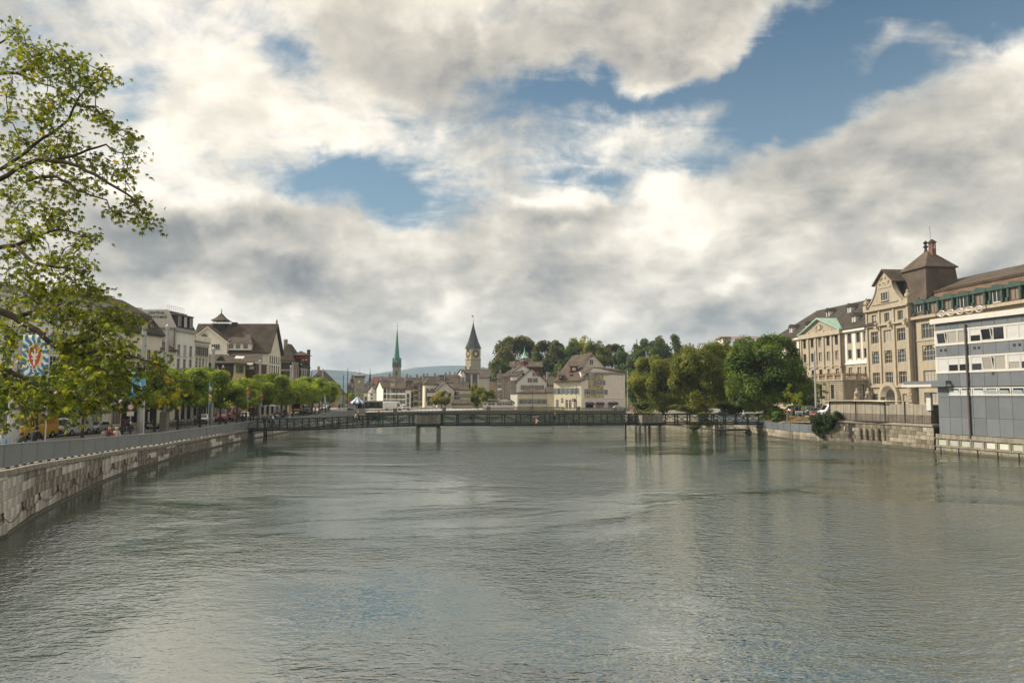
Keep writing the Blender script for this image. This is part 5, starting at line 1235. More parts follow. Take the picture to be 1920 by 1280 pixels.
g.lathe([(2.6,zr_+.9),(2.5,zr_+1.05),(1.3,zr_+1.75),(.12,zr_+2.9),(.05,zr_+4)],4,(cpx,cpy),2,pi/4); g.obj('cupola',H[6])
g = MB(m_tile_dk); cx_ = xF(427,610)-xl_; g.box(cx_-.5,cx_+.5,3.6,4.6,zF(612),zF(605)+.3); g.box(cx_-.62,cx_+.62,3.5,4.7,zF(605)+.3,zF(605)+.5); g.obj('chimney',H[6])
g = MB(w_warm)
for xx in (433,468): g.box(xF(xx)-xl_-.25,xF(xx)-xl_+.25,1.55,1.6,zF(635)-.0,zF(635)+.4)
g = MB(m_iron); g.lathe([(.12,0),(.25,.4),(.05,1.1)],6); g.obj('ridge_finial',H[6],loc=(wF+.3,dF/2,zF(608)+.6))
YG = 149.5; zG_ = lambda py: at(425,py,YG).z; xG = lambda px: at(px,690,YG).x
pc = fq(438)
Gx0 = pc.x-9.0
root = empty('mansard_house','dark shingled mansard house with narrow yellow front towards the river','house',(Gx0,YG,0),0)
wG = 9.0; dG = 6.5; ze7 = zG_(680)
g = MB(m_shing); facade(g,0,wG,gz,ze7,[]); g.quad((0,dG,gz),(0,0,gz),(0,0,ze7),(0,dG,ze7)); g.quad((wG,dG,gz),(0,dG,gz),(0,dG,ze7),(wG,dG,ze7)); g.obj('shingle_wall',root)
g = MB(w_yel); TR = Matrix.Translation((wG,0,0)) @ Matrix.Rotation(pi/2,4,'Z'); zsp = zG_(700)
wall_face(root,g,TR,dG,zsp,ze7,[(zG_(698),zG_(684)-zG_(698),1.1,2,dict(nx=2,nz=2,fr=m_sgreen,gl=m_glass,sill=1,sh=m_sgreen),1.2)],.2)
g.add([(wG,0,zsp),(wG,dG,zsp),(wG+.8,dG+.4,gz+3),(wG+.8,-1.0,gz+3)],[(3,2,1,0)]); g.add([(wG,0,zsp),(wG+.8,-1.0,gz+3),(wG-1.4,0,gz+3)],[(0,2,1)]); g.box(wG-1.5,wG+.8,-.9,dG,gz,gz+3); g.obj('yellow_front',root)
g = MB(m_tile_br); zt7 = zG_(662.5); g.add([(-.5,-.5,ze7),(wG+.6,-.5,ze7),(wG+.6,dG+.5,ze7),(-.5,dG+.5,ze7),(.5,2.6,zt7),(wG-3.6,2.6,zt7),(wG-3.6,dG-1,zt7),(.5,dG-1,zt7),(-.5,-.5,ze7-.2),(wG+.6,-.5,ze7-.2),(wG+.6,dG+.5,ze7-.2)],[(0,1,5,4),(1,2,6,5),(2,3,7,6),(3,0,4,7),(4,5,6,7),(8,9,1,0),(9,10,2,1)]); rf7 = g.obj('roof',root)
g = MB(m_slate); xx = xG(411)-Gx0; zz7 = zG_(674); g.add([(xx-.9,.3,zz7-.2),(xx+.9,.3,zz7-.2),(xx,.2,zz7+.8),(xx,3.2,zz7+.8),(xx-.9,1.4,zz7),(xx+.9,1.4,zz7)],[(0,1,2),(1,5,3,2),(4,0,2,3)]); g.obj('dormer',rf7)
g = MB(m_fwhite,m_tile_br,m_glass); xx = xG(405)-Gx0; zb7 = zG_(697); g.box(xx-.55,xx-.45,-.35,0,zb7,zb7+1.2); g.box(xx+.45,xx+.55,-.35,0,zb7,zb7+1.2); g.quad((xx-.45,-.2,zb7),(xx+.45,-.2,zb7),(xx+.45,-.2,zb7+1.2),(xx-.45,-.2,zb7+1.2),2); g.add([(xx-.85,-.5,zb7+1.15),(xx+.85,-.5,zb7+1.15),(xx,-.5,zb7+1.7),(xx-.85,0,zb7+1.15),(xx+.85,0,zb7+1.15),(xx,0,zb7+1.7)],[(0,1,2),(1,4,5,2),(3,0,2,5)],1); g.obj('gabled_window',root)
for px_,py_ in ((419,688),(429,702)): # star lamps
    g = MB(plain('lamp_white',(.65,.68,.64),.5)); g.lathe([(.12,.45),(.16,.1),(.42,-.12),(.1,-.2)],3); g.obj('wall_lamp',root,loc=(xG(px_)-Gx0,-.25,zG_(py_)))
root = empty('link_house','brown tiled link house with pale awnings between the yellow front and the gabled building','house',(xG(458)+1,157,0),0)
z8 = lambda py: at(468,py,157).z; x8 = lambda px: at(px,690,157).x-xG(458)-1
g = MB(mat('brown_cladding',(.11,.065,.045),.8,.2,var=.3,rows=.4,rowh=.3)); g.box(x8(455),x8(479.5),0,7,gz,z8(681)); g.obj('wall',root)
g = MB(m_tile_br); g.add([(x8(445),-.5,z8(679)),(x8(479.5),-.5,z8(679)),(x8(479.5),4,z8(663)),(x8(448),4,z8(663)),(x8(445),-.5,z8(681)),(x8(479.5),-.5,z8(681))],[(0,1,2,3),(4,5,1,0)]); g.obj('roof',root)
m_awn = plain('awning_cream',(.66,.63,.55),.8)
for (pa_,pb_,ya_,yb_) in ((443,460,672,667.5),(461,477,684,680)):
    g = MB(m_awn); g.add([(x8(pa_),-1.4,z8(ya_)),(x8(pb_),-1.4,z8(ya_)),(x8(pb_),-.4,z8(yb_)),(x8(pa_),-.4,z8(yb_)),(x8(pa_),-1.42,z8(ya_+1)),(x8(pb_),-1.42,z8(ya_+1))],[(0,1,2,3),(4,5,1,0)]); g.obj('awning',root)
g = MB(m_fwhite,m_sblue); g.box(x8(467),x8(476),-.1,-.004,z8(692),z8(686)); g.box(x8(460),x8(466),-.1,-.004,z8(693),z8(686),1); g.obj('window',root)
YI = 184.5; pI = fq(549); zI = lambda py: at(540,py,YI).z; xI = lambda px: at(px,690,YI).x
stI = dict(nx=2,nz=2,fr=m_fdark,gl=m_glass,sill=1)
H[9] = house('grey beige hipped house with paired windows and a red dormer beyond the big gable',(xI(519),YI),(pI.x,YI),7.5,gz,zI(676),4.6,'hip',render_('left_beige',(.52,.49,.43)),m_tile_br,
      rows=[(zI(692),1.8,.85,[xI(p)-xI(519) for p in (530,534,540,544)],stI),(zI(708),1.8,.85,[xI(p)-xI(519) for p in (530,534,540,544)],stI),(zI(724),1.8,.85,4,stI)],
      right=[(zI(694),1.7,.8,5,stI),(zI(708),1.7,.8,5,stI),(zI(724),1.7,.8,5,stI)],chim=1)
g = MB(mat('red_clad',(.22,.04,.03),.7,var=.2),m_tile_br); g.box(4.5,6.9,1.0,5,zI(672),zI(665)); g.add([(4.0,.4,zI(665)),(7.6,.4,zI(665)),(5.2,3.2,zI(656)),(7.6,6,zI(665)),(4.0,6,zI(665))],[(0,1,2),(1,3,2),(3,4,2),(4,0,2)],1); g.obj('red_dormer',H[9][0])
YJ = 200; pJ = fq(561); root_,wj,rj = house('narrow grey house with stepped gable end and flagpole further along the left quay',(fq(561).x,fq(561).y),(fq(578).x,fq(578).y),8,gz,at(570,690,200).z,2.5,'gx',render_('left_lilac',(.44,.42,.41)),m_tile_dk,
      rows=[(at(570,706,200).z,1.5,.9,4,stI),(at(570,720,200).z,1.5,.9,4,stI),(at(570,734,200).z,1.6,.9,4,stI)],right=[],left=[])
H[10] = root_
zt_ = at(575,680,206).z; g = MB(mat('dark_gable',(.10,.075,.065),.8,var=.2))
g.box(-.1,.4,-.1,4,gz+8,zt_); g.box(wj-.4,wj+.1,-.3,3,gz+6,zt_+.3); g.box(wj-.4,wj+.1,-.3,.5,zt_+.3,zt_+3.2); g.box(.4,wj-.4,2,2.5,gz+8,zt_+.2); g.obj('stepped_gable',root_)
fp = empty('roof_flag','red flag with white cross on a roof staff near the stepped gable','flag',(at(566,690,203).x,203,0))
g = MB(m_rail); g.tube([(0,0,at(566,697,203).z),(1.2,0,at(566,671,203).z)],.05,5); g.obj('staff',fp)
z_ = at(566,676,203).z; g = MB(plain('flag_red',(.45,.04,.035),.7)); g.add([(1.1,0,z_+.6),(1.0,0,z_-1.1),(-.4,.3,z_-1.4),(-.2,.3,z_+.1),(1.1,.04,z_+.6),(1.0,.04,z_-1.1),(-.4,.34,z_-1.4),(-.2,.34,z_+.1)],[(0,1,2,3),(4,7,6,5)]); g.obj('cloth',fp)
g = MB(m_fwhite); g.box(.2,.6,.05,.09,z_-.75,z_-.6); g.box(.33,.47,.05,.09,z_-.95,z_-.35); g.obj('white_cross',fp)
zK = lambda py,Y=240: at(600,py,Y).z
for (lab,x0_,x1_,Y,ze,rh,typ,wl_,rows) in (
    ('far brown roofed house with a gabled dormer above the tree tops',578,611,236,716,4.0,'hip',render_('far_brown',(.30,.26,.22)),[(725,1.6,.9,4)]),
    ('low far house with tiled roof right of the quay trees',604,632,262,738,3.6,'gy',render_('far_tan',(.36,.31,.26)),[(748,1.7,1.0,4),(757,1.7,1.0,4)])):
    house(lab,(at(x0_,740,Y).x,Y),(at(x1_,740,Y).x,Y),12,1.9,at(600,ze,Y).z,rh,typ,wl_,m_tile_br,rows=[(at(600,a,Y).z,b,c,d,STW) for a,b,c,d in rows],chim=1,dorm=[(3,.5)] if typ == 'hip' else ())
house('row of low shops with dark fronts behind the quay trees',(fq(389).x-1.5,fq(389).y),(fq(436).x-1.5,fq(436).y),8,gz,7.5,.6,'flat',w_grey,m_zinc,rows=[shop(1.9,5)],cat='building',name='shop_row')
house('low grey shop building under the big gabled building',(xr_+1.2,YF-9),(xr_+2.0,YF+10),6,gz,6.6,.5,'flat',w_grey,m_zinc,rows=[shop(1.7,6)],cat='building',name='shop_row')
# ---------------------------------------------------------------- old town beyond the far bridge
def rw(n,c,s=.3): return render_('town_'+n,c,s)
T_w = rw('white',(.84,.81,.75)); T_c = rw('cream',(.78,.72,.58)); T_g = rw('grey',(.60,.58,.54)); T_y = rw('yellow',(.68,.63,.47)); T_o = rw('ochre',(.55,.44,.28)); T_p = rw('pink',(.72,.63,.65)); T_s = rw('stone',(.30,.265,.215)); T_r = rw('orange',(.58,.40,.28)); T_t = rw('taupe',(.55,.50,.44))
fD = dict(nx=2,nz=2,fr=m_fdark,gl=m_glass_far,sill=0,fw=.09); fW = dict(nx=2,nz=2,fr=m_fwhite,gl=m_glass_far,sill=0,fw=.09); fB = dict(nx=2,nz=2,fr=m_fwhite,gl=m_glass_far,sill=0,sh=m_sblue,fw=.09); fG = dict(nx=2,nz=2,fr=m_fwhite,gl=m_glass_far,sill=0,sh=m_sgreen,fw=.09); fS = dict(nx=2,nz=2,fr=m_fwhite,gl=m_glass_far,sill=0,sh=m_sbrown,fw=.09)
def th(label,pa,pb,Y,base,eave,ridge,typ='gx',wall=T_w,roof=m_tile_br,rows=(),n=3,st=fD,dY=0.0,depth=11,z0=None,chim=1,dorm=(),hip=None,wh=None,ww=None,left=(),right=(),name='house',cat='house',ov=.4,mg=None,rowx=None,dh=1.1,dw=1.0,ridge_d=None):
    """town house given by its columns,eave and ridge rows; rows = pixel rows of window centres"""
    s = Y/FPX; zc = lambda py: at((pa+pb)/2,py,Y).z
    rd = (depth/2 if typ != 'gy' else 0) if ridge_d is None else ridge_d
    rh = at((pa+pb)/2,ridge,Y+rd).z-zc(eave)
    hh = wh or 1.55; w = ww or 1.0
    R_ = [(zc(r)-hh/2,hh,w,n if rowx is None else [at(q,740,Y).x-at(pa,740,Y).x for q in rowx],st) for r in rows]
    A_ = Vector((at(pa,745,Y).x,Y)); B_ = Vector((at(pb,745,Y+dY).x,Y+dY))
    return house(label,A_,B_,depth,z0 if z0 is not None else 1.9,zc(eave),max(.4,rh),typ,wall,roof,rows=R_,chim=chim,dorm=dorm,hip=hip,left=left,right=right,name=name,cat=cat,ov=ov,dh=dh,dw=dw)
zc_ = lambda py,Y,px=900: at(px,py,Y).z
th('big pale riverside house with long window rows below the green spire',732,760,262,768,728,713,'hip',T_w,m_tile_br,(733,743.5,753,762),4,fS,depth=14,dY=-3,hip=5)
th('white riverside house with attic bands left of the long window block',718,732,264,768,727,712,'gx',T_w,m_tile_br,(733,743,753),2,fD,depth=13,dY=1)
th('narrow grey white tower like house right of the big pale riverside house',760,770,259,768,729,723,'hip',T_w,m_tile_br,(733,742,751,760),1,fD,depth=9)
th('white house with shutters just left of the ochre front',769.5,776,261,768,727,716,'gx',T_w,m_tile_dk,(739,748,758),1,fD,depth=12)
th('slim ochre and pink house front near the middle of the old town',776,786,258,768,719,712,'gx',T_o,m_tile_br,(726,736,746,757),2,fD,depth=12)
th('cream house with five rows of small windows right of the ochre front',785.5,796,257,768,718,712,'gx',T_c,m_tile_dk,(724,732,740,748,757),2,fS,depth=12)
th('tall cream corner house with dark hipped roof above the willow',796,823,254,768,720,708,'hip',T_c,m_tile_br,(724,732,740.5,748.5),3,fD,depth=14,dY=2,hip=4)
th('narrow white house with bay windows left of the willow',800.5,812,246,768,734,730,'hip',T_w,m_tile_dk,(738,747,756),2,fD,depth=5,chim=0)
th('white gabled house front half hidden behind the willow',820,851,252,768,731,715.5,'gy',T_g,m_tile_br,(722,731,741),2,fD,depth=16,dY=3,ww=.9,wh=1.2)
th('grey house with long tiled roof and attic slots behind the willow',850,876,262,768,729,716,'gx',T_g,m_tile_br,(738,747,757),4,fD,depth=13)
th('yellow pavilion house with tall paired windows right of the willow',860,883,244,768,730,727.5,'hip',T_y,m_tile_br,(734,742),4,dict(nx=2,nz=2,fr=m_fwhite,gl=m_sgrey,sill=0,fw=.09),depth=8,chim=1,wh=1.6,ww=1.1)
th('long low yellow riverside house with brown tiled roof',848,887,238,767,757,748.5,'gx',T_y,m_tile_br,(),8,fD,depth=7,chim=1)
g = MB(m_glass_far,m_fwhite)
for (pa,pb) in ((850,860),(869,882)):
    x0,x1 = at(pa,755,237.9).x,at(pb,755,237.9).x; g.box(x0,x1,237.82,237.9,zc_(758.2,238),zc_(755.2,238))
    for i in range(6): x = x0+(x1-x0)*i/5; g.box(x-.06,x+.06,237.76,237.84,zc_(758.2,238),zc_(755.2,238),1)
o = g.obj('window_strip'); hh_ = [q for q in bpy.data.objects if q.get('label','').startswith('long low yellow')][0]; o.parent = hh_; o.matrix_parent_inverse = hh_.matrix_basis.inverted()
th('brown roof with dormer gallery behind the cream corner house',818,864,300,740,717,702.5,'gx',T_t,m_tile_br,(),3,fD,depth=16,chim=3,dorm=[(2,1.0)],z0=3,dh=1.6,dw=2.2)
th('wide dark roof with a row of lit skylights behind the riverside block',742,792,300,740,722,708,'gx',T_t,m_tile_dk,(),3,fD,depth=16,chim=3,z0=3)
th('brown roofed house behind the white attic house',716,746,310,740,716,706,'gx',T_t,m_tile_br,(),3,fD,depth=14,chim=2,z0=3)
th('house with copper sheds on the roof between the spire and the cream corner',786,822,310,740,714,705,'gx',T_t,m_tile_dk,(),3,fD,depth=14,chim=2,z0=3)
sk = [q for q in bpy.data.objects if q.get('label','').startswith('wide dark roof')][0]
th('tall pale lilac house with shuttered windows under the clock tower',870.5,897.5,300,765,699.5,692,'gx',T_p,m_tile_br,(708,718,728.5),2,dict(nx=2,nz=2,fr=plain('frame_violet',(.12,.08,.12)),gl=m_glass_far,sill=0,fw=.1),depth=12,dY=2,z0=2,wh=3.0,ww=2.2,chim=2,mg=1)
th('white curved gable house at the left of the lilac house',864.5,871,299,765,699,693.5,'gy',T_w,m_tile_br,(703,712),2,fD,depth=10,z0=2,chim=0,wh=2.2,ww=.5)
th('orange house with loggias on the slope right of the lilac house',917,935,330,740,706,699.5,'hip',T_r,m_tile_br,(711,),2,fW,depth=12,z0=3,chim=1,wh=2.4,ww=2.0)
th('brown roofed house below the hill trees right of the clock tower',897,922,380,745,708,691.5,'gx',T_t,m_tile_br,(),2,fD,depth=20,z0=3,chim=2)
th('cream house with oriel right of the square stone tower',682,696,285,765,735,727,'gx',T_c,m_tile_dk,(738,747),2,fD,depth=10)
th('yellowish house with small gable beside the red church roof',703,712,287,765,731.5,723,'gx',T_y,m_tile_dk,(737,745),1,fD,depth=10)
th('orange narrow house left of the white attic house',712,718.5,286,765,726,718,'gx',T_r,m_tile_br,(734,743),1,fD,depth=10)
rt = empty('oriel_turret','white riverside turret with pointed pale roof near the square stone tower','turret',(at(698,745,283).x,283,0))
g = MB(T_w,m_glass_far); g.lathe([(1.5,1.9),(1.5,zc_(735,283)),],8); g.obj('wall',rt); g = MB(mat('pale_roof',(.42,.40,.35),.8)); g.lathe([(1.8,zc_(736,283)),(1.0,zc_(731,283)),(.05,zc_(725,283))],8); g.obj('roof',rt)
g = MB(m_glass_far); g.box(-.5,.5,-1.62,-1.5,zc_(748,283),zc_(745,283)); g.box(-.4,.4,-1.62,-1.5,zc_(742,283),zc_(738,283)); g.obj('window',rt)
Y = 330; x0,x1 = at(665,740,Y).x,at(682,740,Y).x; cx = (x0+x1)/2; hw = (x1-x0)/2
rt = empty('stone_tower','square brown stone tower with small round clock and overhanging top','tower',(cx,Y,0),.12)
g = MB(T_s); g.vprism([(-hw,-hw),(hw,-hw),(hw,hw),(-hw,hw)],2,zc_(708,Y)); g.obj('shaft',rt)
g = MB(mat('tower_brown',(.17,.125,.09),.8,var=.2)); q = hw+.35; g.vprism([(-q,-q),(q,-q),(q,q),(-q,q)],zc_(708,Y),zc_(705.5,Y)); q += .4; g.vprism([(-q,-q),(q,-q),(q,q),(-q,q)],zc_(705.5,Y),zc_(704,Y)); g.obj('cornice',rt)
g = MB(m_zinc); g.lathe([(hw+.6,zc_(704,Y)),(.3,zc_(702,Y)),(.35,zc_(699,Y)),(.05,zc_(697,Y)),(.05,zc_(688,Y))],8); g.obj('roof',rt)
g = MB(plain('clock_white',(.62,.60,.54),.6),m_iron); g.M = Matrix.Translation((0,-hw-.02,zc_(715.5,Y))) @ Matrix.Rotation(pi/2,4,'X'); g.lathe([(.62,0),(.62,.1),(.01,.12)],16); g.M = Matrix.Translation((0,-hw-.16,zc_(715.5,Y))); g.box(-.03,.03,-.02,0,-.05,.45,1); g.box(-.3,.05,-.02,0,-.03,.03,1); g.obj('clock_face',rt)
g = MB(m_glass_far)
for xx in (-.55,.55): g.box(xx-.35,xx+.35,-hw-.05,-hw-.003,zc_(734,Y),zc_(728.5,Y))
g.box(-.5,.5,-hw-.05,-hw-.003,zc_(744,Y),zc_(738.5,Y)); setp(g.obj('window',rt))
th('grey brown stone house with curved gables behind the striped tent',652,666,335,765,722,716,'gx',T_s,m_tile_dk,(728,736),3,fD,depth=12,chim=1)
rt = empty('roof_turret','small dark red onion turret left of the square stone tower','turret',(at(659.5,740,340).x,340,0))
g = MB(mat('turret_red',(.14,.06,.05),.7)); g.lathe([(.9,zc_(718,340)),(.9,zc_(712,340)),(1.2,zc_(711.5,340)),(.7,zc_(709,340)),(.5,zc_(706.5,340)),(.25,zc_(704.5,340)),(.05,zc_(701,340))],8); g.obj('roof',rt)
th('church nave with steep dark red roof right of the square stone tower',694,712.5,420,740,728,706,'gx',T_s,m_tile_rd,(),2,fD,depth=16,z0=3,chim=0,ov=.2,name='church_nave',cat='church')
rt = empty('needle_spire','thin grey needle spire beside the dark red church roof','spire',(at(693.3,740,416).x,416,0)); g = MB(m_slate); g.lathe([(.85,6),(.8,zc_(715,416)),(1.0,zc_(714,416)),(.5,zc_(706,416)),(.12,zc_(697,416)),(.06,zc_(690,416))],8); g.obj('spire',rt)
th('dark slate roofs with two roof windows right of the square tower',681,696,400,745,722,718,'gx',T_s,m_slate,(),3,fD,depth=8,chim=2,z0=3)
Y = 620; S = empty('green_spire_church','tall slender church tower with green copper spire and pointed gables','church',(at(743.8,700,Y).x,Y,0),.10)
hw = (at(751.5,700,Y).x-at(736.5,700,Y).x)/2*.95
m_spire = mat('spire_copper',(.055,.21,.155),.6,.3,var=.3,scale=.3,streak=.4,streakcol=(.03,.10,.08))
g = MB(T_s); g.vprism([(-hw,-hw),(hw,-hw),(hw,hw),(-hw,hw)],4,zc_(689,Y)); g.obj('shaft',S)
for k in range(4):
    T = Matrix.Rotation(k*pi/2,4,'Z')
    g = MB(T_s,m_spire,m_iron,mat('gilt',(.45,.30,.10),.5)); g.M = T
    g.add([(-hw,-hw-.05,zc_(689,Y)),(hw,-hw-.05,zc_(689,Y)),(0,-hw-.05,zc_(673,Y))],[(0,1,2)]); g.add([(-hw-.3,-hw-.5,zc_(688,Y)),(0,-hw-.5,zc_(671,Y)),(0,0,zc_(671,Y)),(-hw-.3,0,zc_(688,Y))],[(3,2,1,0)],1); g.add([(hw+.3,-hw-.5,zc_(688,Y)),(0,-hw-.5,zc_(671,Y)),(0,0,zc_(671,Y)),(hw+.3,0,zc_(688,Y))],[(0,1,2,3)],1)
    g.M = T @ Matrix.Translation((0,-hw-.1,zc_(684.5,Y))) @ Matrix.Rotation(pi/2,4,'X'); g.lathe([(2.3,0),(2.3,.15),(.01,.16)],20,mi=2)
    for i in range(12): a = i*pi/6; g.M = T @ Matrix.Translation((1.85*cos(a),-hw-.32,zc_(684.5,Y)+1.85*sin(a))) @ Matrix.Rotation(-a,4,'Y'); g.box(-.3,.3,-.05,0,-.12,.12,3)
    g.M = T @ Matrix.Translation((0,-hw-.32,zc_(684.5,Y))); g.box(-.1,.1,-.05,0,-.2,1.5,3); g.box(-1.1,.2,-.05,0,-.1,.1,3)
    g.M = None; g.obj('clock_gable',S)
    g = MB(m_glass_far,T_s); g.M = T; g.prism([(-.95,zc_(703,Y)),(.95,zc_(703,Y)),(.95,zc_(697,Y)),(0,zc_(693.5,Y)),(-.95,zc_(697,Y))],-hw-.08,-hw-.003); g.box(-.1,.1,-hw-.16,-hw-.085,zc_(703,Y),zc_(695,Y),1); g.obj('belfry_window',S)
    g = MB(m_spire); g.lathe([(.55,zc_(689,Y)),(.5,zc_(676,Y)),(.6,zc_(675,Y)),(.05,zc_(670,Y))],6,((hw-.2)*(1 if k in (0,1) else -1),(hw-.2)*(1 if k in (1,2) else -1))); g.obj('corner_turret',S)
g = MB(m_spire); g.lathe([(hw*1.02,zc_(684,Y)),(hw*.80,zc_(672,Y)),(hw*.52,zc_(655,Y)),(hw*.20,zc_(628,Y)),(.12,zc_(614,Y))],8,rot=pi/8); g.obj('spire',S)
g = MB(m_iron); g.lathe([(.1,zc_(614,Y)),(.35,zc_(611,Y)),(.08,zc_(609.5,Y)),(.05,zc_(606,Y))],6); g.box(-.5,.5,-.04,.04,zc_(607.5,Y),zc_(607,Y)); g.obj('finial',S)
Y = 600; S = empty('clock_tower','massive stone church tower with huge clock faces and dark pointed spire','church',(at(887,700,Y).x,Y,0),radians(31))
hw = 4.75
m_tst = mat('tower_stone',(.33,.285,.215),.9,.2,var=.12,scale=.2,streak=.3,streakcol=(.2,.175,.14)); m_tst2 = mat('tower_clock_stone',(.42,.35,.22),.9,.2,var=.12,scale=.3)
g = MB(m_tst); g.vprism([(-hw,-hw),(hw,-hw),(hw,hw),(-hw,hw)],4,zc_(675,Y,887)); g.obj('shaft',S)
g = MB(m_tst2); h2 = hw-.1; g.vprism([(-h2,-h2),(h2,-h2),(h2,h2),(-h2,h2)],zc_(675,Y,887)+.5,zc_(653.5,Y,887)); g.obj('clock_stage',S)
g = MB(mat('ledge_dark',(.16,.13,.10),.8)); q = hw+.3; g.vprism([(-q,-q),(q,-q),(q,q),(-q,q)],zc_(675,Y,887),zc_(675,Y,887)+.5); g.obj('ledge',S)
zc0 = zc_(663.5,Y,887)
for k in range(4):
    g = MB(m_iron,plain('dial_gold',(.55,.42,.18),.5),plain('dial_pale',(.55,.47,.32),.7)); T = Matrix.Rotation(k*pi/2,4,'Z')
    g.M = T @ Matrix.Translation((0,-h2-.02,zc0)) @ Matrix.Rotation(pi/2,4,'X')
    g.lathe([(4.1,0),(4.1,.1),(3.0,.11)],28,mi=1); g.lathe([(3.0,.0),(3.0,.14),(1.4,.16)],28,mi=0,cap=False); g.lathe([(1.5,.0),(1.5,.17),(.01,.18)],20,mi=2)
    for i in range(12):
        a = i*pi/6; g.M = T @ Matrix.Translation((3.45*cos(a),-h2-.28,zc0+3.45*sin(a))) @ Matrix.Rotation(-a,4,'Y'); g.box(-.75,.6,-.08,0,-.32,.32,0)
    g.M = T @ Matrix.Translation((0,-h2-.42,zc0)) @ Matrix.Rotation(radians(35),4,'Y'); g.box(-.2,.2,-.08,0,-2.4,.6,1)
    g.M = T @ Matrix.Translation((0,-h2-.42,zc0)) @ Matrix.Rotation(radians(12),4,'Y'); g.box(-.26,.26,-.08,0,-1.9,.5,1)
    g.M = None; g.obj('clock_face',S)
g = MB(m_slate); zs = [zc_(p,Y,887) for p in (653.5,651,640,625,612,603)]; g.lathe([(hw*1.50,zs[0]),(hw*1.45,zs[0]+.3),(hw*.92,zs[2]),(hw*.50,zs[3]),(hw*.18,zs[4]),(.1,zs[5])],8,rot=pi/8+0); g.obj('spire',S)
g = MB(m_tile_dk)
for k in range(4): a = k*pi/2+pi/4; g.M = Matrix.Rotation(a,4,'Z') @ Matrix.Translation((0,-hw*1.1,zs[1]+1.0)); g.add([(-.8,0,0),(.8,0,0),(0,0,1.8),(0,2.5,1.8)],[(0,1,2),(1,3,2),(0,2,3)])
g.M = None; g.obj('spire_dormers',S); S.children[-1]['kind'] = 'stuff'
g = MB(m_iron); g.tube([(0,0,zs[5]-1),(0,0,zc_(592,Y,887))],.1,5); g.lathe([(.05,zs[5]),(.45,zs[5]+.5),(.05,zs[5]+1)],7); g.box(-1.5,0,-.04,.04,zc_(594,Y,887),zc_(591.5,Y,887)); g.obj('weathervane',S)
th('white riverside house with brown shutters at the left of the gabled cluster',933,946,232,766,709,700,'gx',T_w,m_tile_br,(714,723.5,735,743),2,fS,depth=12,chim=1)
th('tall white house with close set windows in the gabled cluster',943,958,228,766,706,694,'gx',T_w,m_tile_br,(711,719,728,737,745),3,fS,depth=12,dY=-1)
th('narrow white house with steep roof slope left of the grey gable',957,969,224,766,704,690,'gx',T_w,m_tile_br,(708,717,726,735),2,fS,depth=12,dY=-1)
th('white house with two stepped gables behind the low yellow house',962,1000,226,766,698,682,'gy',T_w,m_tile_br,(694,702,711),3,fD,depth=14,dY=1,chim=1,ww=.8,wh=1.1)
th('grey white gabled house with shuttered windows behind the low yellow house',969,1025,219,766,716,690.5,'gy',rw('palegrey',(.76,.74,.70)),m_tile_br,(727,),[],fS,depth=14,chim=0)
gh = [q for q in bpy.data.objects if q.get('label','').startswith('grey white gabled')][0]
def winat(root,Y,spec,st):
    inv = root.matrix_basis.inverted()
    for (px_,py_,w_,h_) in spec:
        P = at(px_,py_,Y); o = add_window(root,Matrix.Identity(4),0,0,w_,h_,st,.02); o.matrix_local = inv @ Matrix.Translation((P.x,Y-.03,P.z-h_/2))
winat(gh,219,[(1004.5,701.5,1.0,1.3),(996,712.5,1.1,1.4),(1001.5,712.5,1.1,1.4),(983,726,1.1,1.5),(991,726,1.1,1.5),(999,726,1.1,1.5),(1006,726,1.1,1.5),(1013,726,1.1,1.5)],fS)
th('dark red timbered attic house carrying the green turret',957,1016,250,760,687,677.5,'gx',mat('dark_red_clad',(.10,.032,.028),.8,var=.3),m_tile_br,(),2,fD,depth=12,z0=3,chim=2)
Y = 246; S = empty('green_turret','red eight sided roof turret with pale green pointed copper roof','turret',(at(983.5,740,Y).x,Y,0))
g = MB(mat('turret_red2',(.16,.025,.025),.7),m_glass_far,m_fwhite); g.lathe([(1.45,zc_(684,Y)),(1.45,zc_(671.5,Y))],8,rot=pi/8)
for k in range(8): a = k*pi/4; g.M = Matrix.Rotation(a,4,'Z'); g.box(-.32,.32,-1.40,-1.36,zc_(677.5,Y),zc_(673,Y),1); g.box(-.42,-.32,-1.42,-1.36,zc_(678,Y),zc_(672.6,Y),2); g.box(.32,.42,-1.42,-1.36,zc_(678,Y),zc_(672.6,Y),2)
g.M = None; g.obj('lantern',S)
g = MB(mat('copper_bright',(.26,.48,.34),.6,.3,var=.15)); g.lathe([(1.7,zc_(671.6,Y)),(1.65,zc_(671,Y)),(.8,zc_(667,Y)),(.32,zc_(661,Y)),(.1,zc_(654,Y)),(.04,zc_(649,Y))],8,rot=pi/8); g.obj('roof',S)
th('small pink dormer house between the gable and the big yellow house',1003,1018,226,766,720,713,'gy',rw('rose',(.60,.48,.40)),m_tile_br,(722,),1,fW,depth=10,chim=0,ww=1.6,wh=1.2)
th('brown roof with round metal chimney beside the big yellow house',1015,1040,232,766,722,706,'gx',T_t,m_tile_br,(),1,fD,depth=12,chim=1)
g = MB(m_zinc); g.lathe([(.42,zc_(712,230)),(.42,zc_(697,230)),(.48,zc_(696.5,230))],10); o = g.obj('metal_flue',loc=(at(1026.5,700,230).x,230,0)); setp(o,'tall round metal flue on the brown roof left of the big yellow house','chimney')
th('long low yellow house with grey shutters and hipped tiled roof',971,1026,208,766,736,727,'hip',T_y,m_tile_br,(740.5,752.5),6,fB,depth=9,chim=0,hip=3,wh=1.5,ww=.85)
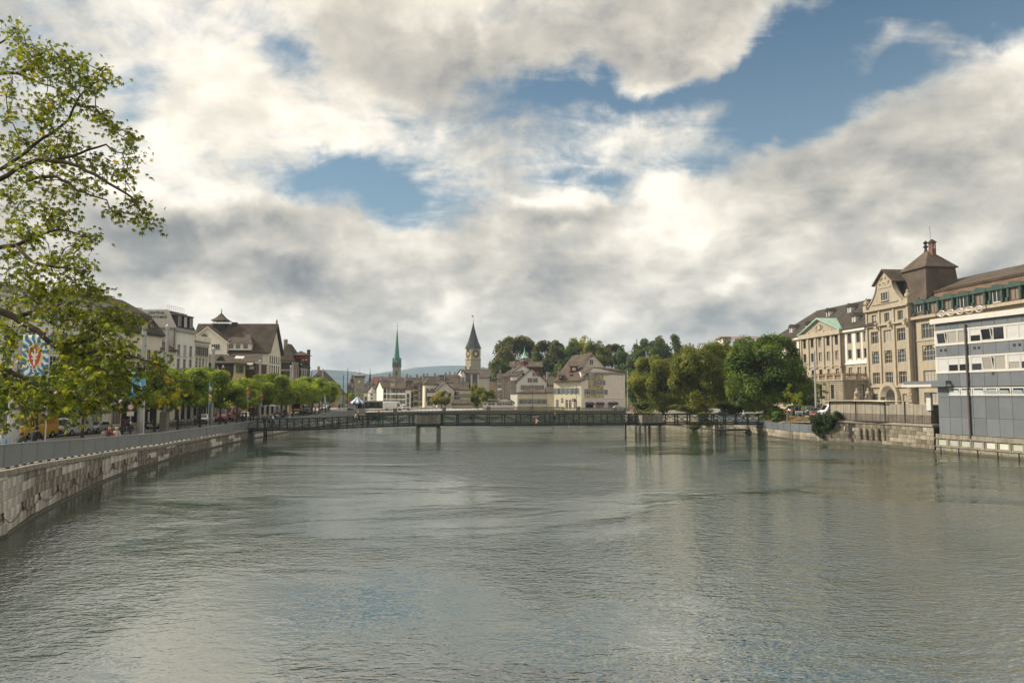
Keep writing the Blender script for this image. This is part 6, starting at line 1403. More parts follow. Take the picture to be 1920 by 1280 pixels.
th('low yellow annex joining the big yellow house',1026,1038.5,207,766,735,725,'gx',T_y,m_tile_br,(739.5,),2,fB,depth=9,chim=0,ww=.8)
Y1 = 206; pA = at(1038.5,745,Y1); pC = at(1090,745,200.5); pE = at(1172,745,203)
zY = lambda py: at(1065,py,203).z
H[20],wy,ry_ = house('big yellow house with green shutters and long brown roof by the far bridge',(pA.x,Y1),(pC.x,200.5),13,1.9,zY(713.5),1.2,'flat',T_y,m_tile_br,
      rows=[(zY(725),1.75,.85,[ (at(p,740,203).x-pA.x)*1.09 for p in (1044,1050,1058,1068,1079,1086)],fB),(zY(739),1.75,.85,[(at(p,740,203).x-pA.x)*1.09 for p in (1044,1050,1060,1070,1079,1086)],fB),
            (zY(756),1.5,.8,[(at(p,740,203).x-pA.x)*1.09 for p in (1057,)],fW),(zY(765),2.4,.9,[(at(p,740,203).x-pA.x)*1.09 for p in (1047,1066,1073,1083)],fW)],ov=-.2)
for ch in list(H[20].children):
    if ch.name.startswith('roof'): bpy.data.objects.remove(ch)
pgw = rw('gablewall',(.74,.68,.62),.5); zE = lambda py: at(1130,py,201.5).z
root,wg,rg = house('pinkish gable end house with a faded wall painting and three shop arches',(pC.x,200.5),(pE.x,203),12,1.9,zE(697.5),.4,'flat',pgw,m_tile_br,
      rows=[(zE(708),1.35,1.5,[(at(1110.5,700,201).x-pC.x)],fB),(zE(722),1.4,1.7,[(at(1125.5,700,201).x-pC.x)],fB),(zE(739.5),1.4,1.2,[at(1103,700,201).x-pC.x],fB),(zE(739.5),1.4,2.3,[at(1126,700,201).x-pC.x],fB),
            (zE(764),zE(754)-zE(764),2.3,[at(p,700,201).x-pC.x for p in (1105,1125)],dict(nx=2,nz=1,fr=m_fdark,gl=m_glass,arch=0,sill=0)),(zE(764),zE(753)-zE(764),2.7,[at(1150.5,700,201).x-pC.x],dict(nx=3,nz=1,fr=m_fdark,gl=m_glass,sill=0))],cat='house',ov=-.2)
for ch in list(root.children):
    if ch.name.startswith('roof'): bpy.data.objects.remove(ch)
gE = root
xE = lambda px: (at(px,740,201.8).x-pC.x)/cos(rg)
g = MB(pgw); g.box(0,wg,-.12,-.003,zE(747.5),zE(746)); g.obj('string_course',root)
m_mur = mat('faded_mural',(.34,.27,.14),.9,.1,var=.45,scale=.9,dirt=.7,dirtcol=(.15,.10,.05),col2=(.42,.36,.22))
g = MB(m_mur);
def cutpanel(x0,x1,z0,z1,holes):
    facade(g,x0,x1,z0,z1,holes,-.001)
g.M = Matrix.Translation((0,-.006,0)); cutpanel(xE(1102.5),xE(1131.5),zE(729),zE(699),[(at(1110.5,700,201).x-pC.x-.78,at(1110.5,700,201).x-pC.x+.78,zE(708),zE(708)+1.35),(at(1125.5,700,201).x-pC.x-.88,at(1125.5,700,201).x-pC.x+.88,zE(722),zE(722)+1.4)])
cutpanel(xE(1095),xE(1131.5),zE(746),zE(729),[(at(1103,700,201).x-pC.x-.62,at(1103,700,201).x-pC.x+.62,zE(739.5),zE(739.5)+1.4),(at(1126,700,201).x-pC.x-1.17,at(1126,700,201).x-pC.x+1.17,zE(739.5),zE(739.5)+1.4)]); g.M = None
g.obj('wall_painting',root)
for pxa,w_ in ((1105,2.5),(1125,2.5),(1150.5,3.0)):
    g = MB(plain('awning_dark',(.05,.045,.055),.7),plain('arch_stone',(.55,.50,.46),.8)); x = at(pxa,700,201).x-pC.x; za = zE(755.5)
    pts = [(x+w_/2*cos(a),za+.75*sin(a)) for a in [pi*i/8 for i in range(9)]]; g.prism(pts,-.22,-.004,1)
    g.add([(x-w_/2,-.22,za+.25),(x+w_/2,-.22,za+.25),(x+w_/2,-.8,za-.25),(x-w_/2,-.8,za-.25),(x+w_/2,-.8,za-.45),(x-w_/2,-.8,za-.45)],[(0,1,2,3),(3,2,4,5)]); g.obj('shop_awning',root)
S = empty('gable_house','tall steep brown roofed house with cream gable behind the big yellow house','house',(0,0,0)); Yb = 213
zB_ = lambda py,Y=Yb: at(1100,py,Y).z; xB = lambda px,Y=Yb: at(px,700,Y).x
pkx,pk_z = xB(1110),zB_(661.5); gl,gr = xB(1078),xB(1140); zg = zB_(700)
g = MB(rw('creamgable',(.68,.64,.55)),m_glass_far,m_fwhite); g.add([(xB(1083),Yb,zg),(xB(1141),Yb,zg),(xB(1134),Yb,zB_(688)),(pkx,Yb,pk_z),(xB(1087),Yb,zB_(690))],[(0,1,2,3,4)])
g.box(xB(1106),xB(1112),Yb-.12,Yb-.003,zB_(682.5),zB_(674.5),1); g.box(xB(1104.8),xB(1106),Yb-.2,Yb-.003,zB_(683),zB_(674),2); g.box(xB(1112),xB(1113.2),Yb-.2,Yb-.003,zB_(683),zB_(674),2); g.box(xB(1104.8),xB(1113.2),Yb-.2,Yb-.003,zB_(674),zB_(672.8),2); g.box(xB(1108.7),xB(1109.3),Yb-.2,Yb-.1,zB_(682.5),zB_(674.5),2)
g.lathe([(.9,0),(.01,.05)],12) if False else None
g.prism([(xB(1106)+.2+1.0*(1-cos(a))*.45,zB_(669)+.55*sin(a)) for a in [pi*i/6 for i in range(7)]][::-1],Yb-.1,Yb-.003,1); g.obj('gable',S)
g = MB(m_tile_br); Ybk = Yb+12; L0 = xB(1037,Yb+2)
g.add([(pkx+.2,Yb-.6,pk_z+.1),(pkx-5.0,Yb+11,pk_z-.2),(L0,Yb+8,zB_(716)),(xB(1083),Yb-.6,zB_(699))],[(0,1,2,3),])
g.add([(pkx+.2,Yb-.6,pk_z+.1),(xB(1136),Yb-.6,zB_(688)),(xB(1143),Yb-.6,zB_(697)),(xB(1143),Yb+12,zB_(697)),(pkx-5,Yb+11,pk_z-.2)],[(4,3,2,1,0)]); g.obj('roof',S)
g = MB(rw('creamgable',(.68,.64,.55))); g.box(xB(1050),xB(1140),Yb+.3,Yb+12,1.9,zB_(705)); g.obj('wall',S)
g = MB(m_tile_br) # front roof over both front houses
e0 = (pA.x-.4,Y1-.9,zY(714.2)); e1 = (pC.x+.2,199.6,zY(713)+.0); v1 = (at(1112,690,202.5).x,201.5,zE(688)); e2 = (pE.x+.6,202.2,zE(696.5)); r0 = (xB(1083),Yb-.3,zB_(688)); r1 = (xB(1141),Yb-.3,zB_(688.5)); l0 = (L0-.2,Yb+6,zB_(714))
e1b = (at(1094,700,200).x,199.9,zY(711.5))
g.add([e0,e1,v1,r0,l0,e2,r1],[(0,1,2,3),(0,3,4),(1,5,2) if False else (2,5,6),(2,6,3)]); g.add([e1,(pC.x+.2,200.2,zY(713)-.3),(at(1112,690,202.5).x,201.9,zE(688)-.4),v1],[(0,1,2,3)]); g.add([(e0[0],e0[1],e0[2]-.25),(e1[0],e1[1],e1[2]-.25),e1,e0],[(0,1,2,3)]); g.add([(v1[0],v1[1],v1[2]-.3),(e2[0],e2[1],e2[2]-.3),e2,v1],[(0,1,2,3)])
ro = g.obj('front_roof',S)
g = MB(pgw); wz = zE(697.5); M_ = Matrix.Translation((pC.x,200.5,0)) @ Matrix.Rotation(rg,4,'Z'); xv = xE(1112)
g.M = M_; g.add([(0,-.004,zY(714)-.2),(0,-.004,wz-.1),(xv,-.004,wz-.1)],[(0,2,1)]); g.add([(0,0,wz-.8),(wg,0,wz-.8),(wg,0,wz+.2),(xv,0,zE(688)-.3),(0,0,zY(714)-.2)],[(0,1,2,3,4)]); g.M = None; g.obj('gable_top',S)
m_dred = mat('dormer_red',(.17,.03,.025),.7,var=.2)
for (pxd,pyd,w_) in ((1075.5,692,2.0),(1050,707,.9),(1071.5,705.5,.9),(1089,704,.9)):
    P = at(pxd,pyd,204.5 if w_ < 1.5 else 206.5); g = MB(m_dred,m_tile_br,m_fwhite); hh = .75 if w_ < 1.5 else 1.45
    g.box(P.x-w_/2,P.x+w_/2,P.y-1.2,P.y+2.5,P.z-hh*.6,P.z+hh*.5); g.box(P.x-w_*.25,P.x+w_*.25,P.y-1.26,P.y-1.203,P.z-hh*.3,P.z+hh*.3,2); z = P.z+hh*.5
    g.add([(P.x-w_*.75,P.y-1.6,z-.05),(P.x+w_*.75,P.y-1.6,z-.05),(P.x+w_*.75,P.y+4.5,z+1.4),(P.x-w_*.75,P.y+4.5,z+1.4),(P.x-w_*.75,P.y-1.6,z+.15),(P.x+w_*.75,P.y-1.6,z+.15),(P.x+w_*.75,P.y+4.5,z+1.6),(P.x-w_*.75,P.y+4.5,z+1.6)],[(0,3,2,1),(4,5,6,7),(0,1,5,4),(1,2,6,5),(3,0,4,7)],1); g.obj('dormer',ro)
sgn = empty('shop_sign','dark red shop sign with white disc on the big yellow house by the far bridge','sign',(at(1072,750,203).x,201.9,0),-.5*0)
g = MB(mat('sign_maroon',(.14,.03,.03),.5)); g.box(0,2.5,-.25,-.1,zY(752.2),zY(747)); g.obj('board',sgn); g = MB(m_fwhite); g.M = Matrix.Translation((.35,-.27,zY(749.6))) @ Matrix.Rotation(pi/2,4,'X'); g.lathe([(.27,0),(.27,.05),(.01,.06)],14); g.M = None; g.obj('disc',sgn)
S,wpv,_ = house('small white pavilion with curved roof and dark windows at the far bridge',(at(906,745,203).x,203),(at(964.5,745,203).x,203),6,1.9,at(935,754,203).z,.5,'flat',rw('pav',(.72,.70,.66)),m_tile_br,
     rows=[],cat='pavilion',name='pavilion',ov=-.1)
for ch in list(S.children):
    if ch.name.startswith('roof'): bpy.data.objects.remove(ch)
zP_ = lambda py: at(935,py,203).z; xP = lambda px: at(px,750,203).x-at(906,750,203).x
g = MB(rw('pav',(.72,.70,.66)),m_tile_br); pr = [(930,755),(934,750.5),(940,747.5),(946,746.6),(952,747.5),(959,751),(965.5,755.5)]
g.prism([(xP(930),zP_(757))]+[(xP(a),zP_(b)) for a,b in pr][::1]+[(xP(965.5),zP_(757))],-.01,5,0) ; g.obj('curved_gable',S)
g = MB(m_tile_br)
for (a,b),(c,d) in zip(pr,pr[1:]): g.add([(xP(a),-.3,zP_(b)+.02),(xP(c),-.3,zP_(d)+.02),(xP(c),5,zP_(d)+.02),(xP(a),5,zP_(b)+.02),(xP(a),-.3,zP_(b)+.2),(xP(c),-.3,zP_(d)+.2),(xP(c),5,zP_(d)+.2),(xP(a),5,zP_(b)+.2)],[(0,1,5,4),(4,5,6,7)])
g.add([(xP(914.5),-.3,zP_(751)),(xP(930.5),-.3,zP_(751)),(xP(930.5),5,zP_(748)),(xP(914.5),5,zP_(748)),(xP(914.5),-.3,zP_(751)+.15),(xP(930.5),-.3,zP_(751)+.15)],[(0,1,2,3),(0,1,5,4)]); g.obj('roof',S)
for (a,b,c,d) in ((915.5,927.5,759,752),(932,940.5,759,752.5),(942,951,759,752.5),(952,960.5,759,752.5),(907.5,911.5,759,752.5)):
    g = MB(m_fwhite,m_glass_far); x0,x1,z0,z1 = xP(a),xP(b),zP_(c),zP_(d); g.box(x0,x1,-.06,-.011,z0,z1,1); g.box((x0+x1)/2-.06,(x0+x1)/2+.06,-.1,-.05,z0,z1); g.box(x0-.1,x0,-.1,-.011,z0,z1); g.box(x1,x1+.1,-.1,-.011,z0,z1); g.obj('window',S)
S = empty('glass_pavilion','long dark glazed quayside pavilion beside the striped tent','pavilion',(at(655,750,226).x,226,0)); zV = lambda py: at(700,py,226).z; LV = at(741,750,226).x-at(655,750,226).x
g = MB(mat('pavilion_roof',(.22,.19,.15),.8,var=.2)); g.box(xP(0)*0+3,LV,-.6,5,zV(754),zV(751.3)); g.obj('roof',S)
g = MB(m_core); g.box(0,LV-.5,.3,4.5,1.9,zV(754)-.01); g.obj('wall',S)
for i in range(12):
    x = 4+i*(LV-5)/12; g = MB(m_fdark,glassm('pav_glass',(.03,.05,.045),(.16,.17,.15),.3)); w_ = (LV-5)/12; g.box(x+.05,x+w_-.05,.2,.295,zV(761),zV(754.5),1); g.box(x-.06,x+.05,.1,.298,zV(761),zV(754.5)); g.obj('window',S)
g = MB(m_iron); g.box(0,LV,-.3,.29,1.9,zV(761.5)); g.obj('parapet',S)
P = at(670,750,224); S = empty('striped_tent','blue and white striped round market tent with pointed roof','tent',(P.x,224,0)); zT = lambda py: at(670,py,224).z
m_tb = plain('tent_blue',(.06,.17,.40),.7); m_tw = plain('tent_white',(.74,.72,.66),.7)
rT = (at(684,750,224).x-at(656,750,224).x)/2
for k in range(16):
    g = MB(m_tb if k % 2 else m_tw); a0,a1 = 2*pi*k/16,2*pi*(k+1)/16
    rr = [(rT,zT(753.5)),(rT*.55,zT(749.5)),(.12,zT(743.5))]
    for (r0_,z0_),(r1_,z1_) in zip(rr,rr[1:]): g.add([(r0_*cos(a0),r0_*sin(a0),z0_),(r0_*cos(a1),r0_*sin(a1),z0_),(r1_*cos(a1),r1_*sin(a1),z1_),(r1_*cos(a0),r1_*sin(a0),z1_)],[(0,1,2,3)])
    g.add([(rT*cos(a0),rT*sin(a0),zT(753.5)-.5),(rT*cos(a1),rT*sin(a1),zT(753.5)-.5),(rT*cos(a1),rT*sin(a1),zT(753.5)),(rT*cos(a0),rT*sin(a0),zT(753.5))],[(0,1,2,3)]); g.obj('roof_panel',S)
g = MB(m_rail)
for k in range(8): a = k*pi/4+.2; g.tube([(rT*.97*cos(a),rT*.97*sin(a),1.9),(rT*.97*cos(a),rT*.97*sin(a),zT(753.5))],.06,5)
g.tube([(0,0,1.9),(0,0,zT(742.5))],.08,6); g.obj('frame',S)
g = MB(m_fbst); X0_,X1_ = at(563,775,196).x,at(700,775,196).x
o = strip_ground('pavement',lambda y: lx(y)-.2,lambda y: lx(y)+16-(y-188)*.9 if y > 188 else lx(y)-.2,[188+i*4 for i in range(15)],lambda x,y: 2.02,2,m_pave,'paved riverside square at the left head of the far bridge')
th('white modern block with a red brown roof edge above the right bank trees',1358,1372,300,760,635,633,'flat',T_w,m_brick,(641,),2,fD,depth=10,z0=3,chim=0)
th('brown tiled roof with chimneys among the right bank tree crowns',1288,1318,290,760,660,650,'hip',T_c,m_tile_rd,(),3,fD,depth=14,z0=3,chim=3)
S = empty('crane','red construction crane jib just above the right bank tree tops','crane',(at(1385,635,420).x,420,0)); g = MB(plain('crane_red',(.42,.10,.09),.6)); zr1,zr2 = zc_(634.5,420,1385),zc_(631.5,420,1385)
xa_,xb_ = at(1350,633,420).x-S.location.x,at(1425,633,420).x-S.location.x
g.tube([(xa_,0,zr1),(xb_,0,zr1)],.16,4); g.tube([(xa_,1.2,zr1),(xb_,1.2,zr1)],.16,4); g.tube([(xa_,.6,zr2),(xb_,.6,zr2)],.16,4)
for i in range(24): x = xa_+(xb_-xa_)*i/24; x2 = xa_+(xb_-xa_)*(i+.5)/24; x3 = xa_+(xb_-xa_)*(i+1)/24; g.tube([(x,0,zr1),(x2,.6,zr2),(x3,0,zr1)],.09,3)
g.obj('jib',S); g = MB(plain('crane_red',(.42,.10,.09),.6)); g.box(-.8,.8,-.2,1.4,3,zr1); g.obj('mast',S)
S = empty('distant_spire','thin distant church spire above the hill trees','spire',(at(1194,650,700).x,700,0)); g = MB(m_slate); g.lathe([(2.0,30),(1.9,zc_(652,700,1194)),(.5,zc_(643,700,1194)),(.15,zc_(634,700,1194))],8); g.obj('spire',S)
def hills(Y,prof,depth,m,label,seed):
    rr = random.Random(seed); vs = []; fs = []; nx = 160; ny = 14
    pxs = [p[0] for p in prof]; xa,xb = -1.3*Y,1.3*Y
    for j in range(ny+1):
        t = j/ny
        for i in range(nx+1):
            x = xa+(xb-xa)*i/nx; px = 960+FPX*x/Y; top = at(960,lerp_tab(prof,px),Y).z
            z = 1.5+(top-1.5)*(sin(t*pi/2)**1.3)+mnoise.noise(Vector((x/260,t*4,seed)))*Y*.006*sin(t*pi)
            vs.append((x+mnoise.noise(Vector((x/300,t,5)))*60,Y-depth*(1-t)+depth*.3*mnoise.noise(Vector((x/500,t,9)))*(1-t),z))
    for j in range(ny):
        for i in range(nx): k = j*(nx+1)+i; fs.append((k,k+1,k+nx+2,k+nx+1))
    g = MB(m); g.add(vs,fs); setp(g.obj('hills',smooth=True),label,kind='structure')
m_hill = mat('forested_hill',(.026,.038,.030),.95,.05,var=.45,scale=.012,col2=(.05,.07,.045),dirt=.4,dirtcol=(.10,.13,.07))
hills(4200,[(-400,735),(300,720),(480,703),(570,697),(620,695),(660,696),(676,697),(684,702),(700,703),(760,700),(900,712),(1300,722),(2300,735)],1500,m_hill,'blue green wooded ridge with pale meadows behind the left part of the town',3)
hills(5600,[(-400,738),(560,725),(680,706),(740,697),(790,688),(830,686),(870,686),(905,688),(930,692),(990,696),(1300,705),(2300,735)],1500,m_hill,'farther bluish wooded mountain ridge behind the church towers',8)
hz = MB(); hz.box(-7600,7600,-60.5,5900,-2.2,330); hm = bpy.data.materials.new('haze'); hm.use_nodes = True; nt = hm.node_tree
for n in list(nt.nodes): nt.nodes.remove(n)
ho = nt.nodes.new('ShaderNodeOutputMaterial'); hv = nt.nodes.new('ShaderNodeVolumePrincipled'); hv.inputs['Color'].default_value = (.58,.76,1.0,1); hv.inputs['Density'].default_value = .00017; hv.inputs['Anisotropy'].default_value = 0.0
nt.links.new(hv.outputs[0],ho.inputs['Volume']); hz.mats = [hm]; setp(hz.obj('haze'),'thin bluish air over the river and town',kind='stuff')
# ---------------------------------------------------------------- trees
import numpy as np
def foliage_mesh(name,blobs,n,leaf,m,seed,clump=.9,thr=-.15,flat=.5,lvb=0.0,shell=.55):
    """many small leaf faces spread through the crown; gaps come from a clump field"""
    rg = np.random.default_rng(seed); B = np.array([b[:6] for b in blobs],float); wv = np.array([b[3]*b[4]*b[5] for b in blobs])**.75; wv /= wv.sum()
    P = np.zeros((0,3)); NN = np.zeros((0,3)); ph = rg.uniform(0,6.28,(6,3)); fr = rg.normal(0,1,(6,3)); fr /= np.linalg.norm(fr,axis=1)[:,None]; fr *= rg.uniform(.8,1.9,(6,1))/clump
    while len(P) < n:
        k = rg.choice(len(B),n,p=wv); d = rg.normal(0,1,(n,3)); d /= np.linalg.norm(d,axis=1)[:,None]
        r = rg.uniform(shell,1.0,(n,1))**.6+rg.normal(0,.05,(n,1)); p = B[k,:3]+d*r*B[k,3:6]
        f = sum(np.sin(p @ fr[i]+ph[i,0]) for i in range(6))/3.0
        ok = f+rg.normal(0,.22,n) > thr
        P = np.vstack([P,p[ok]]); NN = np.vstack([NN,d[ok]])
    P = P[:n]; NN = NN[:n]
    f = sum(np.sin(P @ fr[i]*1.4+ph[i,1]) for i in range(6))/3.0
    nrm = NN*.8+rg.normal(0,1,(n,3))*flat+np.array([0,0,.5]); nrm /= np.linalg.norm(nrm,axis=1)[:,None]
    a = rg.normal(0,1,(n,3)); u = np.cross(nrm,a); u /= np.linalg.norm(u,axis=1)[:,None]; v = np.cross(nrm,u)
    s = leaf*rg.uniform(.6,1.35,(n,1)); V = np.empty((n,4,3)); V[:,0] = P-u*s; V[:,1] = P-v*s*.55+nrm*s*.15; V[:,2] = P+u*s; V[:,3] = P+v*s*.55+nrm*s*.15
    me = bpy.data.meshes.new(name); me.vertices.add(n*4); me.vertices.foreach_set('co',V.reshape(-1)); me.loops.add(n*4); me.loops.foreach_set('vertex_index',np.arange(n*4,dtype=np.int32))
    me.polygons.add(n); me.polygons.foreach_set('loop_start',np.arange(n,dtype=np.int32)*4); me.polygons.foreach_set('loop_total',np.full(n,4,dtype=np.int32)); me.materials.append(m)
    at_ = me.attributes.new('lv','FLOAT','FACE'); at_.data.foreach_set('value',np.clip(.45+f*.28+rg.normal(0,.13,n)+lvb,0,1).astype(np.float32)); me.update(); me.validate(); return me
m_bark = mat('bark',(.085,.070,.052),.95,.1,var=.35,scale=3,bump=.7,bscale=9); m_barkg = mat('bark_grey',(.14,.125,.10),.95,.1,var=.3,scale=3,bump=.5,bscale=9)
def limbs(trunk_h,r,tips,m,seed,lean=(0,0),n=7):
    rr = random.Random(seed); g = MB(m); top = Vector((lean[0],lean[1],trunk_h))
    g.tube([(0,0,-.3),(lean[0]*.1,lean[1]*.1,trunk_h*.15),(lean[0]*.5+rr.uniform(-.1,.1),lean[1]*.5,trunk_h*.55),tuple(top)],[r*1.35,r,r*.88,r*.8],n)
    for t in tips:
        t = Vector(t); b = top*(rr.uniform(.78,1.0)); mid = b.lerp(t,.5)+Vector((rr.uniform(-.4,.4),rr.uniform(-.4,.4),rr.uniform(.0,.6)))
        q = r*rr.uniform(.35,.55); g.tube([b,b.lerp(mid,.5)+Vector((0,0,.1)),mid,mid.lerp(t,.6),t],[q,q*.85,q*.62,q*.4,q*.15],5)
        for j in range(3):
            c = mid.lerp(t,rr.uniform(-.3,.8)); e = c+Vector((rr.uniform(-1,1),rr.uniform(-1,1),rr.uniform(.2,1.2)))*rr.uniform(.7,1.5)*(t-b).length*.25; g.tube([c,c.lerp(e,.5)+Vector((0,0,.1)),e],[q*.4,q*.25,q*.08],4)
    return g.mesh('trunk')
def lobes(w,d,z0,z1,k,seed,sm=(.30,.46)):
    rr = random.Random(seed); out = []; cz = (z0+z1)/2; hz_ = (z1-z0)/2
    for i in range(k):
        a = i*2.399+rr.uniform(-.3,.3); t = rr.uniform(-.85,.9); rad = math.sqrt(max(0,1-t*t))*rr.uniform(.45,.72)*(1.18 if sm[0] < .25 else 1); s = rr.uniform(*sm)
        out.append((w/2*rad*cos(a),d/2*rad*sin(a),cz+hz_*t*.72,w/2*s,d/2*s,hz_*s*1.0))
    out.append((0,0,cz,w*.25,d*.25,hz_*.6)); return out
lf_quay = leafm('leaf_quay',[(0,(.08,.14,.018)),(.45,(.17,.25,.030)),(.8,(.29,.34,.040)),(1,(.38,.36,.04))],.5)
lf_green = leafm('leaf_deep_green',[(0,(.032,.070,.016)),(.5,(.12,.19,.036)),(1,(.25,.31,.06))],.42)
lf_olive = leafm('leaf_olive',[(0,(.065,.080,.017)),(.5,(.195,.235,.042)),(1,(.36,.37,.065))],.45)
lf_dark = leafm('leaf_hill',[(0,(.04,.075,.022)),(.5,(.09,.135,.034)),(1,(.18,.21,.05))],.38)
lf_hillb = leafm('leaf_hill_brownish',[(0,(.055,.065,.020)),(.5,(.125,.13,.035)),(1,(.18,.17,.045))],.38)
lf_will = leafm('leaf_willow',[(0,(.06,.08,.012)),(.5,(.15,.16,.02)),(1,(.32,.27,.03))],.4)
lf_ivy = leafm('leaf_ivy',[(0,(.015,.035,.010)),(.6,(.035,.065,.015)),(1,(.08,.11,.02))],.2)
QV = []
for v in range(4):
    bl = lobes(9.0,8.6,2.4,8.4+(v%2)*.5,26+v,40+v,(.20,.40)); QV.append((foliage_mesh('crown',bl,12500,.17,lf_quay,60+v,clump=.8,thr=-.05),limbs(3.6,.15,[(b[0]*.8,b[1]*.8,b[2]) for b in bl[:9]],m_bark,70+v)))
qt = [(-47.6,71.5,1.0),(-47.4,79,1.0),(-46.8,86,.95),(-46.2,92.5,1.0),(-46.0,98.5,1.06),(-45.8,105,1.04),(-45.8,112,1.0),(-45.8,119,.98),(-45.6,126,1.0),(-45.4,133,.97),(-45.4,140.5,1.0),(-45.4,148,.98),(-45.6,156,1.0),(-46,164,1.0),(-46.5,172,.95),(-47,180,.95),(-47,64,1.0),(-46.5,56.5,1.0)]
qlab = ['bushy light green quay tree behind the yellow van','quay tree with bare trunk beside the silver hatchback','quay tree between the blue flag and the parked scooter','yellowish green quay tree beside the scooter','tall light green quay tree left of the pharmacy mast','rounded quay tree below the arcaded house','quay tree just left of the teal and yellow flag',
        'quay tree just right of the teal and yellow flag','quay tree in front of the mansard house','quay tree before the orange and green flag','quay tree in front of the big gabled building','quay tree right of the orange flag pole','quay tree near the rust coloured flag','quay tree beside the yellow bus','quay tree below the hipped beige house',
        'last quay tree before the riverside square','quay tree mostly hidden behind the plane leaves beside the thick grey mast','nearest quay tree hidden behind plane leaves at the left edge']
for i,(x,y,s) in enumerate(qt):
    c,t = QV[i % 4]; r_ = empty('quay_tree',qlab[i],'tree',(x,y,ql(x,y)-.02),R.uniform(0,6),'street trees along the left quay'); r_.scale = (s,s,s*R.uniform(.90,1.10))
    place('crown',c,r_)['kind'] = 'stuff'; place('trunk',t,r_)
for i,(x,y) in enumerate([(-57.5,96),(-57,113),(-56.5,131),(-55.5,150)]):
    c,t = QV[(i*3+1) % 4]; r_ = empty('street_tree',['street tree by the pharmacy house front behind the quay trees','street tree in front of the arcaded house behind the quay trees','street tree at the mansard house behind the quay trees','street tree by the gabled building behind the quay trees'][i],'tree',(x,y,1.4),R.uniform(0,6),'street trees at the house fronts'); r_.scale = (.85,.85,.9); place('crown',c,r_)['kind'] = 'stuff'; place('trunk',t,r_)
def big_tree(name,label,x,y,z,w,d,z0,z1,n,leaf,m,seed,k=26,th=None,r=.35,thr=-.1,clump=1.1,extra=(),group=None,barkm=None,lvb=0):
    bl = lobes(w,d,z0,z1,int(k*2.2),seed,(.16,.27))+lobes(w*.8,d*.8,z0,z1-(z1-z0)*.12,8,seed+1)+list(extra); c = foliage_mesh('crown',bl,n,leaf,m,seed+500,clump=clump,thr=thr,lvb=lvb)
    t = limbs(th or max(1.5,z0+.8),r,[(b[0]*.85,b[1]*.85,b[2]) for b in bl[:12]],barkm or m_bark,seed)
    o = empty(name,label,'tree',(x,y,z),0,group); place('crown',c,o)['kind'] = 'stuff'; place('trunk',t,o); return o,c,t
def PX(px,Y): return at(px,742,Y).x
big_tree('broad_tree','large deep green broad tree at the right end of the footbridge',PX(1432,119),119,1.9,15.6,14,.7,15.6,48000,.20,lf_green,301,34,3.0,.42,extra=[(6.5,0,5.2,2.6,3,2.4),(7.6,.5,3.6,1.6,2,1.3)])
big_tree('broad_tree','olive green broad tree in the middle of the right bank group',PX(1322,136),136,1.9,14.0,13,.2,15.6,42000,.20,lf_olive,302,30,2.5,.4)
big_tree('broad_tree','yellowish olive tree hanging over the river left of the right bank group',PX(1243,158),158,1.9,15.0,13,-1.0,14.9,42000,.21,lf_olive,303,30,2.2,.38,lvb=.12,extra=[(-4.6,-1,1.6,2.6,2.5,2.6)])
big_tree('broad_tree','olive tree between the two right bank trees standing farther back',PX(1375,150),150,1.9,13.5,12,2,17.2,26000,.22,lf_olive,304,24,3,.35,lvb=-.05)
big_tree('broad_tree','dark green tree filling the gap behind the broad tree trunk',PX(1490,132),132,2.2,9.0,8,.5,9.5,12000,.2,lf_green,305,18,2,.25)
mb = MB(m_earth); vs = []; fs = []
for j in range(13):
    for i in range(31):
        x = -30+i*10; y = 246+j*16; t = sin(pi*min(1,max(0,(i-2)/28)))**.8*sin(pi*j/12)**.7; vs.append((x,y,1.88+17*t))
for j in range(12):
    for i in range(30): k = j*31+i; fs.append((k,k+1,k+32,k+31))
mb.add(vs,fs); setp(mb.obj('hill',smooth=True),'wooded hill rising behind the right part of the old town',kind='structure')
HV = []
for v,(m,k) in enumerate(((lf_dark,22),(lf_hillb,22),(lf_olive,20),(lf_dark,26))):
    bl = lobes(13,12,2,15,k*2,90+v,(.16,.30)); HV.append((foliage_mesh('crown',bl,15000,.30,m,190+v,clump=1.3,thr=-.02),limbs(3.5,.3,[(b[0]*.8,b[1]*.8,b[2]) for b in bl[:9]],m_bark,290+v)))
hl = [(965,627,82,330,1,'tall open crowned tree behind the white gabled cluster, left of the green turret'),(940,672,34,300,0,'small tree at the foot of the clock tower hill'),(1030,636,60,320,1,'brownish tree behind the red and green roof turret'),(1062,648,40,315,0,'dark tree between the green turret and the steep cream gable'),
      (1090,632,62,330,2,'light olive tree top left of the steep cream gable peak'),(1118,640,46,300,2,'bright green hill tree directly behind the steep cream gable'),(1148,643,40,325,1,'brownish hill tree right of the steep cream gable'),(1180,645,52,310,3,'dark hill tree below the thin distant spire'),
      (1222,631,66,300,0,'tall dark green hill tree right of the thin distant spire'),(1252,627,60,305,3,'highest dark green hill tree above the olive bank trees'),(1285,648,44,300,0,'dark hill tree at the right end of the ridge'),(1195,690,56,262,3,'low dark tree right of the pinkish gable wall'),
      (1170,682,40,268,0,'dark tree just above the pinkish gable roof'),(1215,700,60,250,0,'dark tree behind the yellowish olive river tree'),(1010,668,60,290,0,'dark tree low behind the green turret'),(1060,680,50,280,3,'dark tree left of the steep brown roof'),(1400,633,46,300,2,'olive tree top behind the crane jib'),(1345,645,40,310,1,'brownish tree top left of the crane jib'),(1320,690,80,230,0,'dark tree behind the right bank trees')]
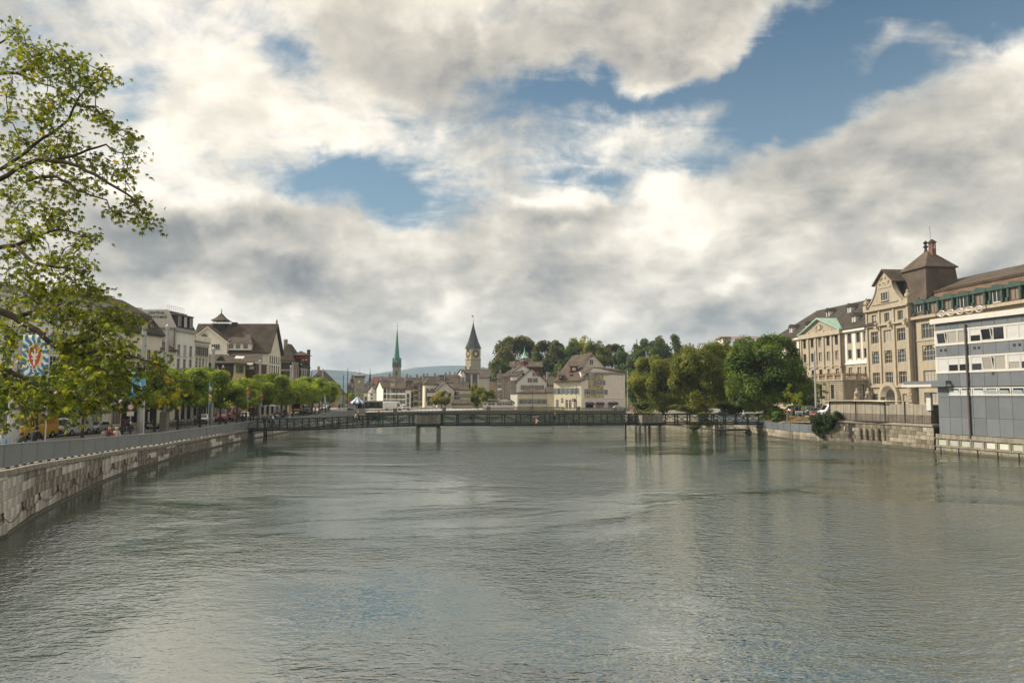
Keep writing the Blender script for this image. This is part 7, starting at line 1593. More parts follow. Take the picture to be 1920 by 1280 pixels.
for (px,top,wpx,Y,v,lab) in hl:
    s = Y/FPX; W_px = wpx*s; zt = at(px,top,Y).z; sc = W_px/13*1.28; H_ = 15.6*sc
    c,t = HV[v]; r_ = empty('hill_tree',lab,'tree',(PX(px,Y),Y,zt-H_),R.uniform(0,6),'trees on the hill behind the old town'); r_.scale = (sc,sc,sc*1.1); place('crown',c,r_)['kind'] = 'stuff'; place('trunk',t,r_)
def bush(name,label,x,y,z,w,d,h,n,leaf,m,seed,cat='bush',k=9,parent=None):
    bl = [(b[0],b[1],max(b[2],.2),b[3],b[4],b[5]) for b in lobes(w,d,0,h,k,seed)]
    o = place(name,foliage_mesh(name,bl,n,leaf,m,seed+900,clump=.7,thr=-.5,shell=.3),parent,(x,y,z)); return setp(o,label,cat)
bush('undergrowth','dark undergrowth at the foot of the hill right of the pinkish gable',PX(1215,246),246,1.9,22,8,13,16000,.3,lf_dark,501,k=20)['kind'] = 'stuff'
for (px,top,wpx,Y,m,lab,lvb,thn) in ((828,727,46,236,lf_will,'yellow green willow beyond the far bridge in the middle of the town',.15,9000),(895,716,34,240,lf_olive,'green riverside tree left of the white pavilion',.1,7000),(917,728,36,236,lf_olive,'lower green riverside tree touching the white pavilion',.05,7000),
     (622,722,40,330,lf_dark,'grey green tree behind the low far house',0,5000),(655,733,40,290,lf_quay,'round light green tree behind the striped tent',0,6000),(632,735,30,280,lf_quay,'light green tree on the riverside square left of the dark lamp posts',0,5000)):
    s = Y/FPX; zt = at(px,top,Y).z; big_tree('riverside_tree',lab,PX(px,Y),Y,1.9,wpx*s,wpx*s*.9,.3,zt-1.9,thn,.24,m,int(px),16,1.5,.2,thr=-.25,lvb=lvb)
def sapling(px,top,Y,label,seed,m=lf_quay,spread=1.2):
    P_ = PX(px,Y); z = qr(P_,Y)-.2; zt = at(px,top,Y).z; h = zt-z; rr = random.Random(seed); g = MB(m_barkg); g.tube([(0,0,0),(rr.uniform(-.1,.1),0,h*.5),(0,0,h)],[.06,.045,.015],5); bl = []
    for i in range(11):
        t = rr.uniform(.35,.97); a = rr.uniform(0,6.3); l = spread*(1.1-t)*rr.uniform(.6,1.2)+.15; b = Vector((0,0,h*t)); e = b+Vector((cos(a)*l,sin(a)*l,l*.6)); g.tube([b,e],[.02,.008],4); bl.append((e.x,e.y,e.z,.32,.32,.3))
    o = empty('sapling',label,'tree',(P_,Y,z)); place('crown',foliage_mesh('crown',bl,900,.10,m,seed,clump=.5,thr=-.6,shell=.1,lvb=.1),o)['kind'] = 'stuff'; g.obj('trunk',o);
    for dx in (-.35,.35,.0): g = MB(m_plank); g.tube([(dx,-.25 if dx else .3,-.1),(dx,-.25 if dx else .3,1.9)],.035,5); g.obj('stake',o)
    return o
sapling(1477,722,103,'young yellow green staked sapling on the soil slope right of the broad tree',11)
sapling(1497,738,108,'thin young sapling behind the blue and white notice board',12,spread=1.5)
sapling(1541,716,120,'thin young tree in front of the terrace podium',13,spread=1.6)
for (px,Y,z,w,h,lab,sd) in ((1462,106,2.0,3.2,1.9,'dark bush at the right foot of the footbridge',21),(1505,124,2.4,8,2.7,'dark green hedge above the parked cars',22),(1550,121,2.6,6,1.9,'dark shrub in front of the terrace balustrade',23),(1440,112,1.7,4,1.4,'low dark bush beneath the broad tree',24)):
    bush('shrub',lab,PX(px,Y),Y,z,w,2.4,h,int(1700*w**.7),.10,lf_green,sd)
bush('river_shrub','olive shrub hanging to the water under the footbridge left of the landing stage',PX(1318,124),126,-.1,5.5,3.5,3.2,6500,.12,lf_olive,31)
bl = []; rr = random.Random(4); pI = rpath(93.9,91.2,6)
for i in range(90):
    t = rr.random(); k = t*6; a = pI[int(min(5,k))]; b = pI[min(6,int(k)+1)]; p = a.lerp(b,k-int(k)); z = rr.uniform(.6+abs(t-.4)*3.2,3.2); bl.append((p.x-.25+rr.uniform(-.12,.05)*z,p.y,z,.38,.55,.5))
for i in range(12): bl.append((pI[3].x+rr.uniform(-.2,1.2),rr.uniform(90.2,93.8),rr.uniform(2.9,3.9),.4,.5,.35))
iv = place('ivy',foliage_mesh('ivy',bl,16000,.085,lf_ivy,77,clump=.4,thr=-.7,shell=.2)); setp(iv,'thick dark green ivy hanging over the end of the right river wall','ivy')
rr = random.Random(9); g = MB(leafm('dry_grass',[(0,(.09,.08,.02)),(1,(.22,.17,.06))],.2)); lv = []
for i in range(9000):
    y = rr.uniform(93.6,114); x = rx(y)+rr.uniform(.4,5.4)
    if mnoise.noise(Vector((x*.5,y*.5,7))) < -.02: continue
    z = capl(y)+.93+min(1,(x-rx(y)-.3)/.45/8)*.75; a = rr.uniform(0,6.3); h = rr.uniform(.08,.26); w = .03; g.add([(x-w*cos(a),y-w*sin(a),z),(x+w*cos(a),y+w*sin(a),z),(x+rr.uniform(-.1,.1),y+rr.uniform(-.1,.1),z+h)],[(0,1,2)]); lv.append(rr.random())
o = g.obj('grass'); at_ = o.data.attributes.new('lv','FLOAT','FACE'); at_.data.foreach_set('value',lv); setp(o,'dry grass tufts on the soil slope above the grey parapet',kind='stuff')
fr_ = empty('far_right_wall','pale stone river wall behind the footbridge below the right bank trees','wall')
ylf = [128+i*6 for i in range(11)]
stone_wall(fr_,[Vector((rx(y),y)) for y in reversed(ylf)],.1,lambda y: 1.6,.5,1.7,[m_wallRl,m_wallR],0)
rribbon(ylf,-1,1.62,m_core,-.005,.6,'wall_core',fr_); rribbon(ylf,1.625,1.85,m_cap,.1,.6,'coping',fr_)
for (px,Y,w,h,lab,sd,m) in ((1225,172,12,3.4,'dark hedge below the yellowish olive river tree',41,lf_dark),(1300,150,11,3.0,'olive bushes beneath the middle right bank tree',42,lf_olive),(1375,140,11,3.0,'dark bushes between the olive tree and the broad tree trunk',43,lf_green),(1450,130,9,2.6,'dark bushes behind the broad tree trunk',44,lf_green)):
    bush('shrub',lab,PX(px,Y),Y,1.9,w,3,h,9000,.14,m,sd,k=14)
# ---------------------------------------------------------------- plane tree whose branches reach in from the left
TB = Vector((-22.6,16.5,ql(-22.6,16.5)-.05))
pt_ = empty('plane_tree','plane tree reaching in from the left edge with large lobed green and yellow leaves','tree',tuple(TB))
def W3(px,py,Y): return at(px,py,Y)-TB
rt_ = random.Random(21)
g = MB(m_bark); g.smooth = True
crown0 = Vector((.3,-.2,3.6)); fork = Vector((.9,.2,6.0))
g.tube([(0,0,-.2),(.05,0,1.2),tuple(crown0),tuple(fork)],[.48,.38,.33,.27],10)
limbs_px = [
    (.12,[(-330,640,17),(-180,605,17.2),(-60,572,17),(0,583,17),(30,596,17),(55,612,16.9),(82,632,16.7),(105,650,16.6),(140,663,16.4),(172,680,16.3),(205,700,16.2),(240,715,16.1)]),
    (.06,[(30,596,17),(52,588,17.1),(75,583,17.2),(100,575,17.3),(130,566,17.4)]),
    (.06,[(105,650,16.6),(150,640,16.5),(190,628,16.4),(225,612,16.3)]),
    (.05,[(140,663,16.4),(180,655,16),(220,660,15.8),(262,672,15.6),(300,683,15.5)]),
    (.085,[(-330,560,17),(-160,450,17.6),(-40,360,17.8),(0,336,17.8),(27,319,17.7),(69,300,17.6),(96,302,17.5),(148,312,17.3),(182,329,17.1),(220,353,17),(247,370,16.9),(263,394,16.8),(278,402,16.8)]),
    (.045,[(96,302,17.5),(130,294,17.6),(165,281,17.7),(199,271,17.8),(215,285,17.8),(240,290,17.8)]),
    (.05,[(50,340,17.8),(69,333,17.8),(106,331,17.6),(130,343,17.5),(144,357,17.4),(170,366,17.3),(200,375,17.2),(205,395,17.2)]),
    (.065,[(-300,420,17.5),(-120,380,18),(0,318,18.2),(50,285,18.2),(82,258,18.2),(113,238,18.2),(130,222,18.2),(141,195,18.2),(151,178,18.2),(168,164,18.2),(185,152,18.2)]),
    (.04,[(145,195,18.2),(162,200,18.1),(179,202,18),(190,217,18),(205,228,18),(222,252,18),(240,262,18)]),
    (.08,[(-280,330,18),(-100,180,18.6),(0,138,18.8),(34,138,18.8),(65,151,18.7),(90,160,18.6)]),
    (.05,[(40,139,18.8),(62,118,18.8),(80,100,18.9),(100,90,19)]),
    (.05,[(-80,160,18.6),(-20,95,19),(10,75,19),(30,60,19)]),
    (.09,[(-320,620,16.5),(-150,520,17),(-30,470,17.2),(30,460,17.3),(75,440,17.4),(110,430,17.5),(150,440,17.5)]),
    (.05,[(30,460,17.3),(60,490,17),(100,500,16.8),(140,505,16.6),(170,510,16.5)]),
    (.09,[(-330,700,16.5),(-150,690,16.6),(0,690,16.5),(50,710,16.3),(100,735,16),(150,750,15.8),(180,765,15.7)]),
    (.05,[(0,690,16.5),(20,720,16.4),(40,750,16.3),(50,780,16.3)]),
]
nodes = []
for r0,pl in limbs_px:
    pts = [W3(*p) for p in pl]
    if pl[0][0] < -250: pts = [fork.lerp(crown0,.3 if pl[0][1] > 500 else 0)]+pts
    sm = [pts[0]]
    for a,b in zip(pts,pts[1:]):
        m_ = a.lerp(b,.5)+Vector((rt_.uniform(-1,1),rt_.uniform(-1,1),rt_.uniform(-1,1)))*(b-a).length*.05; sm += [m_,b]
    n = len(sm); g.tube(sm,[r0*(1-.78*i/(n-1)) for i in range(n)],6)
    for i,q in enumerate(sm): nodes.append(q)
clus = [(20,62,26,18,5),(55,95,35,22,8),(100,125,35,22,9),(35,130,40,26,9),(60,112,25,20,6),(125,110,18,16,4),(150,125,26,20,7),(165,150,26,20,7),(200,143,20,18,6),(120,160,20,14,3),(15,160,16,14,3),
        (60,205,45,24,9),(25,235,28,40,8),(100,190,22,16,4),(85,240,35,26,8),(150,205,18,12,2),(125,185,12,10,2),(195,212,20,12,4),(205,240,18,8,3),(240,255,16,10,4),(130,262,28,20,7),(60,280,50,26,11),(30,300,35,24,7),
        (110,300,40,20,8),(170,300,24,16,5),(245,285,14,16,4),(210,310,26,14,5),(240,318,14,10,3),(150,335,28,14,4),(190,345,22,14,4),(45,345,45,20,9),(100,350,25,14,3),(250,375,14,12,4),(222,400,14,8,4),(278,410,17,10,6),(140,370,14,10,2),
        (30,385,35,24,8),(80,395,30,22,6),(120,410,24,18,5),(30,430,32,24,8),(85,440,32,22,8),(135,445,26,14,5),(165,440,14,9,2),(25,485,28,26,7),(75,490,32,24,8),(130,485,28,18,7),(172,500,18,14,4),
        (40,535,42,24,10),(100,540,36,22,10),(150,535,26,16,6),(185,555,22,18,6),(215,590,26,22,8),(245,605,16,12,3),(60,575,50,20,9),(130,585,40,24,11),(180,605,30,24,9),
        (15,610,20,24,6),(120,640,34,26,11),(170,650,32,28,11),(215,650,28,26,9),(20,670,18,30,7),(130,690,34,24,10),(185,700,32,22,9),(235,690,26,18,7),(280,685,24,10,6),(305,675,14,8,2),(60,725,34,18,7),(20,730,22,26,7),(110,735,34,20,9),(165,745,28,18,7),(210,735,20,14,4),
        (30,775,24,14,4),(90,765,20,12,3),(150,775,24,10,3),(265,735,12,10,3),(60,640,24,10,2),(325,712,10,8,1),(325,745,12,8,1)]
leafc = []
pend = []
for (cx,cy,rx_,ry__,k) in clus:
    for i in range(int(k*(1.0 if cy < 520 else 1.35))+1):
        a = rt_.uniform(0,6.3); r = math.sqrt(rt_.random()); px,py = cx+rx_*r*cos(a),cy+ry__*r*sin(a)
        if 40 < px < 90 and 632 < py < 700 and rt_.random() < .75: continue
        Y = 17.2+(py < 450)*.8-(py > 600)*.7+rt_.uniform(-1.2,1.2); pend.append(W3(px,py,Y))
pend.sort(key=lambda p: min((p-q).length for q in nodes))
for p in pend:
    q = min(nodes,key=lambda q: (p-q).length+.0); d = (p-q).length
    mid = q.lerp(p,.5)+Vector((rt_.uniform(-.15,.15),rt_.uniform(-.15,.15),rt_.uniform(.0,.16)))*min(1,d)
    r = min(.028,.009+.010*d); g.tube([q,mid,p],[r,r*.75,r*.4],4); nodes.append(p); nodes.append(mid); leafc.append(p)
    for j in range(rt_.choice((0,1,2))):
        e = p+Vector((rt_.uniform(-.3,.3),rt_.uniform(-.3,.3),rt_.uniform(-.3,.2))); g.tube([mid,mid.lerp(e,.5)+Vector((0,0,.04)),e],[.008,.006,.003],3)
g.obj('trunk',pt_)
lf_plane = leafm('leaf_plane',[(0,(.05,.08,.016)),(.4,(.14,.19,.030)),(.75,(.27,.29,.036)),(.92,(.42,.36,.03)),(1,(.60,.44,.02))],.48,.42)
def leaf_shape(s,r):
    """five lobed plane leaf,slightly folded and drooping"""
    out = [(0,0)]; lob = [(-1.25,.62),(-.92,.42),(-.62,.92),(-.32,.5),(0,1.05),(.32,.5),(.62,.92),(.92,.42),(1.25,.62)]
    out = [(0,-.02)]+[(sin(a)*l*(1+r.uniform(-.1,.1)),cos(a)*l*(1+r.uniform(-.1,.1))) for a,l in lob]
    return [(x*s,y*s,-abs(x)*s*.25-(y*y)*s*.12) for x,y in out]
def leaf_add(mb,p,s,r,lvl,val):
    base = leaf_shape(s,r); el = Matrix.Rotation(r.uniform(0,6.3),4,'Z') @ Matrix.Rotation(r.gauss(-.9,.6),4,'X') @ Matrix.Rotation(r.gauss(0,.4),4,'Y')
    mb.M = Matrix.Translation(p) @ el; n = len(base)
    mb.add(base,[(0,i,i+1) for i in range(1,n-1)]); mb.M = None; lvl += [val]*(n-2)
def lval(r): v = r.gauss(.37,.2); v = v if r.random() > .025 else r.uniform(.85,1.0); return min(1,max(0,v))
LM = []
for v in range(10):
    mb = MB(lf_plane); lv = []; base = leaf_shape(1.0,rt_); mb.add(base,[(0,i,i+1) for i in range(1,len(base)-1)]); me = mb.mesh('leaf'); a_t = me.attributes.new('lv','FLOAT','FACE'); a_t.data.foreach_set('value',[[.2,.3,.35,.42,.48,.55,.62,.7,.9,.97][v]]*(len(base)-2)); LM.append(me)
allp = []
for p in leafc:
    for j in range(rt_.randint(12,19)):
        q = p+Vector((rt_.gauss(0,.15),rt_.gauss(0,.15),rt_.gauss(-.03,.12))); allp.append((q,rt_.uniform(.08,.145)))
for (px,py) in ((318,712),(326,716),(322,744),(312,752),(335,740)):
    for j in range(5): allp.append((W3(px,py,15.6)+Vector((rt_.gauss(0,.10),rt_.gauss(0,.1),rt_.gauss(0,.08))),-.10))
g2 = MB(m_bark); g2.tube([W3(300,683,15.5),W3(312,700,15.6),W3(326,714,15.6)],[.012,.009,.005],4); g2.tube([W3(240,715,16.1),W3(285,735,15.8),W3(322,746,15.6)],[.02,.012,.006],4); g2.obj('branch',pt_)
camp = Vector((0,0,CAMZ))-TB
allp.sort(key=lambda t: -abs(t[1])/((t[0]-camp).length))
mb = MB(lf_plane); lv = []; cnt = 0
for (q,s) in allp:
    yel = s < 0; s = abs(s)
    if cnt < 290:
        k = (8+rt_.randrange(2)) if yel else rt_.choices(range(10),[5,6,6,5,5,4,3,2,.4,.3])[0]
        o = place('leaf',LM[k],pt_,tuple(q),rot=(rt_.gauss(-.9,.6),rt_.gauss(0,.4),rt_.uniform(0,6.3)),scale=(s,s,s)); cnt += 1
    else: leaf_add(mb,q,s,rt_,lv,rt_.uniform(.88,1) if yel else lval(rt_))
me = mb.mesh('foliage'); a_t = me.attributes.new('lv','FLOAT','FACE'); a_t.data.foreach_set('value',lv); place('foliage',me,pt_)['kind'] = 'stuff'
# ---------------------------------------------------------------- masts,lamp posts,flagpoles
m_mast = mat('mast_galvanised',(.40,.41,.41),.5,.5,metal=.35,var=.1,scale=1,streak=.3,streakcol=(.25,.25,.245))
def mast(px,Y,ztop,r0,r1,label,X=None,block=0,name='catenary_mast',group='grey tram masts along the left quay',m=None):
    X = X if X is not None else at(px,760,Y).x; z = ql(X,Y)-.05 if X < 0 else qr(X,Y)-.1
    o = empty(name,label,'mast',(X,Y,z),0,group); h = ztop-z
    g = MB(m or m_mast,m_zinc); g.lathe([(r0,0),(r0*.93+r1*.07,h*.15),(r1,h-.9),(r1,h-.25)],14); g.obj('pole',o,smooth=True)
    g = MB(m_mast); g.lathe([(r1*1.2,h-.75),(r1*1.25,h-.7),(r1*1.25,h-.3),(r1*1.05,h-.2),(r1*.6,h-.1),(.05,h)],12); g.obj('cap',o)
    g = MB(m_mast); g.lathe([(r0*1.4,0),(r0*1.4,.2),(r0,.35)],12); g.obj('base_ring',o)
    if block: g = MB(m_plank); g.box(-.45,.45,-.35,.35,.02,2.6); g.obj('concrete_block',o)
    return o
mast(27,52,13.6,.40,.30,'thickest grey mast at the left edge behind the plane branches')
mast(265,83,14.6,.42,.26,'thick grey mast left of the pharmacy sign')
mast(309,92,15.3,.24,.19,'slim grey mast with pale concrete block at its foot',block=1)
mast(397,106,13.3,.26,.21,'grey mast behind the teal and yellow flag')
mast(486,132,12.7,.24,.19,'grey mast in front of the big gabled building')
mast(544,146,12.3,.22,.18,'grey mast in front of the beige hipped house')
mast(583,175,12.4,.20,.16,'grey mast near the far end of the quay trees')
mast(604,182,13.0,.20,.16,'farthest grey mast beside the brown roofed far house')
m_lampd = plain('lamp_post_dark',(.06,.06,.06),.6)
for px,Y,zt,lab in ((643,205,12.6,'shorter dark lamp post on the riverside square'),(651,200,13.9,'tall dark lamp post on the riverside square near the striped tent'),(660,230,9.5,'thin dark post beside the square stone tower')):
    mast(px,Y,zt,.14,.10,lab,name='lamp_post',group=None,m=m_lampd)
for px,Y,zt,lab in ((743,197,at(743,700,197).z,'thin dark lamp post on the far bridge under the green spire'),(834,197,at(834,738,197).z,'thin lamp post on the far bridge in front of the willow'),(998,197,at(998,735,197).z,'thin lamp post on the far bridge in front of the long low yellow house'),(1081,197,at(1081,725,197).z,'thin lamp post before the big yellow house')):
    X = at(px,760,Y).x; o = empty('lamp_post',lab,'lamp post',(X,Y,2.0)); g = MB(m_lampd); g.tube([(0,0,-1),(0,0,zt-2)],[.09,.05],6); g.obj('pole',o); g = MB(m_lampd); g.lathe([(.05,zt-2),(.16,zt-1.8),(.05,zt-1.6)],6); g.obj('lamp_head',o)
mast(1177,196,at(1177,695,196).z,.13,.10,'pale mast with small cross arms beside the pinkish gable end house',name='street_mast',group=None)
mast(1530,108,at(1530,656,108).z,.16,.11,'tall grey street mast in front of the classical building',name='street_mast',group=None)
mast(1550,116,at(1550,718,116).z,.07,.05,'thin street lamp in front of the terrace podium',name='street_lamp',group=None)
for px,Y,py in ((1177,196,712),(1530,108,690)):
    P = at(px,py,Y);
for o in list(COL.objects):
    if o.name.startswith('street_mast') and o.type == 'EMPTY':
        h = 6 if o.location.y > 150 else 8; g = MB(m_mast); g.tube([(-1.2,0,h),(0,0,h+.15)],.04,5); g.tube([(0,0,h+.15),(.6,0,h+.3)],.04,5); g.box(-1.5,-1.0,-.12,.12,h-.12,h+.02); g.obj('arm',o)
def flagpole(px,Y,ztop,label,r=.035):
    X = lx(Y)-.02; z = capz(Y)
    o = empty('flagpole',label,'flag',(X+.09,Y,z)); g = MB(m_rail); g.tube([(0,0,-.25),(0,0,ztop-z)],[r,r*.7],7); g.lathe([(.01,ztop-z+.08),(r*1.4,ztop-z+.04),(.01,ztop-z)],6); g.obj('pole',o); return o
cb,cwh = plain('flag_blue',(.05,.22,.42),.7),plain('flag_white',(.76,.76,.72),.7)
def cloth(parent,W_,H_,z0,m,wave,name='cloth',nx=14,nz=10,fold=1.0,skew=0.0):
    g = MB(m);
    def f(u,v): return (-u*W_*fold,wave*sin(u*7+v*2.0)*(.25+u),z0+v*H_-skew*u*H_)
    vs = [f(i/nx,j/nz) for j in range(nz+1) for i in range(nx+1)]; fs = [(j*(nx+1)+i,j*(nx+1)+i+1,(j+1)*(nx+1)+i+1,(j+1)*(nx+1)+i) for j in range(nz) for i in range(nx)]
    g.add(vs,fs); o = g.obj(name,parent,smooth=True); sl = o.modifiers.new('thick','SOLIDIFY'); sl.thickness = .012; sl.offset = 0; return f
def on_cloth(parent,f,polys,m,name,off=.014):
    """flat motif following the cloth; polys in u,v"""
    g = MB(m)
    for poly in polys:
        for s in (-1,1):
            vs = []
            for (u,v) in poly: p = f(u,v); vs.append((p[0],p[1]+s*off,p[2]))
            n = len(vs); g.add(vs,[tuple(range(n))] if n <= 4 else [(0,i,i+1) for i in range(1,n-1)])
    return g.obj(name,parent)
Yf = 38.5; P_top = at(87,628,Yf).z; P_bot = at(87,705,Yf).z; fp = flagpole(87,Yf,P_top+.1,'flagpole with white flag of blue wavy rays round a red shield')
fp.location.x = at(87,780,Yf).x; W_ = at(91,660,Yf).x-at(37,660,Yf).x; H_ = P_top-P_bot; z0 = P_bot-fp.location.z
f = cloth(fp,W_,H_,z0,cwh,.03,fold=.96)
rays = []
for k in range(14):
    a = k*2*pi/14+.12; segs = []
    for i in range(7):
        r0 = .26+i*.075; r1 = r0+.075; w0 = .055+.04*i/7; wob = lambda r: .10*sin(r*16+k)
        q = []
        for (r,s) in ((r0,-1),(r0,1),(r1,1),(r1,-1)):
            an = a+wob(r)+s*w0/(r+.12); u,v = .52+r*cos(an),.47+r*sin(an)*.95; q.append((min(1,max(0,u)),min(1,max(0,v))))
        if len(set(q)) == 4: segs.append(q)
    rays += segs
on_cloth(fp,f,rays,cb,'blue_ray')
on_cloth(fp,f,[[(.52+.29*cos(t),.47+.31*sin(t)) for t in [2*pi*i/18 for i in range(18)]]],plain('flag_cream',(.72,.62,.38),.7),'cream_disc',.018)
sh_ = [(.33,.70),(.42,.66),(.52,.74),(.62,.66),(.71,.70),(.74,.50),(.66,.32),(.52,.20),(.38,.32),(.30,.50)]
g_ = on_cloth(fp,f,[[(.52,.47)]+sh_+[sh_[0]]],plain('flag_shield_red',(.50,.07,.035),.7),'red_shield',.022)
lily = [[(.49,.36),(.55,.36),(.56,.62),(.52,.68),(.48,.62)],[(.56,.46),(.64,.52),(.66,.60),(.61,.63),(.60,.56),(.55,.52)],[(.48,.46),(.40,.52),(.38,.60),(.43,.63),(.44,.56),(.49,.52)],[(.42,.41),(.62,.41),(.62,.45),(.42,.45)],[(.50,.26),(.54,.26),(.57,.36),(.47,.36)]]
on_cloth(fp,f,lily,cwh,'white_lily',.026)
Yf = 61.5; P_top = at(270,697,Yf).z; P_bot = at(270,741,Yf).z; fp = flagpole(270,Yf,P_top+.1,'flagpole with light blue flag showing a white shape and ochre patch'); fp.location.x = at(270,780,Yf).x
W_ = at(270,700,Yf).x-at(242,700,Yf).x; f = cloth(fp,W_,P_top-P_bot,P_bot-fp.location.z,plain('flag_light_blue',(.10,.38,.58),.7),.05,fold=.9,skew=.05)
on_cloth(fp,f,[[(.22,.05),(.62,.03),(.80,.25),(.72,.42),(.9,.50),(.55,.72),(.35,.60),(.25,.35)]],cwh,'white_shape'); on_cloth(fp,f,[[(.55,.05),(.78,.12),(.80,.34),(.60,.38),(.5,.2)]],plain('flag_ochre',(.45,.24,.05),.7),'ochre_patch',.018); on_cloth(fp,f,[[(.36,.36),(.42,.36),(.42,.42),(.36,.42)]],m_iron,'dark_spot',.02)
g = MB(cb); g.add([(-W_*.8,.03,P_bot-fp.location.z+.35),(-W_*.95,.02,P_bot-fp.location.z+.1),(-W_*1.05,0,P_bot-fp.location.z-.55),(-W_*.9,.02,P_bot-fp.location.z-.25)],[(0,1,2,3)]); g.obj('ribbon',fp)
def hanging_flag(px,Yf,pt0,pt1,cols,label,wpx=9):
    z1,z0_ = at(px,pt0,Yf).z,at(px,pt1,Yf).z; fp = flagpole(px,Yf,z1+.15,label); s = Yf/FPX; H_ = z1-z0_; n = len(cols); zb = z0_-fp.location.z
    for i,c in enumerate(cols):
        g = MB(plain('flagcol_%d_%d_%d' % tuple(int(x*100) for x in c),c,.7)); a,b = 1-i/n,1-(i+1)/n
        prof = lambda v: (.25+.75*sin(pi*min(1,(1-v)*.9+.08)))*wpx*s*.6
        vs = []
        for v in (a,(a+b)/2,b):
            w = prof(v); zz = zb+v*H_; vs += [(0,0,zz),(w*.5,.12*sin(v*9),zz-.05),(w,-.08*sin(v*7),zz-.12)]
        g.add(vs,[(0,1,4,3),(1,2,5,4),(3,4,7,6),(4,5,8,7)]); o = g.obj('cloth_band',fp,smooth=True); o.modifiers.new('t','SOLIDIFY').thickness = .02
hanging_flag(395,81,716,769,[(.08,.34,.45),(.60,.62,.55),(.05,.12,.2),(.58,.44,.08),(.50,.40,.10),(.06,.32,.50),(.05,.28,.46)],'flagpole with hanging teal, yellow and blue flag')
hanging_flag(472,98,724,766,[(.45,.12,.04),(.50,.10,.03),(.12,.06,.2),(.08,.35,.10),(.62,.16,.04)],'flagpole with hanging orange, violet and green flag',7)
hanging_flag(534,104.5,728,762,[(.42,.12,.04),(.45,.18,.06),(.40,.12,.05),(.60,.55,.45)],'flagpole with hanging rust coloured flag at the footbridge head',5)
o_ = COL.objects.get('flagpole.004')
for (px,Y,pt0,pt1,col,lab) in ((608,150,741,763,(.40,.52,.58),'small pale blue flag beyond the quay trees'),(625,212,747,756,(.60,.12,.05),'small orange red flag on the riverside square'),(631,216,744,756,(.55,.36,.10),'small ochre flag on the riverside square'),(641,214,746,757,(.14,.32,.48),'small blue flag on the riverside square beside the dark lamp posts'),(653,210,744,756,(.60,.08,.06),'small red flag beside the striped tent')):
    P1_,P0_ = at(px,pt0,Y),at(px,pt1,Y); zg_ = 1.4 if Y < 160 else 2.0; o = empty('flagpole',lab,'flag',(P1_.x,Y,zg_)); g = MB(m_rail); g.tube([(0,0,0),(0,0,P1_.z-zg_+.2)],.035,5); g.obj('pole',o)
    g = MB(plain('sf_%d' % px,col,.7)); w = 4.5*Y/FPX; a,b = P1_.z-zg_,P0_.z-zg_; g.add([(0,0,a),(w*.6,.1,a-.25),(w,-.1,(a+b)/2),(w*.7,.05,b),(0,0,b+.3),(0,.03,a),(w*.6,.13,a-.25),(w,-.07,(a+b)/2),(w*.7,.08,b),(0,.03,b+.3)],[(0,1,2,3,4),(9,8,7,6,5)]); g.obj('cloth',o)
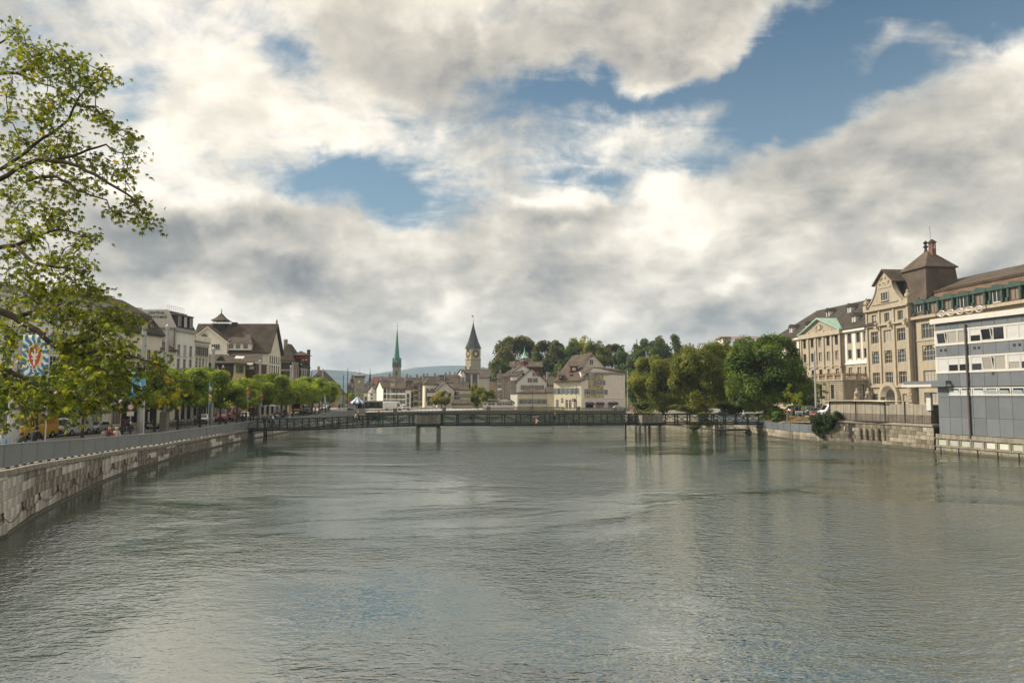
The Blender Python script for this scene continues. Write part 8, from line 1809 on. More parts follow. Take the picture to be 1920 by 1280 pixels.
# ---------------------------------------------------------------- vehicles
m_tyre = plain('tyre',(.02,.02,.02),.85); m_rim = plain('rim',(.35,.35,.35),.4,metal=.6); m_cglass = plain('car_glass',(.015,.018,.02),.06,.8)
m_bumper = plain('bumper_plastic',(.04,.04,.042),.7); m_hl = plain('headlight',(.55,.56,.56),.15,.8); m_tl = plain('tail_light',(.40,.02,.015),.25)
def paint(n,c): return plain('paint_'+n,c,.35,.6,coat=.6)
def vehicle(label,cat,loc,rz,L_,Wd,Ht,typ,m,name='car',group=None):
    """local +x is forward"""
    r = empty(name,label,cat,loc,rz,group)
    if typ == 'van': prof = [(0,.42,.95,.96,.0),(.04,.33,1.05,1.0,1.0),(.5,.33,1.05,1.0,1.0),(.70,.33,1.05,.985,.99),(.80,.33,1.05,.90,.95),(.90,.33,1.03,.56,.90),(.985,.33,.92,.48,.82),(1.0,.42,.78,.38,.78)]
    elif typ == 'suv': prof = [(0,.45,.95,.60,.0),(.03,.35,1.0,.80,.9),(.10,.35,1.0,.97,.86),(.40,.35,1.0,1.0,.84),(.58,.35,.98,.96,.84),(.72,.35,.95,.62,.88),(.97,.35,.78,.48,.85),(1.0,.42,.62,.40,.8)]
    else: prof = [(0,.42,.80,.52,.0),(.03,.30,.92,.66,.86),(.14,.28,.95,.94,.80),(.38,.28,.95,1.0,.78),(.52,.28,.93,.95,.78),(.68,.28,.90,.63,.84),(.96,.28,.70,.46,.80),(1.0,.38,.55,.38,.75)]
    hw = Wd/2; g = MB(m); g.smooth = False; vs = []; belt = .95 if typ == 'car' else (1.0 if typ == 'suv' else 1.05)
    for (t,zb,zbelt,zr,wr) in prof:
        x = (t-.5)*L_; zr_ = max(zr*Ht,zbelt*.9 if zr < .7 else 0,.5); wr_ = hw*(wr if wr else .9); e = .94 if t in (0,1.0) else 1.0
        zbelt = min(zbelt,zr_-.02)
        vs += [(x,-hw*e*.94,zb),(x,-hw*e,zb+.16),(x,-hw*e*.99,zbelt),(x,-wr_*.97,zr_-.09),(x,-wr_*.84,zr_),(x,wr_*.84,zr_),(x,wr_*.97,zr_-.09),(x,hw*e*.99,zbelt),(x,hw*e,zb+.16),(x,hw*e*.94,zb)]
    n = 10; fs = []
    for i in range(len(prof)-1):
        for k in range(n): fs.append((i*n+k,(i+1)*n+k,(i+1)*n+(k+1) % n,i*n+(k+1) % n))
    fs += [tuple(range(n)),tuple(range((len(prof)-1)*n+n-1,(len(prof)-1)*n-1,-1))]
    g.add(vs,fs); b = g.obj('body',r,smooth=True); bv = b.modifiers.new('bevel','BEVEL'); bv.width = .04; bv.segments = 2; bv.limit_method = 'ANGLE'; bv.angle_limit = radians(35)
    V = [Vector(v) for v in vs]
    def pane(i,j,k,kk,a0,a1,b0,b1,nm,mm,off=.012):
        A,B,C_,D = V[i*n+k],V[j*n+k],V[j*n+kk],V[i*n+kk]
        f_ = lambda u,v: (A.lerp(B,u)).lerp(D.lerp(C_,u),v); q = [f_(a0,b0),f_(a1,b0),f_(a1,b1),f_(a0,b1)]; nr = (q[1]-q[0]).cross(q[3]-q[0]).normalized()
        if nr.dot(q[0]-Vector((q[0].x*.5,0,.8))) < 0: nr = -nr
        gg = MB(mm); gg.add([p+nr*off for p in q],[(0,1,2,3)]); gg.obj(nm,r)
    if typ == 'van':
        for (k,kk) in ((2,3),(7,6)): pane(3,4,k,kk,.05,.9,.12,.85,'side_window',m_cglass); pane(4,5,k,kk,0,.35,.12,.8,'side_window',m_cglass)
        pane(4,5,4,5,.0,1,.06,.94,'windscreen',m_cglass)
    else:
        for (k,kk) in ((2,3),(7,6)):
            pane(2,3,k,kk,.05,.95,.15,.9,'side_window',m_cglass); pane(3,4,k,kk,.05,.95,.15,.9,'side_window',m_cglass); pane(4,5,k,kk,.05,.6,.15,.85,'side_window',m_cglass)
        pane(4,5,4,5,.05,.95,.06,.94,'windscreen',m_cglass); pane(1,2,4,5,.1,.8,.1,.9,'rear_window',m_cglass)
    wr = .33 if typ != 'car' else .30
    for sx in (-.31,.31):
        for sy in (-1,1):
            w = MB(m_tyre); w.M = Matrix.Translation((sx*L_,sy*(hw-.10),wr)) @ Matrix.Rotation(pi/2,4,'X'); w.lathe([(wr*.6,-.11),(wr*.95,-.11),(wr,-.07),(wr,.07),(wr*.95,.11),(wr*.6,.11)],16); wo = w.obj('wheel',r)
            w = MB(m_rim); w.M = Matrix.Translation((sx*L_,sy*(hw+.005),wr)) @ Matrix.Rotation(pi/2,4,'X'); w.lathe([(wr*.62,-.02),(wr*.62,.02),(.02,.025)],10); w.obj('rim',wo)
            a = MB(m_bumper); pts = [(sx*L_+(wr+.07)*cos(t),sy*(hw+.006),wr+(wr+.07)*sin(t)) for t in [pi*i/10 for i in range(11)]]; a.add(pts,[(0,i,i+1) for i in range(1,10)]); a.obj('wheel_arch',r)
    for (x,mm,nm) in ((.5*L_+.005,m_hl,'headlight'),(-.5*L_-.005,m_tl,'tail_light')):
        for sy in (-1,1): gg = MB(mm); gg.box(x-.12,x+.02,sy*hw*.72-.17,sy*hw*.72+.17,.62,.80 if nm == 'headlight' else .95); gg.obj(nm,r)
    gg = MB(m_bumper); gg.box(.5*L_-.1,.5*L_+.05,-hw*.92,hw*.92,.28,.52); gg.box(-.5*L_-.05,-.5*L_+.1,-hw*.92,hw*.92,.28,.52); gg.box(.5*L_-.02,.5*L_+.03,-hw*.45,hw*.45,.55,.72); gg.obj('bumper',r)
    gg = MB(m_bumper)
    for sy in (-1,1): gg.box(.20*L_,.23*L_,sy*(hw+.02),sy*(hw+.2),belt,belt+.2)
    gg.obj('wing_mirror',r)
    return r
gr_ = lambda x,y: ql(x,y)+.012
p_y,p_w,p_s,p_b,p_r = paint('yellow',(.70,.38,.012)),paint('white',(.72,.72,.72)),paint('silver',(.38,.37,.34)),paint('black',(.02,.02,.022)),paint('red',(.32,.05,.06))
dY_ = -pi/2
yv = vehicle('yellow delivery van with red DHL lettering parked on the left road','van',(-51.6,77.0,gr_(-51.6,77)),dY_,6.0,2.0,2.62,'van',p_y,'delivery_van')
red_ = plain('letter_red',(.50,.015,.01),.5)
RTv = Matrix.Rotation(pi,4,'Z') @ Matrix.Rotation(pi/2,4,'X')
letters('DHL',.58,.008,red_,yv,(.15,1.03,1.55),RTv,1.75,.02,shear=0)
g = MB(red_)
for k in range(3): g.box(-2.6,-1.75,1.015,1.03,1.57+k*.14,1.63+k*.14); g.box(.3,.75,1.015,1.03,1.57+k*.14,1.63+k*.14)
g.obj('red_stripe',yv)
vehicle('white panel van parked behind the yellow delivery van','van',(-51.4,83.6,gr_(-51.4,83.6)),dY_,5.2,1.98,2.05,'van',p_w,'panel_van')
vehicle('small silver hatchback behind the white panel van','car',(-51.6,88.9,gr_(-51.6,88.9)),dY_,3.9,1.7,1.48,'car',p_s,'hatchback')
vehicle('white car with black bumper parked under the quay trees near the teal and yellow flag','car',(-52.0,120.5,gr_(-52,120)),dY_+.3,4.3,1.8,1.5,'car',p_w,'parked_car')
vehicle('dull red van under the quay trees right of the white car','van',(-52.2,128.5,gr_(-52,128)),dY_+.3,4.8,1.9,2.2,'suv',p_r,'minivan')
vehicle('pinkish red delivery truck behind the dull red van','truck',(-52.6,134,gr_(-52,134)),dY_,5.2,2.0,2.7,'van',paint('pinkred',(.42,.12,.12)),'delivery_truck')
vehicle('small white car right of the pinkish red truck','car',(-52.2,139.5,gr_(-52,139)),dY_+.2,4.0,1.7,1.5,'car',p_w,'parked_car')
bus = empty('bus','yellow bus coming along the far end of the left road','bus',(-52.2,178,gr_(-52,178)),dY_); g = MB(p_y); g.box(-5.5,5.5,-1.2,1.2,.35,2.9); bo = g.obj('body',bus); bv = bo.modifiers.new('b','BEVEL'); bv.width = .15; bv.segments = 3
g = MB(m_cglass); g.box(5.5,5.52,-1.05,1.05,1.2,2.45); g.obj('windscreen',bus); g = MB(m_cglass); g.box(-5.2,5.2,1.2,1.22,1.35,2.4); g.obj('side_window',bus); g = MB(m_bumper); g.box(5.45,5.6,-1.15,1.15,.35,.65); g.obj('bumper',bus)
for sx in (-3.5,3.6):
    for sy in (-1,1): g = MB(m_tyre); g.M = Matrix.Translation((sx,sy*1.1,.48)) @ Matrix.Rotation(pi/2,4,'X'); g.lathe([(.3,-.14),(.48,-.12),(.48,.12),(.3,.14)],14); g.obj('wheel',bus)
for sy in (-.85,.85): g = MB(m_hl); g.box(5.5,5.58,sy-.18,sy+.18,.7,.9); g.obj('headlight',bus)
for i,(x,y,m_,t,lab) in enumerate(((-51.8,160,p_b,'car','dark car in front of the yellow bus'),(-48.6,168,p_b,'car','dark car with lit looking red tail lights near the far quay trees'),(-52.0,198,p_w,'car','white car far down the left road'),(-44,196,p_b,'suv','dark car parked by the riverside square'))):
    vehicle(lab,'car',(x,y,gr_(x,y)),dY_ if i != 1 else -dY_,4.3,1.78,1.5,t,m_,'parked_car')
vehicle('long white van driving over the far road bridge','van',(at(738,765,196).x,196,1.97),0,5.6,2.0,2.5,'van',p_w,'panel_van'); vehicle('small white car just ahead of the white van on the far bridge','car',(at(758,765,199).x,199,1.97),0,4.0,1.8,1.6,'suv',p_w,'parked_car')
vehicle('silver car on the far bridge in front of the shop arches','car',(at(1162,766,196).x,196,1.97),0,4.2,1.8,1.45,'car',p_s,'parked_car')
for px,Y,m_,t,rz,lab in ((1497,112,p_b,'car',.5,'black car leftmost in the right bank parking'),(1516,110,p_b,'suv',1.9+pi,'black estate car showing a red tail light in the right bank parking'),(1541,107.5,paint('graphite',(.05,.055,.06)),'suv',.15+pi,'dark grey car with roof rails above the soil slope')):
    X = at(px,770,Y).x; vehicle(lab,'car',(X,Y,qr(X,Y)+.01),rz,4.5,1.85,1.62,t,m_,'parked_car')
X = at(1567,770,99.5).x; vehicle('silver white van behind the ivy at the end of the boarded shed','van',(X,99.5,2.96),pi,4.6,1.9,1.95,'van',p_w,'panel_van')
bx = empty('mesh_crate','white box crate with green grid lines left of the boarded shed','crate',(at(1574,770,94.5).x,94.3,2.92)); g = MB(p_w); g.box(-.8,.8,-.6,.6,0,1.55); g.obj('box',bx); g = MB(plain('grid_green',(.10,.3,.14),.6))
for i in range(4): g.box(-.8+i*.53-.015,-.8+i*.53+.015,-.64,-.603,0,1.55)
for i in range(4): g.box(-.8,.8,-.67,-.643,i*.5,i*.5+.03)
g.obj('grid',bx)
gc = empty('green_container','bright green netted container left of the terrace podium','container',(at(1510,750,138).x,138,2.3)); g = MB(plain('net_green',(.04,.30,.07),.7)); g.box(-.9,.9,-.8,.8,1.2,3.4); g.obj('net',gc); g = MB(m_rail)
for x in (-.9,.9):
    for y in (-.8,.8): g.box(x-.05,x+.05,y-.05,y+.05,0,3.45)
g.obj('frame',gc)
for px,py,Y,col,col2,lab,stx in ((1498,773,101,(.70,.70,.68),(.06,.2,.42),'white notice board with blue stripe on two stakes in the soil slope',(-.45,.45)),(1525,775,98,(.62,.12,.10),(.7,.66,.6),'small red and white sign on stakes in the soil slope',(-.3,.05,.35))):
    P = at(px,py,Y); zg_ = capl(Y)+1.3; o = empty('notice_board',lab,'sign',(P.x,Y,zg_)); h = P.z-zg_
    for x in stx: g = MB(m_plank); g.box(x-.04,x+.04,-.04,.04,-.4,h+.2); g.obj('stake',o)
    g = MB(plain('nb%d' % px,col,.6)); g.box(-.55,.55,-.09,-.045,h-.2,h+.22); g.obj('board',o); g = MB(plain('nc%d' % px,col2,.6)); g.box(-.5,.5,-.11,-.092,h-.15,h+.0); g.obj('stripe',o)
# ---------------------------------------------------------------- bicycles and scooters
def make_bike(col,label):
    o = empty('bicycle',label,'bicycle'); m = plain('bike_'+'_'.join(str(int(c*100)) for c in col),col,.4)
    for x in (-.52,.52):
        g = MB(m_tyre); pts = [(x+.34*cos(a),0,.35+.34*sin(a)) for a in [2*pi*i/16 for i in range(17)]]; g.tube(pts,.022,5,cap=False)
        for k in range(6): a = k*pi/6; g.tube([(x+.33*cos(a),0,.35+.33*sin(a)),(x-.33*cos(a),0,.35-.33*sin(a))],.004,3)
        g.obj('wheel',o)
    g = MB(m); g.tube([(-.52,0,.35),(-.08,0,.32),(-.22,0,.82),(-.52,0,.35)],.017,5); g.tube([(-.08,0,.32),(.36,0,.78),(-.2,0,.78)],.02,5); g.tube([(.52,0,.35),(.36,0,.78),(.33,0,.98)],.018,5); g.obj('frame',o)
    g = MB(m_bumper); g.tube([(.33,-.28,1.02),(.36,0,.98),(.33,.28,1.02)],.014,5); g.obj('handlebar',o); g = MB(m_bumper); g.box(-.34,-.1,-.07,.07,.88,.94); g.tube([(-.22,0,.8),(-.22,0,.9)],.014,5); g.obj('saddle',o); return o
bks = [(313,106,.3,(.03,.03,.03)),(320,107.5,.9,(.25,.25,.26)),(326,109,1.2,(.04,.04,.05)),(331,110,1.0,(.30,.05,.04)),(336,103,.25,(.03,.03,.03)),(344,102,.1,(.12,.12,.13)),(341,111,1.2,(.05,.1,.2)),(347,112,.9,(.04,.04,.04)),(353,113,1.3,(.3,.3,.3)),(360,114,1.0,(.04,.04,.04)),(367,112,.4,(.25,.04,.04)),(329,115,.7,(.05,.05,.05))]
blab = ['black bicycle nearest the pale concrete block','grey bicycle second from the concrete block in the row','dark bicycle in the middle of the parked row by the slim mast','dark red bicycle in the parked row','black bicycle standing apart nearer the river under the quay trees','grey bicycle leaning beside the single black one','blue bicycle behind the tree trunk','black bicycle at the right half of the row','silver bicycle at the right half of the row','black bicycle last in the row before the white car','red bicycle closest to the teal and yellow flag','black bicycle at the back of the row']
for (px,Y,rz,c),l in zip(bks,blab):
    X = at(px,790,Y).x; b = make_bike(c,l); b.location = (X,Y,ql(X,Y)); b.rotation_euler = (0,.06,rz); b['group'] = 'bicycles parked under the quay trees'
def scooter(px,Y,rz,m,label):
    X = at(px,790,Y).x; o = empty('scooter',label,'scooter',(X,Y,ql(X,Y)),rz,'scooters parked along the left quay')
    for x in (-.62,.62): g = MB(m_tyre); g.M = Matrix.Translation((x,0,.26)) @ Matrix.Rotation(pi/2,4,'X'); g.lathe([(.12,-.06),(.26,-.05),(.26,.05),(.12,.06)],14); g.obj('wheel',o)
    g = MB(m); g.prism([(-.85,.5),(-.6,.78),(-.1,.72),(.0,.42),(.28,.38),(.42,.95),(.55,.98),(.66,.55),(.5,.3),(.1,.22),(-.5,.3)],-.17,.17); b = g.obj('body',o); bv = b.modifiers.new('b','BEVEL'); bv.width = .05; bv.segments = 2
    g = MB(m_bumper); g.prism([(-.8,.80),(-.1,.76),(-.05,.84),(-.5,.93),(-.85,.90)],-.15,.15); g.obj('seat',o); g = MB(m_bumper); g.tube([(.38,-.32,1.08),(.45,0,1.0),(.38,.32,1.08)],.02,5); g.obj('handlebar',o); g = MB(m_cglass); g.add([(.5,-.2,1.0),(.5,.2,1.0),(.42,.16,1.4),(.42,-.16,1.4)],[(0,1,2,3)]); g.obj('windshield',o); g = MB(m_hl); g.box(.56,.63,-.08,.08,.8,.92); g.obj('headlight',o)
scooter(287,99,.5,p_s,'silver scooter parked left of the slim mast with concrete block'); scooter(294,101,.9,p_b,'black scooter beside the silver one'); scooter(281,103,.4,p_b,'dark scooter half hidden behind the silver one'); scooter(523,150,.6,p_w,'white scooter beneath the trees by the grey mast'); scooter(528,152,1.0,p_r,'reddish scooter beneath the trees right of the white one')
# ---------------------------------------------------------------- street furniture on the left quay
kk = empty('kiosk','low grey kiosk with teal window behind the white van','kiosk',(at(74,780,91).x,93,1.42),pi/2-.1); g = MB(w_grey); g.box(0,5.4,0,3,0,3.3); g.obj('wall',kk); g = MB(plain('fascia',(.30,.31,.29),.6)); g.box(-.3,5.8,-.6,3.2,3.3,3.75); g.obj('roof',kk); g = MB(plain('teal_glass',(.03,.16,.18),.15,.7)); g.box(.5,4.8,-.04,-.003,1.1,2.7); g.obj('window',kk)
for px,Y,s,lab in ((165,97,3.2,'dark cafe parasol behind the silver hatchback'),(182,101,3.0,'dark cafe parasol right of the hatchback under the trees'),(262,112,3.0,'dark awning parasol behind the thick grey mast'),(505,158,3.2,'cream white market parasol under the quay trees'),(463,146,3.0,'greenish parasol under the quay trees left of the orange flag')):
    X = at(px,775,Y).x; o = empty('parasol',lab,'parasol',(X,Y,ql(X,Y))); col = m_bumper if 'dark' in lab else (m_awn if 'cream' in lab else plain('parasol_green',(.16,.28,.22),.8))
    g = MB(m_rail); g.tube([(0,0,0),(0,0,2.9)],.03,5); g.obj('pole',o); g = MB(col); g.lathe([(s*.6,2.15),(s*.6,2.28),(s*.3,2.6),(.05,2.95)],8); g.obj('canopy',o)
sg2 = empty('traffic_sign','round red ringed traffic sign with small white plate under the plane leaves','sign',(at(245,775,80).x,80,ql(-43,80))); g = MB(m_rail); g.tube([(0,0,0),(0,0,4.0)],.04,6); g.obj('pole',sg2)
g = MB(plain('sign_white2',(.7,.68,.62),.5)); g.M = Matrix.Translation((0,-.06,3.35)) @ Matrix.Rotation(pi/2,4,'X'); g.lathe([(.38,0),(.38,.03),(.01,.031)],20); g.M = None; g.box(-.38,.38,-.08,-.04,2.35,2.85); g.obj('plate',sg2); g = MB(plain('sign_red2',(.4,.08,.05),.5)); g.M = Matrix.Translation((0,-.095,3.35)) @ Matrix.Rotation(pi/2,4,'X'); g.lathe([(.38,0),(.38,.02),(.28,.02),(.28,0)],20,cap=False); g.obj('ring',sg2)
bs = empty('blue_sign','small square blue sign on a post before the dull red van','sign',(at(428,771,121).x,121,ql(-48,121))); g = MB(m_rail); g.tube([(0,0,0),(0,0,3.6)],.04,5); g.obj('pole',bs); g = MB(plain('sign_blue',(.02,.14,.32),.5)); g.box(-.28,.28,-.08,-.04,2.9,3.45); g.obj('plate',bs)
for px,Y,lab in ((463,118,'grey litter bin behind the railing near the footbridge head'),(548,150,'pale stone bench block near the far masts')):
    X = at(px,788,Y).x; g = MB(m_zinc,m_bumper); g.box(-.28,.28,-.25,.25,0,.85); g.box(-.32,.32,-.29,.29,.85,.95,1); g.box(-.2,.2,-.27,-.255,.55,.7,1); o = g.obj('litter_bin',loc=(X,Y,ql(X,Y))); setp(o,lab,'bin')
wr_ = empty('overhead_wires','thin tram wires strung between the grey masts over the left road','wires'); g = MB(m_iron)
ms = sorted([o.location.copy() for o in COL.objects if o.name.startswith('catenary_mast')],key=lambda p: p.y)
for p,q in zip(ms,ms[1:]):
    for (dx,zz) in ((-5,7.2),(-8,7.0)):
        g.tube([(p.x+dx,p.y,zz),((p.x+q.x)/2+dx,(p.y+q.y)/2,zz-.25),(q.x+dx,q.y,zz)],.012,3)
for p in ms: g.tube([(p.x,p.y,9.0),(p.x-5,p.y,7.25),(p.x-8,p.y,7.05),(p.x-15,p.y,8.5)],.012,3)
g.obj('wire',wr_)
# ---------------------------------------------------------------- people
PCACHE = {}
def skin_mesh(verts,edges,rads,m,root=0,sub=1):
    me = bpy.data.meshes.new('p'); me.from_pydata(verts,edges,[]); o = bpy.data.objects.new('p',me); COL.objects.link(o)
    sk = o.modifiers.new('s','SKIN'); sk.use_smooth_shade = True; sk.branch_smoothing = .4
    for i,v in enumerate(me.skin_vertices[0].data): v.radius = (rads[i][0],rads[i][1]) if isinstance(rads[i],tuple) else (rads[i],rads[i]); v.use_root = (i == root)
    sb = o.modifiers.new('u','SUBSURF'); sb.levels = sub; sb.render_levels = sub
    dg = bpy.context.evaluated_depsgraph_get(); dg.update(); r = bpy.data.meshes.new_from_object(o.evaluated_get(dg)); bpy.data.objects.remove(o); bpy.data.meshes.remove(me); r.materials.clear(); r.materials.append(m); return r
def skeleton(pose):
    st = {'stand': 0,'walk': .26,'stride': .36,'lean': .06}[pose]; ln = .28 if pose == 'lean' else 0
    J = {'pel': (0,0,.95),'spi': (ln*.3,0,1.15),'che': (ln*.7,0,1.36),'nec': (ln*.95,0,1.50),'hea': (ln*1.05+.015,0,1.62),'top': (ln*1.1,0,1.70)}
    for s,n in ((1,'l'),(-1,'r')):
        f = st*s; J['hip'+n] = (0,.095*s,.90); J['kne'+n] = (f*.55+.03,.10*s,.49); J['ank'+n] = (f,.10*s,.09+(.06 if s < 0 and st else 0)); J['toe'+n] = (f+.17,.11*s,.035)
        a = -st*s*.7; J['sho'+n] = (ln*.8,.185*s,1.42); J['elb'+n] = (ln*.8+a*.4+(.15 if pose == 'lean' else 0),.23*s,1.14); J['wri'+n] = (ln*.8+a+.10+(.25 if pose == 'lean' else 0),.22*s,.92 if pose != 'lean' else 1.08); J['han'+n] = (J['wri'+n][0]+.04,.21*s,J['wri'+n][2]-.09)
    return J
def person(label,x,y,z,rz,pose,shirt,trous,hair,h=1.75,skin=(.45,.27,.19),long_hair=False,coat=False,cap=None,bag=None,group=None):
    key = (pose,coat); J = skeleton(pose)
    if key not in PCACHE:
        ms_ = plain('skin',skin,.6)
        nm = ['pel','spi','che','nec','hea','top','hipl','knel','ankl','toel','hipr','kner','ankr','toer','shol','elbl','wril','hanl','shor','elbr','wrir','hanr']; ix = {n: i for i,n in enumerate(nm)}
        ed = [('pel','spi'),('spi','che'),('che','nec'),('nec','hea'),('hea','top'),('pel','hipl'),('hipl','knel'),('knel','ankl'),('ankl','toel'),('pel','hipr'),('hipr','kner'),('kner','ankr'),('ankr','toer'),('che','shol'),('shol','elbl'),('elbl','wril'),('wril','hanl'),('che','shor'),('shor','elbr'),('elbr','wrir'),('wrir','hanr')]
        rd = {'pel': (.11,.085),'spi': (.10,.075),'che': (.115,.08),'nec': .05,'hea': (.085,.10),'top': (.06,.07),'hip': .085,'kne': .055,'ank': .038,'toe': .03,'sho': .045,'elb': .038,'wri': .028,'han': (.02,.04)}
        R__ = [rd.get(n,rd.get(n[:3])) for n in nm]; body = skin_mesh([J[n] for n in nm],[(ix[a],ix[b]) for a,b in ed],R__,ms_)
        sn = ['spi','pel','che','shol','elbl','wril','shor','elbr','wrir','nec']; si = {n: i for i,n in enumerate(sn)}; rs = {'pel': (.165,.14),'spi': (.15,.12),'che': (.185,.15),'sho': .10,'elb': .068,'wri': .052,'nec': .068}
        sv = [J[n] for n in sn]; se = [('che','nec'),('spi','pel'),('spi','che'),('che','shol'),('shol','elbl'),('elbl','wril'),('che','shor'),('shor','elbr'),('elbr','wrir')]; rr_ = [rs.get(n,rs.get(n[:3])) for n in sn]
        if coat: sv.append((0,0,.62)); sn.append('hem'); se.append(('pel','hem')); si['hem'] = 10; rr_.append((.19,.16))
        top = skin_mesh(sv,[(si[a],si[b]) for a,b in se],rr_,ms_)
        tn = ['pel','hipl','knel','ankl','hipr','kner','ankr']; ti = {n: i for i,n in enumerate(tn)}; rt2 = {'pel': (.155,.128),'hip': .10,'kne': .072,'ank': .055}
        tro = skin_mesh([J[n] for n in tn],[(0,1),(1,2),(2,3),(0,4),(4,5),(5,6)],[rt2.get(n,rt2.get(n[:3])) for n in tn],ms_)
        PCACHE[key] = (body,top,tro)
    body,top,tro = PCACHE[key]; s = h/1.75
    b = place('person',body,None,(x,y,z),rz,scale=(s,s,s)); setp(b,label,'person',group)
    def dress(me,col,nm):
        k = (me.name,col)
        if k not in PCACHE: c = me.copy(); c.materials.clear(); c.materials.append(plain('cloth_%d_%d_%d' % tuple(int(v*100) for v in col),col,.85)); PCACHE[k] = c
        return place(nm,PCACHE[k],b)
    dress(top,shirt,'coat' if coat else 'shirt'); dress(tro,trous,'trousers')
    hx,hy,hz_ = J['hea']; g = MB(plain('hair_%d_%d_%d' % tuple(int(v*100) for v in (cap or hair)),cap or hair,.8)); g.smooth = True
    g.lathe([(.105,hz_+.02),(.118,hz_+.06),(.105,hz_+.12),(.06,hz_+.165),(.01,hz_+.175)],10,(hx-.02,0)); g.lathe([(.07,hz_-.05),(.095,hz_+.0),(.10,hz_+.06)],8,(hx-.045,0));
    if long_hair: g.tube([(hx-.10,0,hz_+.05),(hx-.16,0,hz_-.08),(hx-.13,0,hz_-.26)],[.05,.05,.02],7)
    g.obj('cap' if cap else 'hair',b)
    g = MB(plain('skin',skin,.6)); g.tube([(hx+.085,0,hz_+.03),(hx+.125,0,hz_-.02)],[.012,.018],5); g.lathe([(.01,hz_-.03),(.03,hz_),(.01,hz_+.03)],5,(hx,.105)); g.lathe([(.01,hz_-.03),(.03,hz_),(.01,hz_+.03)],5,(hx,-.105)); g.obj('face_features',b)
    g = MB(m_bumper)
    for n in ('l','r'): a_,t_ = Vector(J['ank'+n]),Vector(J['toe'+n]); g.tube([a_+Vector((-.05,0,-.03)),a_.lerp(t_,.5),t_],[.055,.052,.04],7)
    g.obj('shoes',b)
    if bag: g = MB(plain('bag_%d_%d' % (int(bag[0]*100),int(bag[1]*100)),bag,.8)); g.bbox(-.14,.14,-.30,-.15,1.05,1.5,.05); o = g.obj('backpack',b); o.rotation_euler = (0,0,-pi/2)
    return b
away = pi/2
def qw(px,off):
    Y = 25.0
    while at(px,800,Y).x > lx(Y)-off: Y += .1
    return at(px,800,Y).x,Y,ql(at(px,800,Y).x,Y)
def qp(px,Y): X = at(px,790,Y).x; return X,Y,ql(X,Y)
person('person with fair ponytail in light blue jacket behind the railing at the left edge',*qw(9,.75),away,'stand',(.30,.38,.46),(.05,.06,.1),(.36,.24,.12),1.72,long_hair=True)
person('person in dark green jacket leaning low behind the railing',*qw(35,.8),away,'lean',(.03,.05,.04),(.04,.04,.05),(.10,.06,.04),1.55)
person('person in black jacket behind the railing right of the green one',*qw(64,.9),away+.2,'lean',(.012,.012,.014),(.03,.03,.04),(.03,.025,.02),1.85,coat=True)
person('person with dark hair and grey top walking behind the railing',*qw(197,1.7),away,'walk',(.22,.21,.19),(.05,.05,.06),(.02,.018,.015),1.66)
person('person with blond hair and dark red backpack',*qw(206,1.3),away,'walk',(.25,.03,.03),(.04,.04,.07),(.40,.25,.10),1.72,bag=(.06,.03,.05))
person('person in pale beige coat beside the blond walker',*qw(219,1.0),away,'walk',(.52,.44,.38),(.3,.27,.24),(.45,.40,.35),1.72,coat=True)
person('person in dark clothes and pale cap walking by the thick grey mast',*qp(245,77),away,'walk',(.02,.02,.022),(.04,.05,.09),(.3,.28,.24),1.78,coat=True,cap=(.45,.43,.38))
pe = [(238,92,(.36,.10,.10),'person in red top standing under the trees left of the thick grey mast'),(242,95,(.05,.04,.06),'dark dressed person near the round traffic sign'),(231,94,(.06,.08,.2),'person in navy blue under the trees'),(311,108,(.015,.015,.02),'black dressed person behind the parked bicycles'),(366,112,(.35,.42,.50),'person in light blue shirt near the last bicycles'),(372,118,(.05,.05,.07),'dark dressed person beside the white car'),
      (384,126,(.45,.33,.06),'person in mustard yellow behind the white car'),(423,97,(.02,.02,.025),'person in black low behind the railing'),(447,130,(.20,.14,.10),'brown dressed person under the quay trees'),(455,131,(.05,.06,.14),'person in dark blue under the quay trees'),(461,133,(.10,.09,.10),'dark grey dressed person under the quay trees'),(470,136,(.04,.04,.05),'person in black by the orange flag pole'),(477,112,(.24,.22,.22),'grey dressed person behind the railing near the footbridge head'),(494,108,(.03,.03,.03),'blond person in black at the footbridge head'),(563,160,(.05,.05,.06),'dark walker beyond the footbridge head'),(585,165,(.5,.48,.45),'person in white near the far masts'),(590,170,(.06,.05,.07),'dark person near the farthest mast')]
for i,(px,Y,c,lab) in enumerate(pe):
    person(lab,*(qw(px,1.2) if 'railing' in lab else qp(px,Y)),R.uniform(0,6.2),['walk','stand','stride'][i % 3],c,(.05,.05,.08),(.35,.22,.1) if 'blond' in lab else (.04,.03,.025),R.uniform(1.62,1.84))
def bp_(px,dep):
    s = s_at(at(px,780,dep).x); p,t = fbpt(s); return p.x,p.y,p.z-.02
person('person in dark maroon stepping onto the footbridge',*bp_(505,100),.1,'walk',(.10,.05,.06),(.04,.04,.06),(.30,.2,.12),1.72)
person('person in light blue shirt and jeans at the left end of the footbridge',*bp_(511.5,100),.1,'stride',(.42,.52,.64),(.06,.08,.14),(.25,.17,.1),1.82)
person('walker in white shirt striding on the footbridge',*bp_(667,99),.1,'stride',(.62,.62,.62),(.16,.15,.16),(.05,.04,.03),1.8)
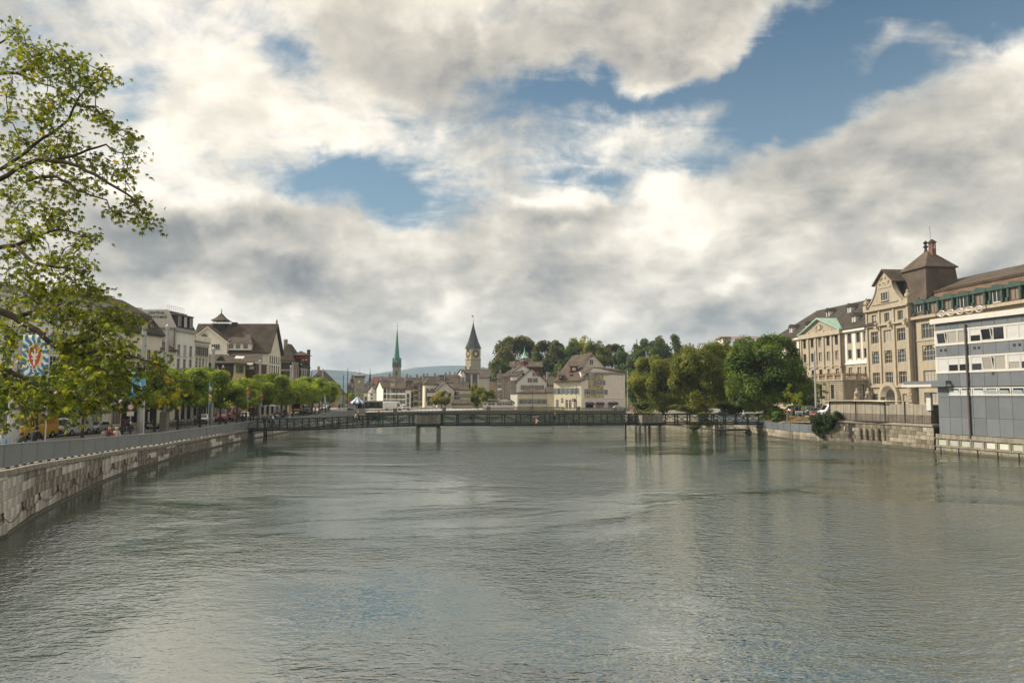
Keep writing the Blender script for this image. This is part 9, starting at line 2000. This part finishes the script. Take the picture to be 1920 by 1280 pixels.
person('cyclist like person with yellow helmet behind the white shirted walker',bp_(669.5,99)[0],bp_(669.5,99)[1]+.9,bp_(669,99)[2],.1,'walk',(.10,.08,.08),(.05,.05,.06),(.1,.1,.1),1.9,cap=(.65,.35,.03))
person('person in black crossing the footbridge left of the wooden platform',*bp_(708,98.5),pi,'stride',(.015,.015,.018),(.02,.02,.025),(.16,.06,.03),1.75)
person('person in pale blue shirt on the right part of the footbridge',*bp_(1391,111),pi,'walk',(.38,.45,.52),(.04,.05,.09),(.4,.36,.3),1.78)
person('person in dark clothes and red cap near the right end of the footbridge',*bp_(1429,112),pi,'stand',(.03,.03,.035),(.03,.03,.04),(.3,.1,.06),1.7,cap=(.40,.12,.07))
person('person with orange top at the right wooden platform of the footbridge',*bp_(1187,104),0,'stand',(.45,.16,.08),(.1,.1,.12),(.1,.07,.05),1.7)
rr = random.Random(77); cols = [(.03,.03,.04),(.5,.48,.45),(.3,.05,.05),(.06,.08,.2),(.2,.17,.13),(.09,.09,.1),(.35,.3,.22)]
for i in range(26):
    px = rr.uniform(578,652); Y = rr.uniform(196,222); X = at(px,765,Y).x; c = cols[i % 7]
    person('small figure in %s clothes among the people on the far riverside square' % ['black','white','red','blue','brown','grey','beige'][i % 7],X,Y,ql(X,Y) if X < lx(Y) else 2.03,rr.uniform(0,6),['walk','stand','stride'][i % 3],c,(.05,.05,.08),(.05,.04,.03),rr.uniform(1.6,1.85),group='people on the far riverside square')
g = MB(m_fwhite); g.smooth = True; g.M = Matrix.Rotation(pi/2,4,'Y'); g.lathe([(.01,-.3),(.08,-.15),(.10,0),(.07,.15),(.01,.32)],8); g.M = None; g.tube([(-.22,0,.05),(-.28,0,.18),(-.36,0,.2)],[.05,.045,.01],6); P = gnd(1067,794,0); o = g.obj('gull',loc=(P.x,P.y,.06)); setp(o,'white gull floating on the river beyond the footbridge','bird')
P = at(1182,768,191); g = MB(m_fwhite,plain('post_red',(.5,.06,.04),.5)); g.box(-.25,.25,-.15,.15,0,.5,0); g.box(-.25,.25,-.15,.15,.5,1.2,1); g.box(-.25,.25,-.15,.15,1.2,1.5,0); o = g.obj('marker_post',loc=(P.x,189,2.0)); setp(o,'red and white marker post at the right end of the far bridge','post')
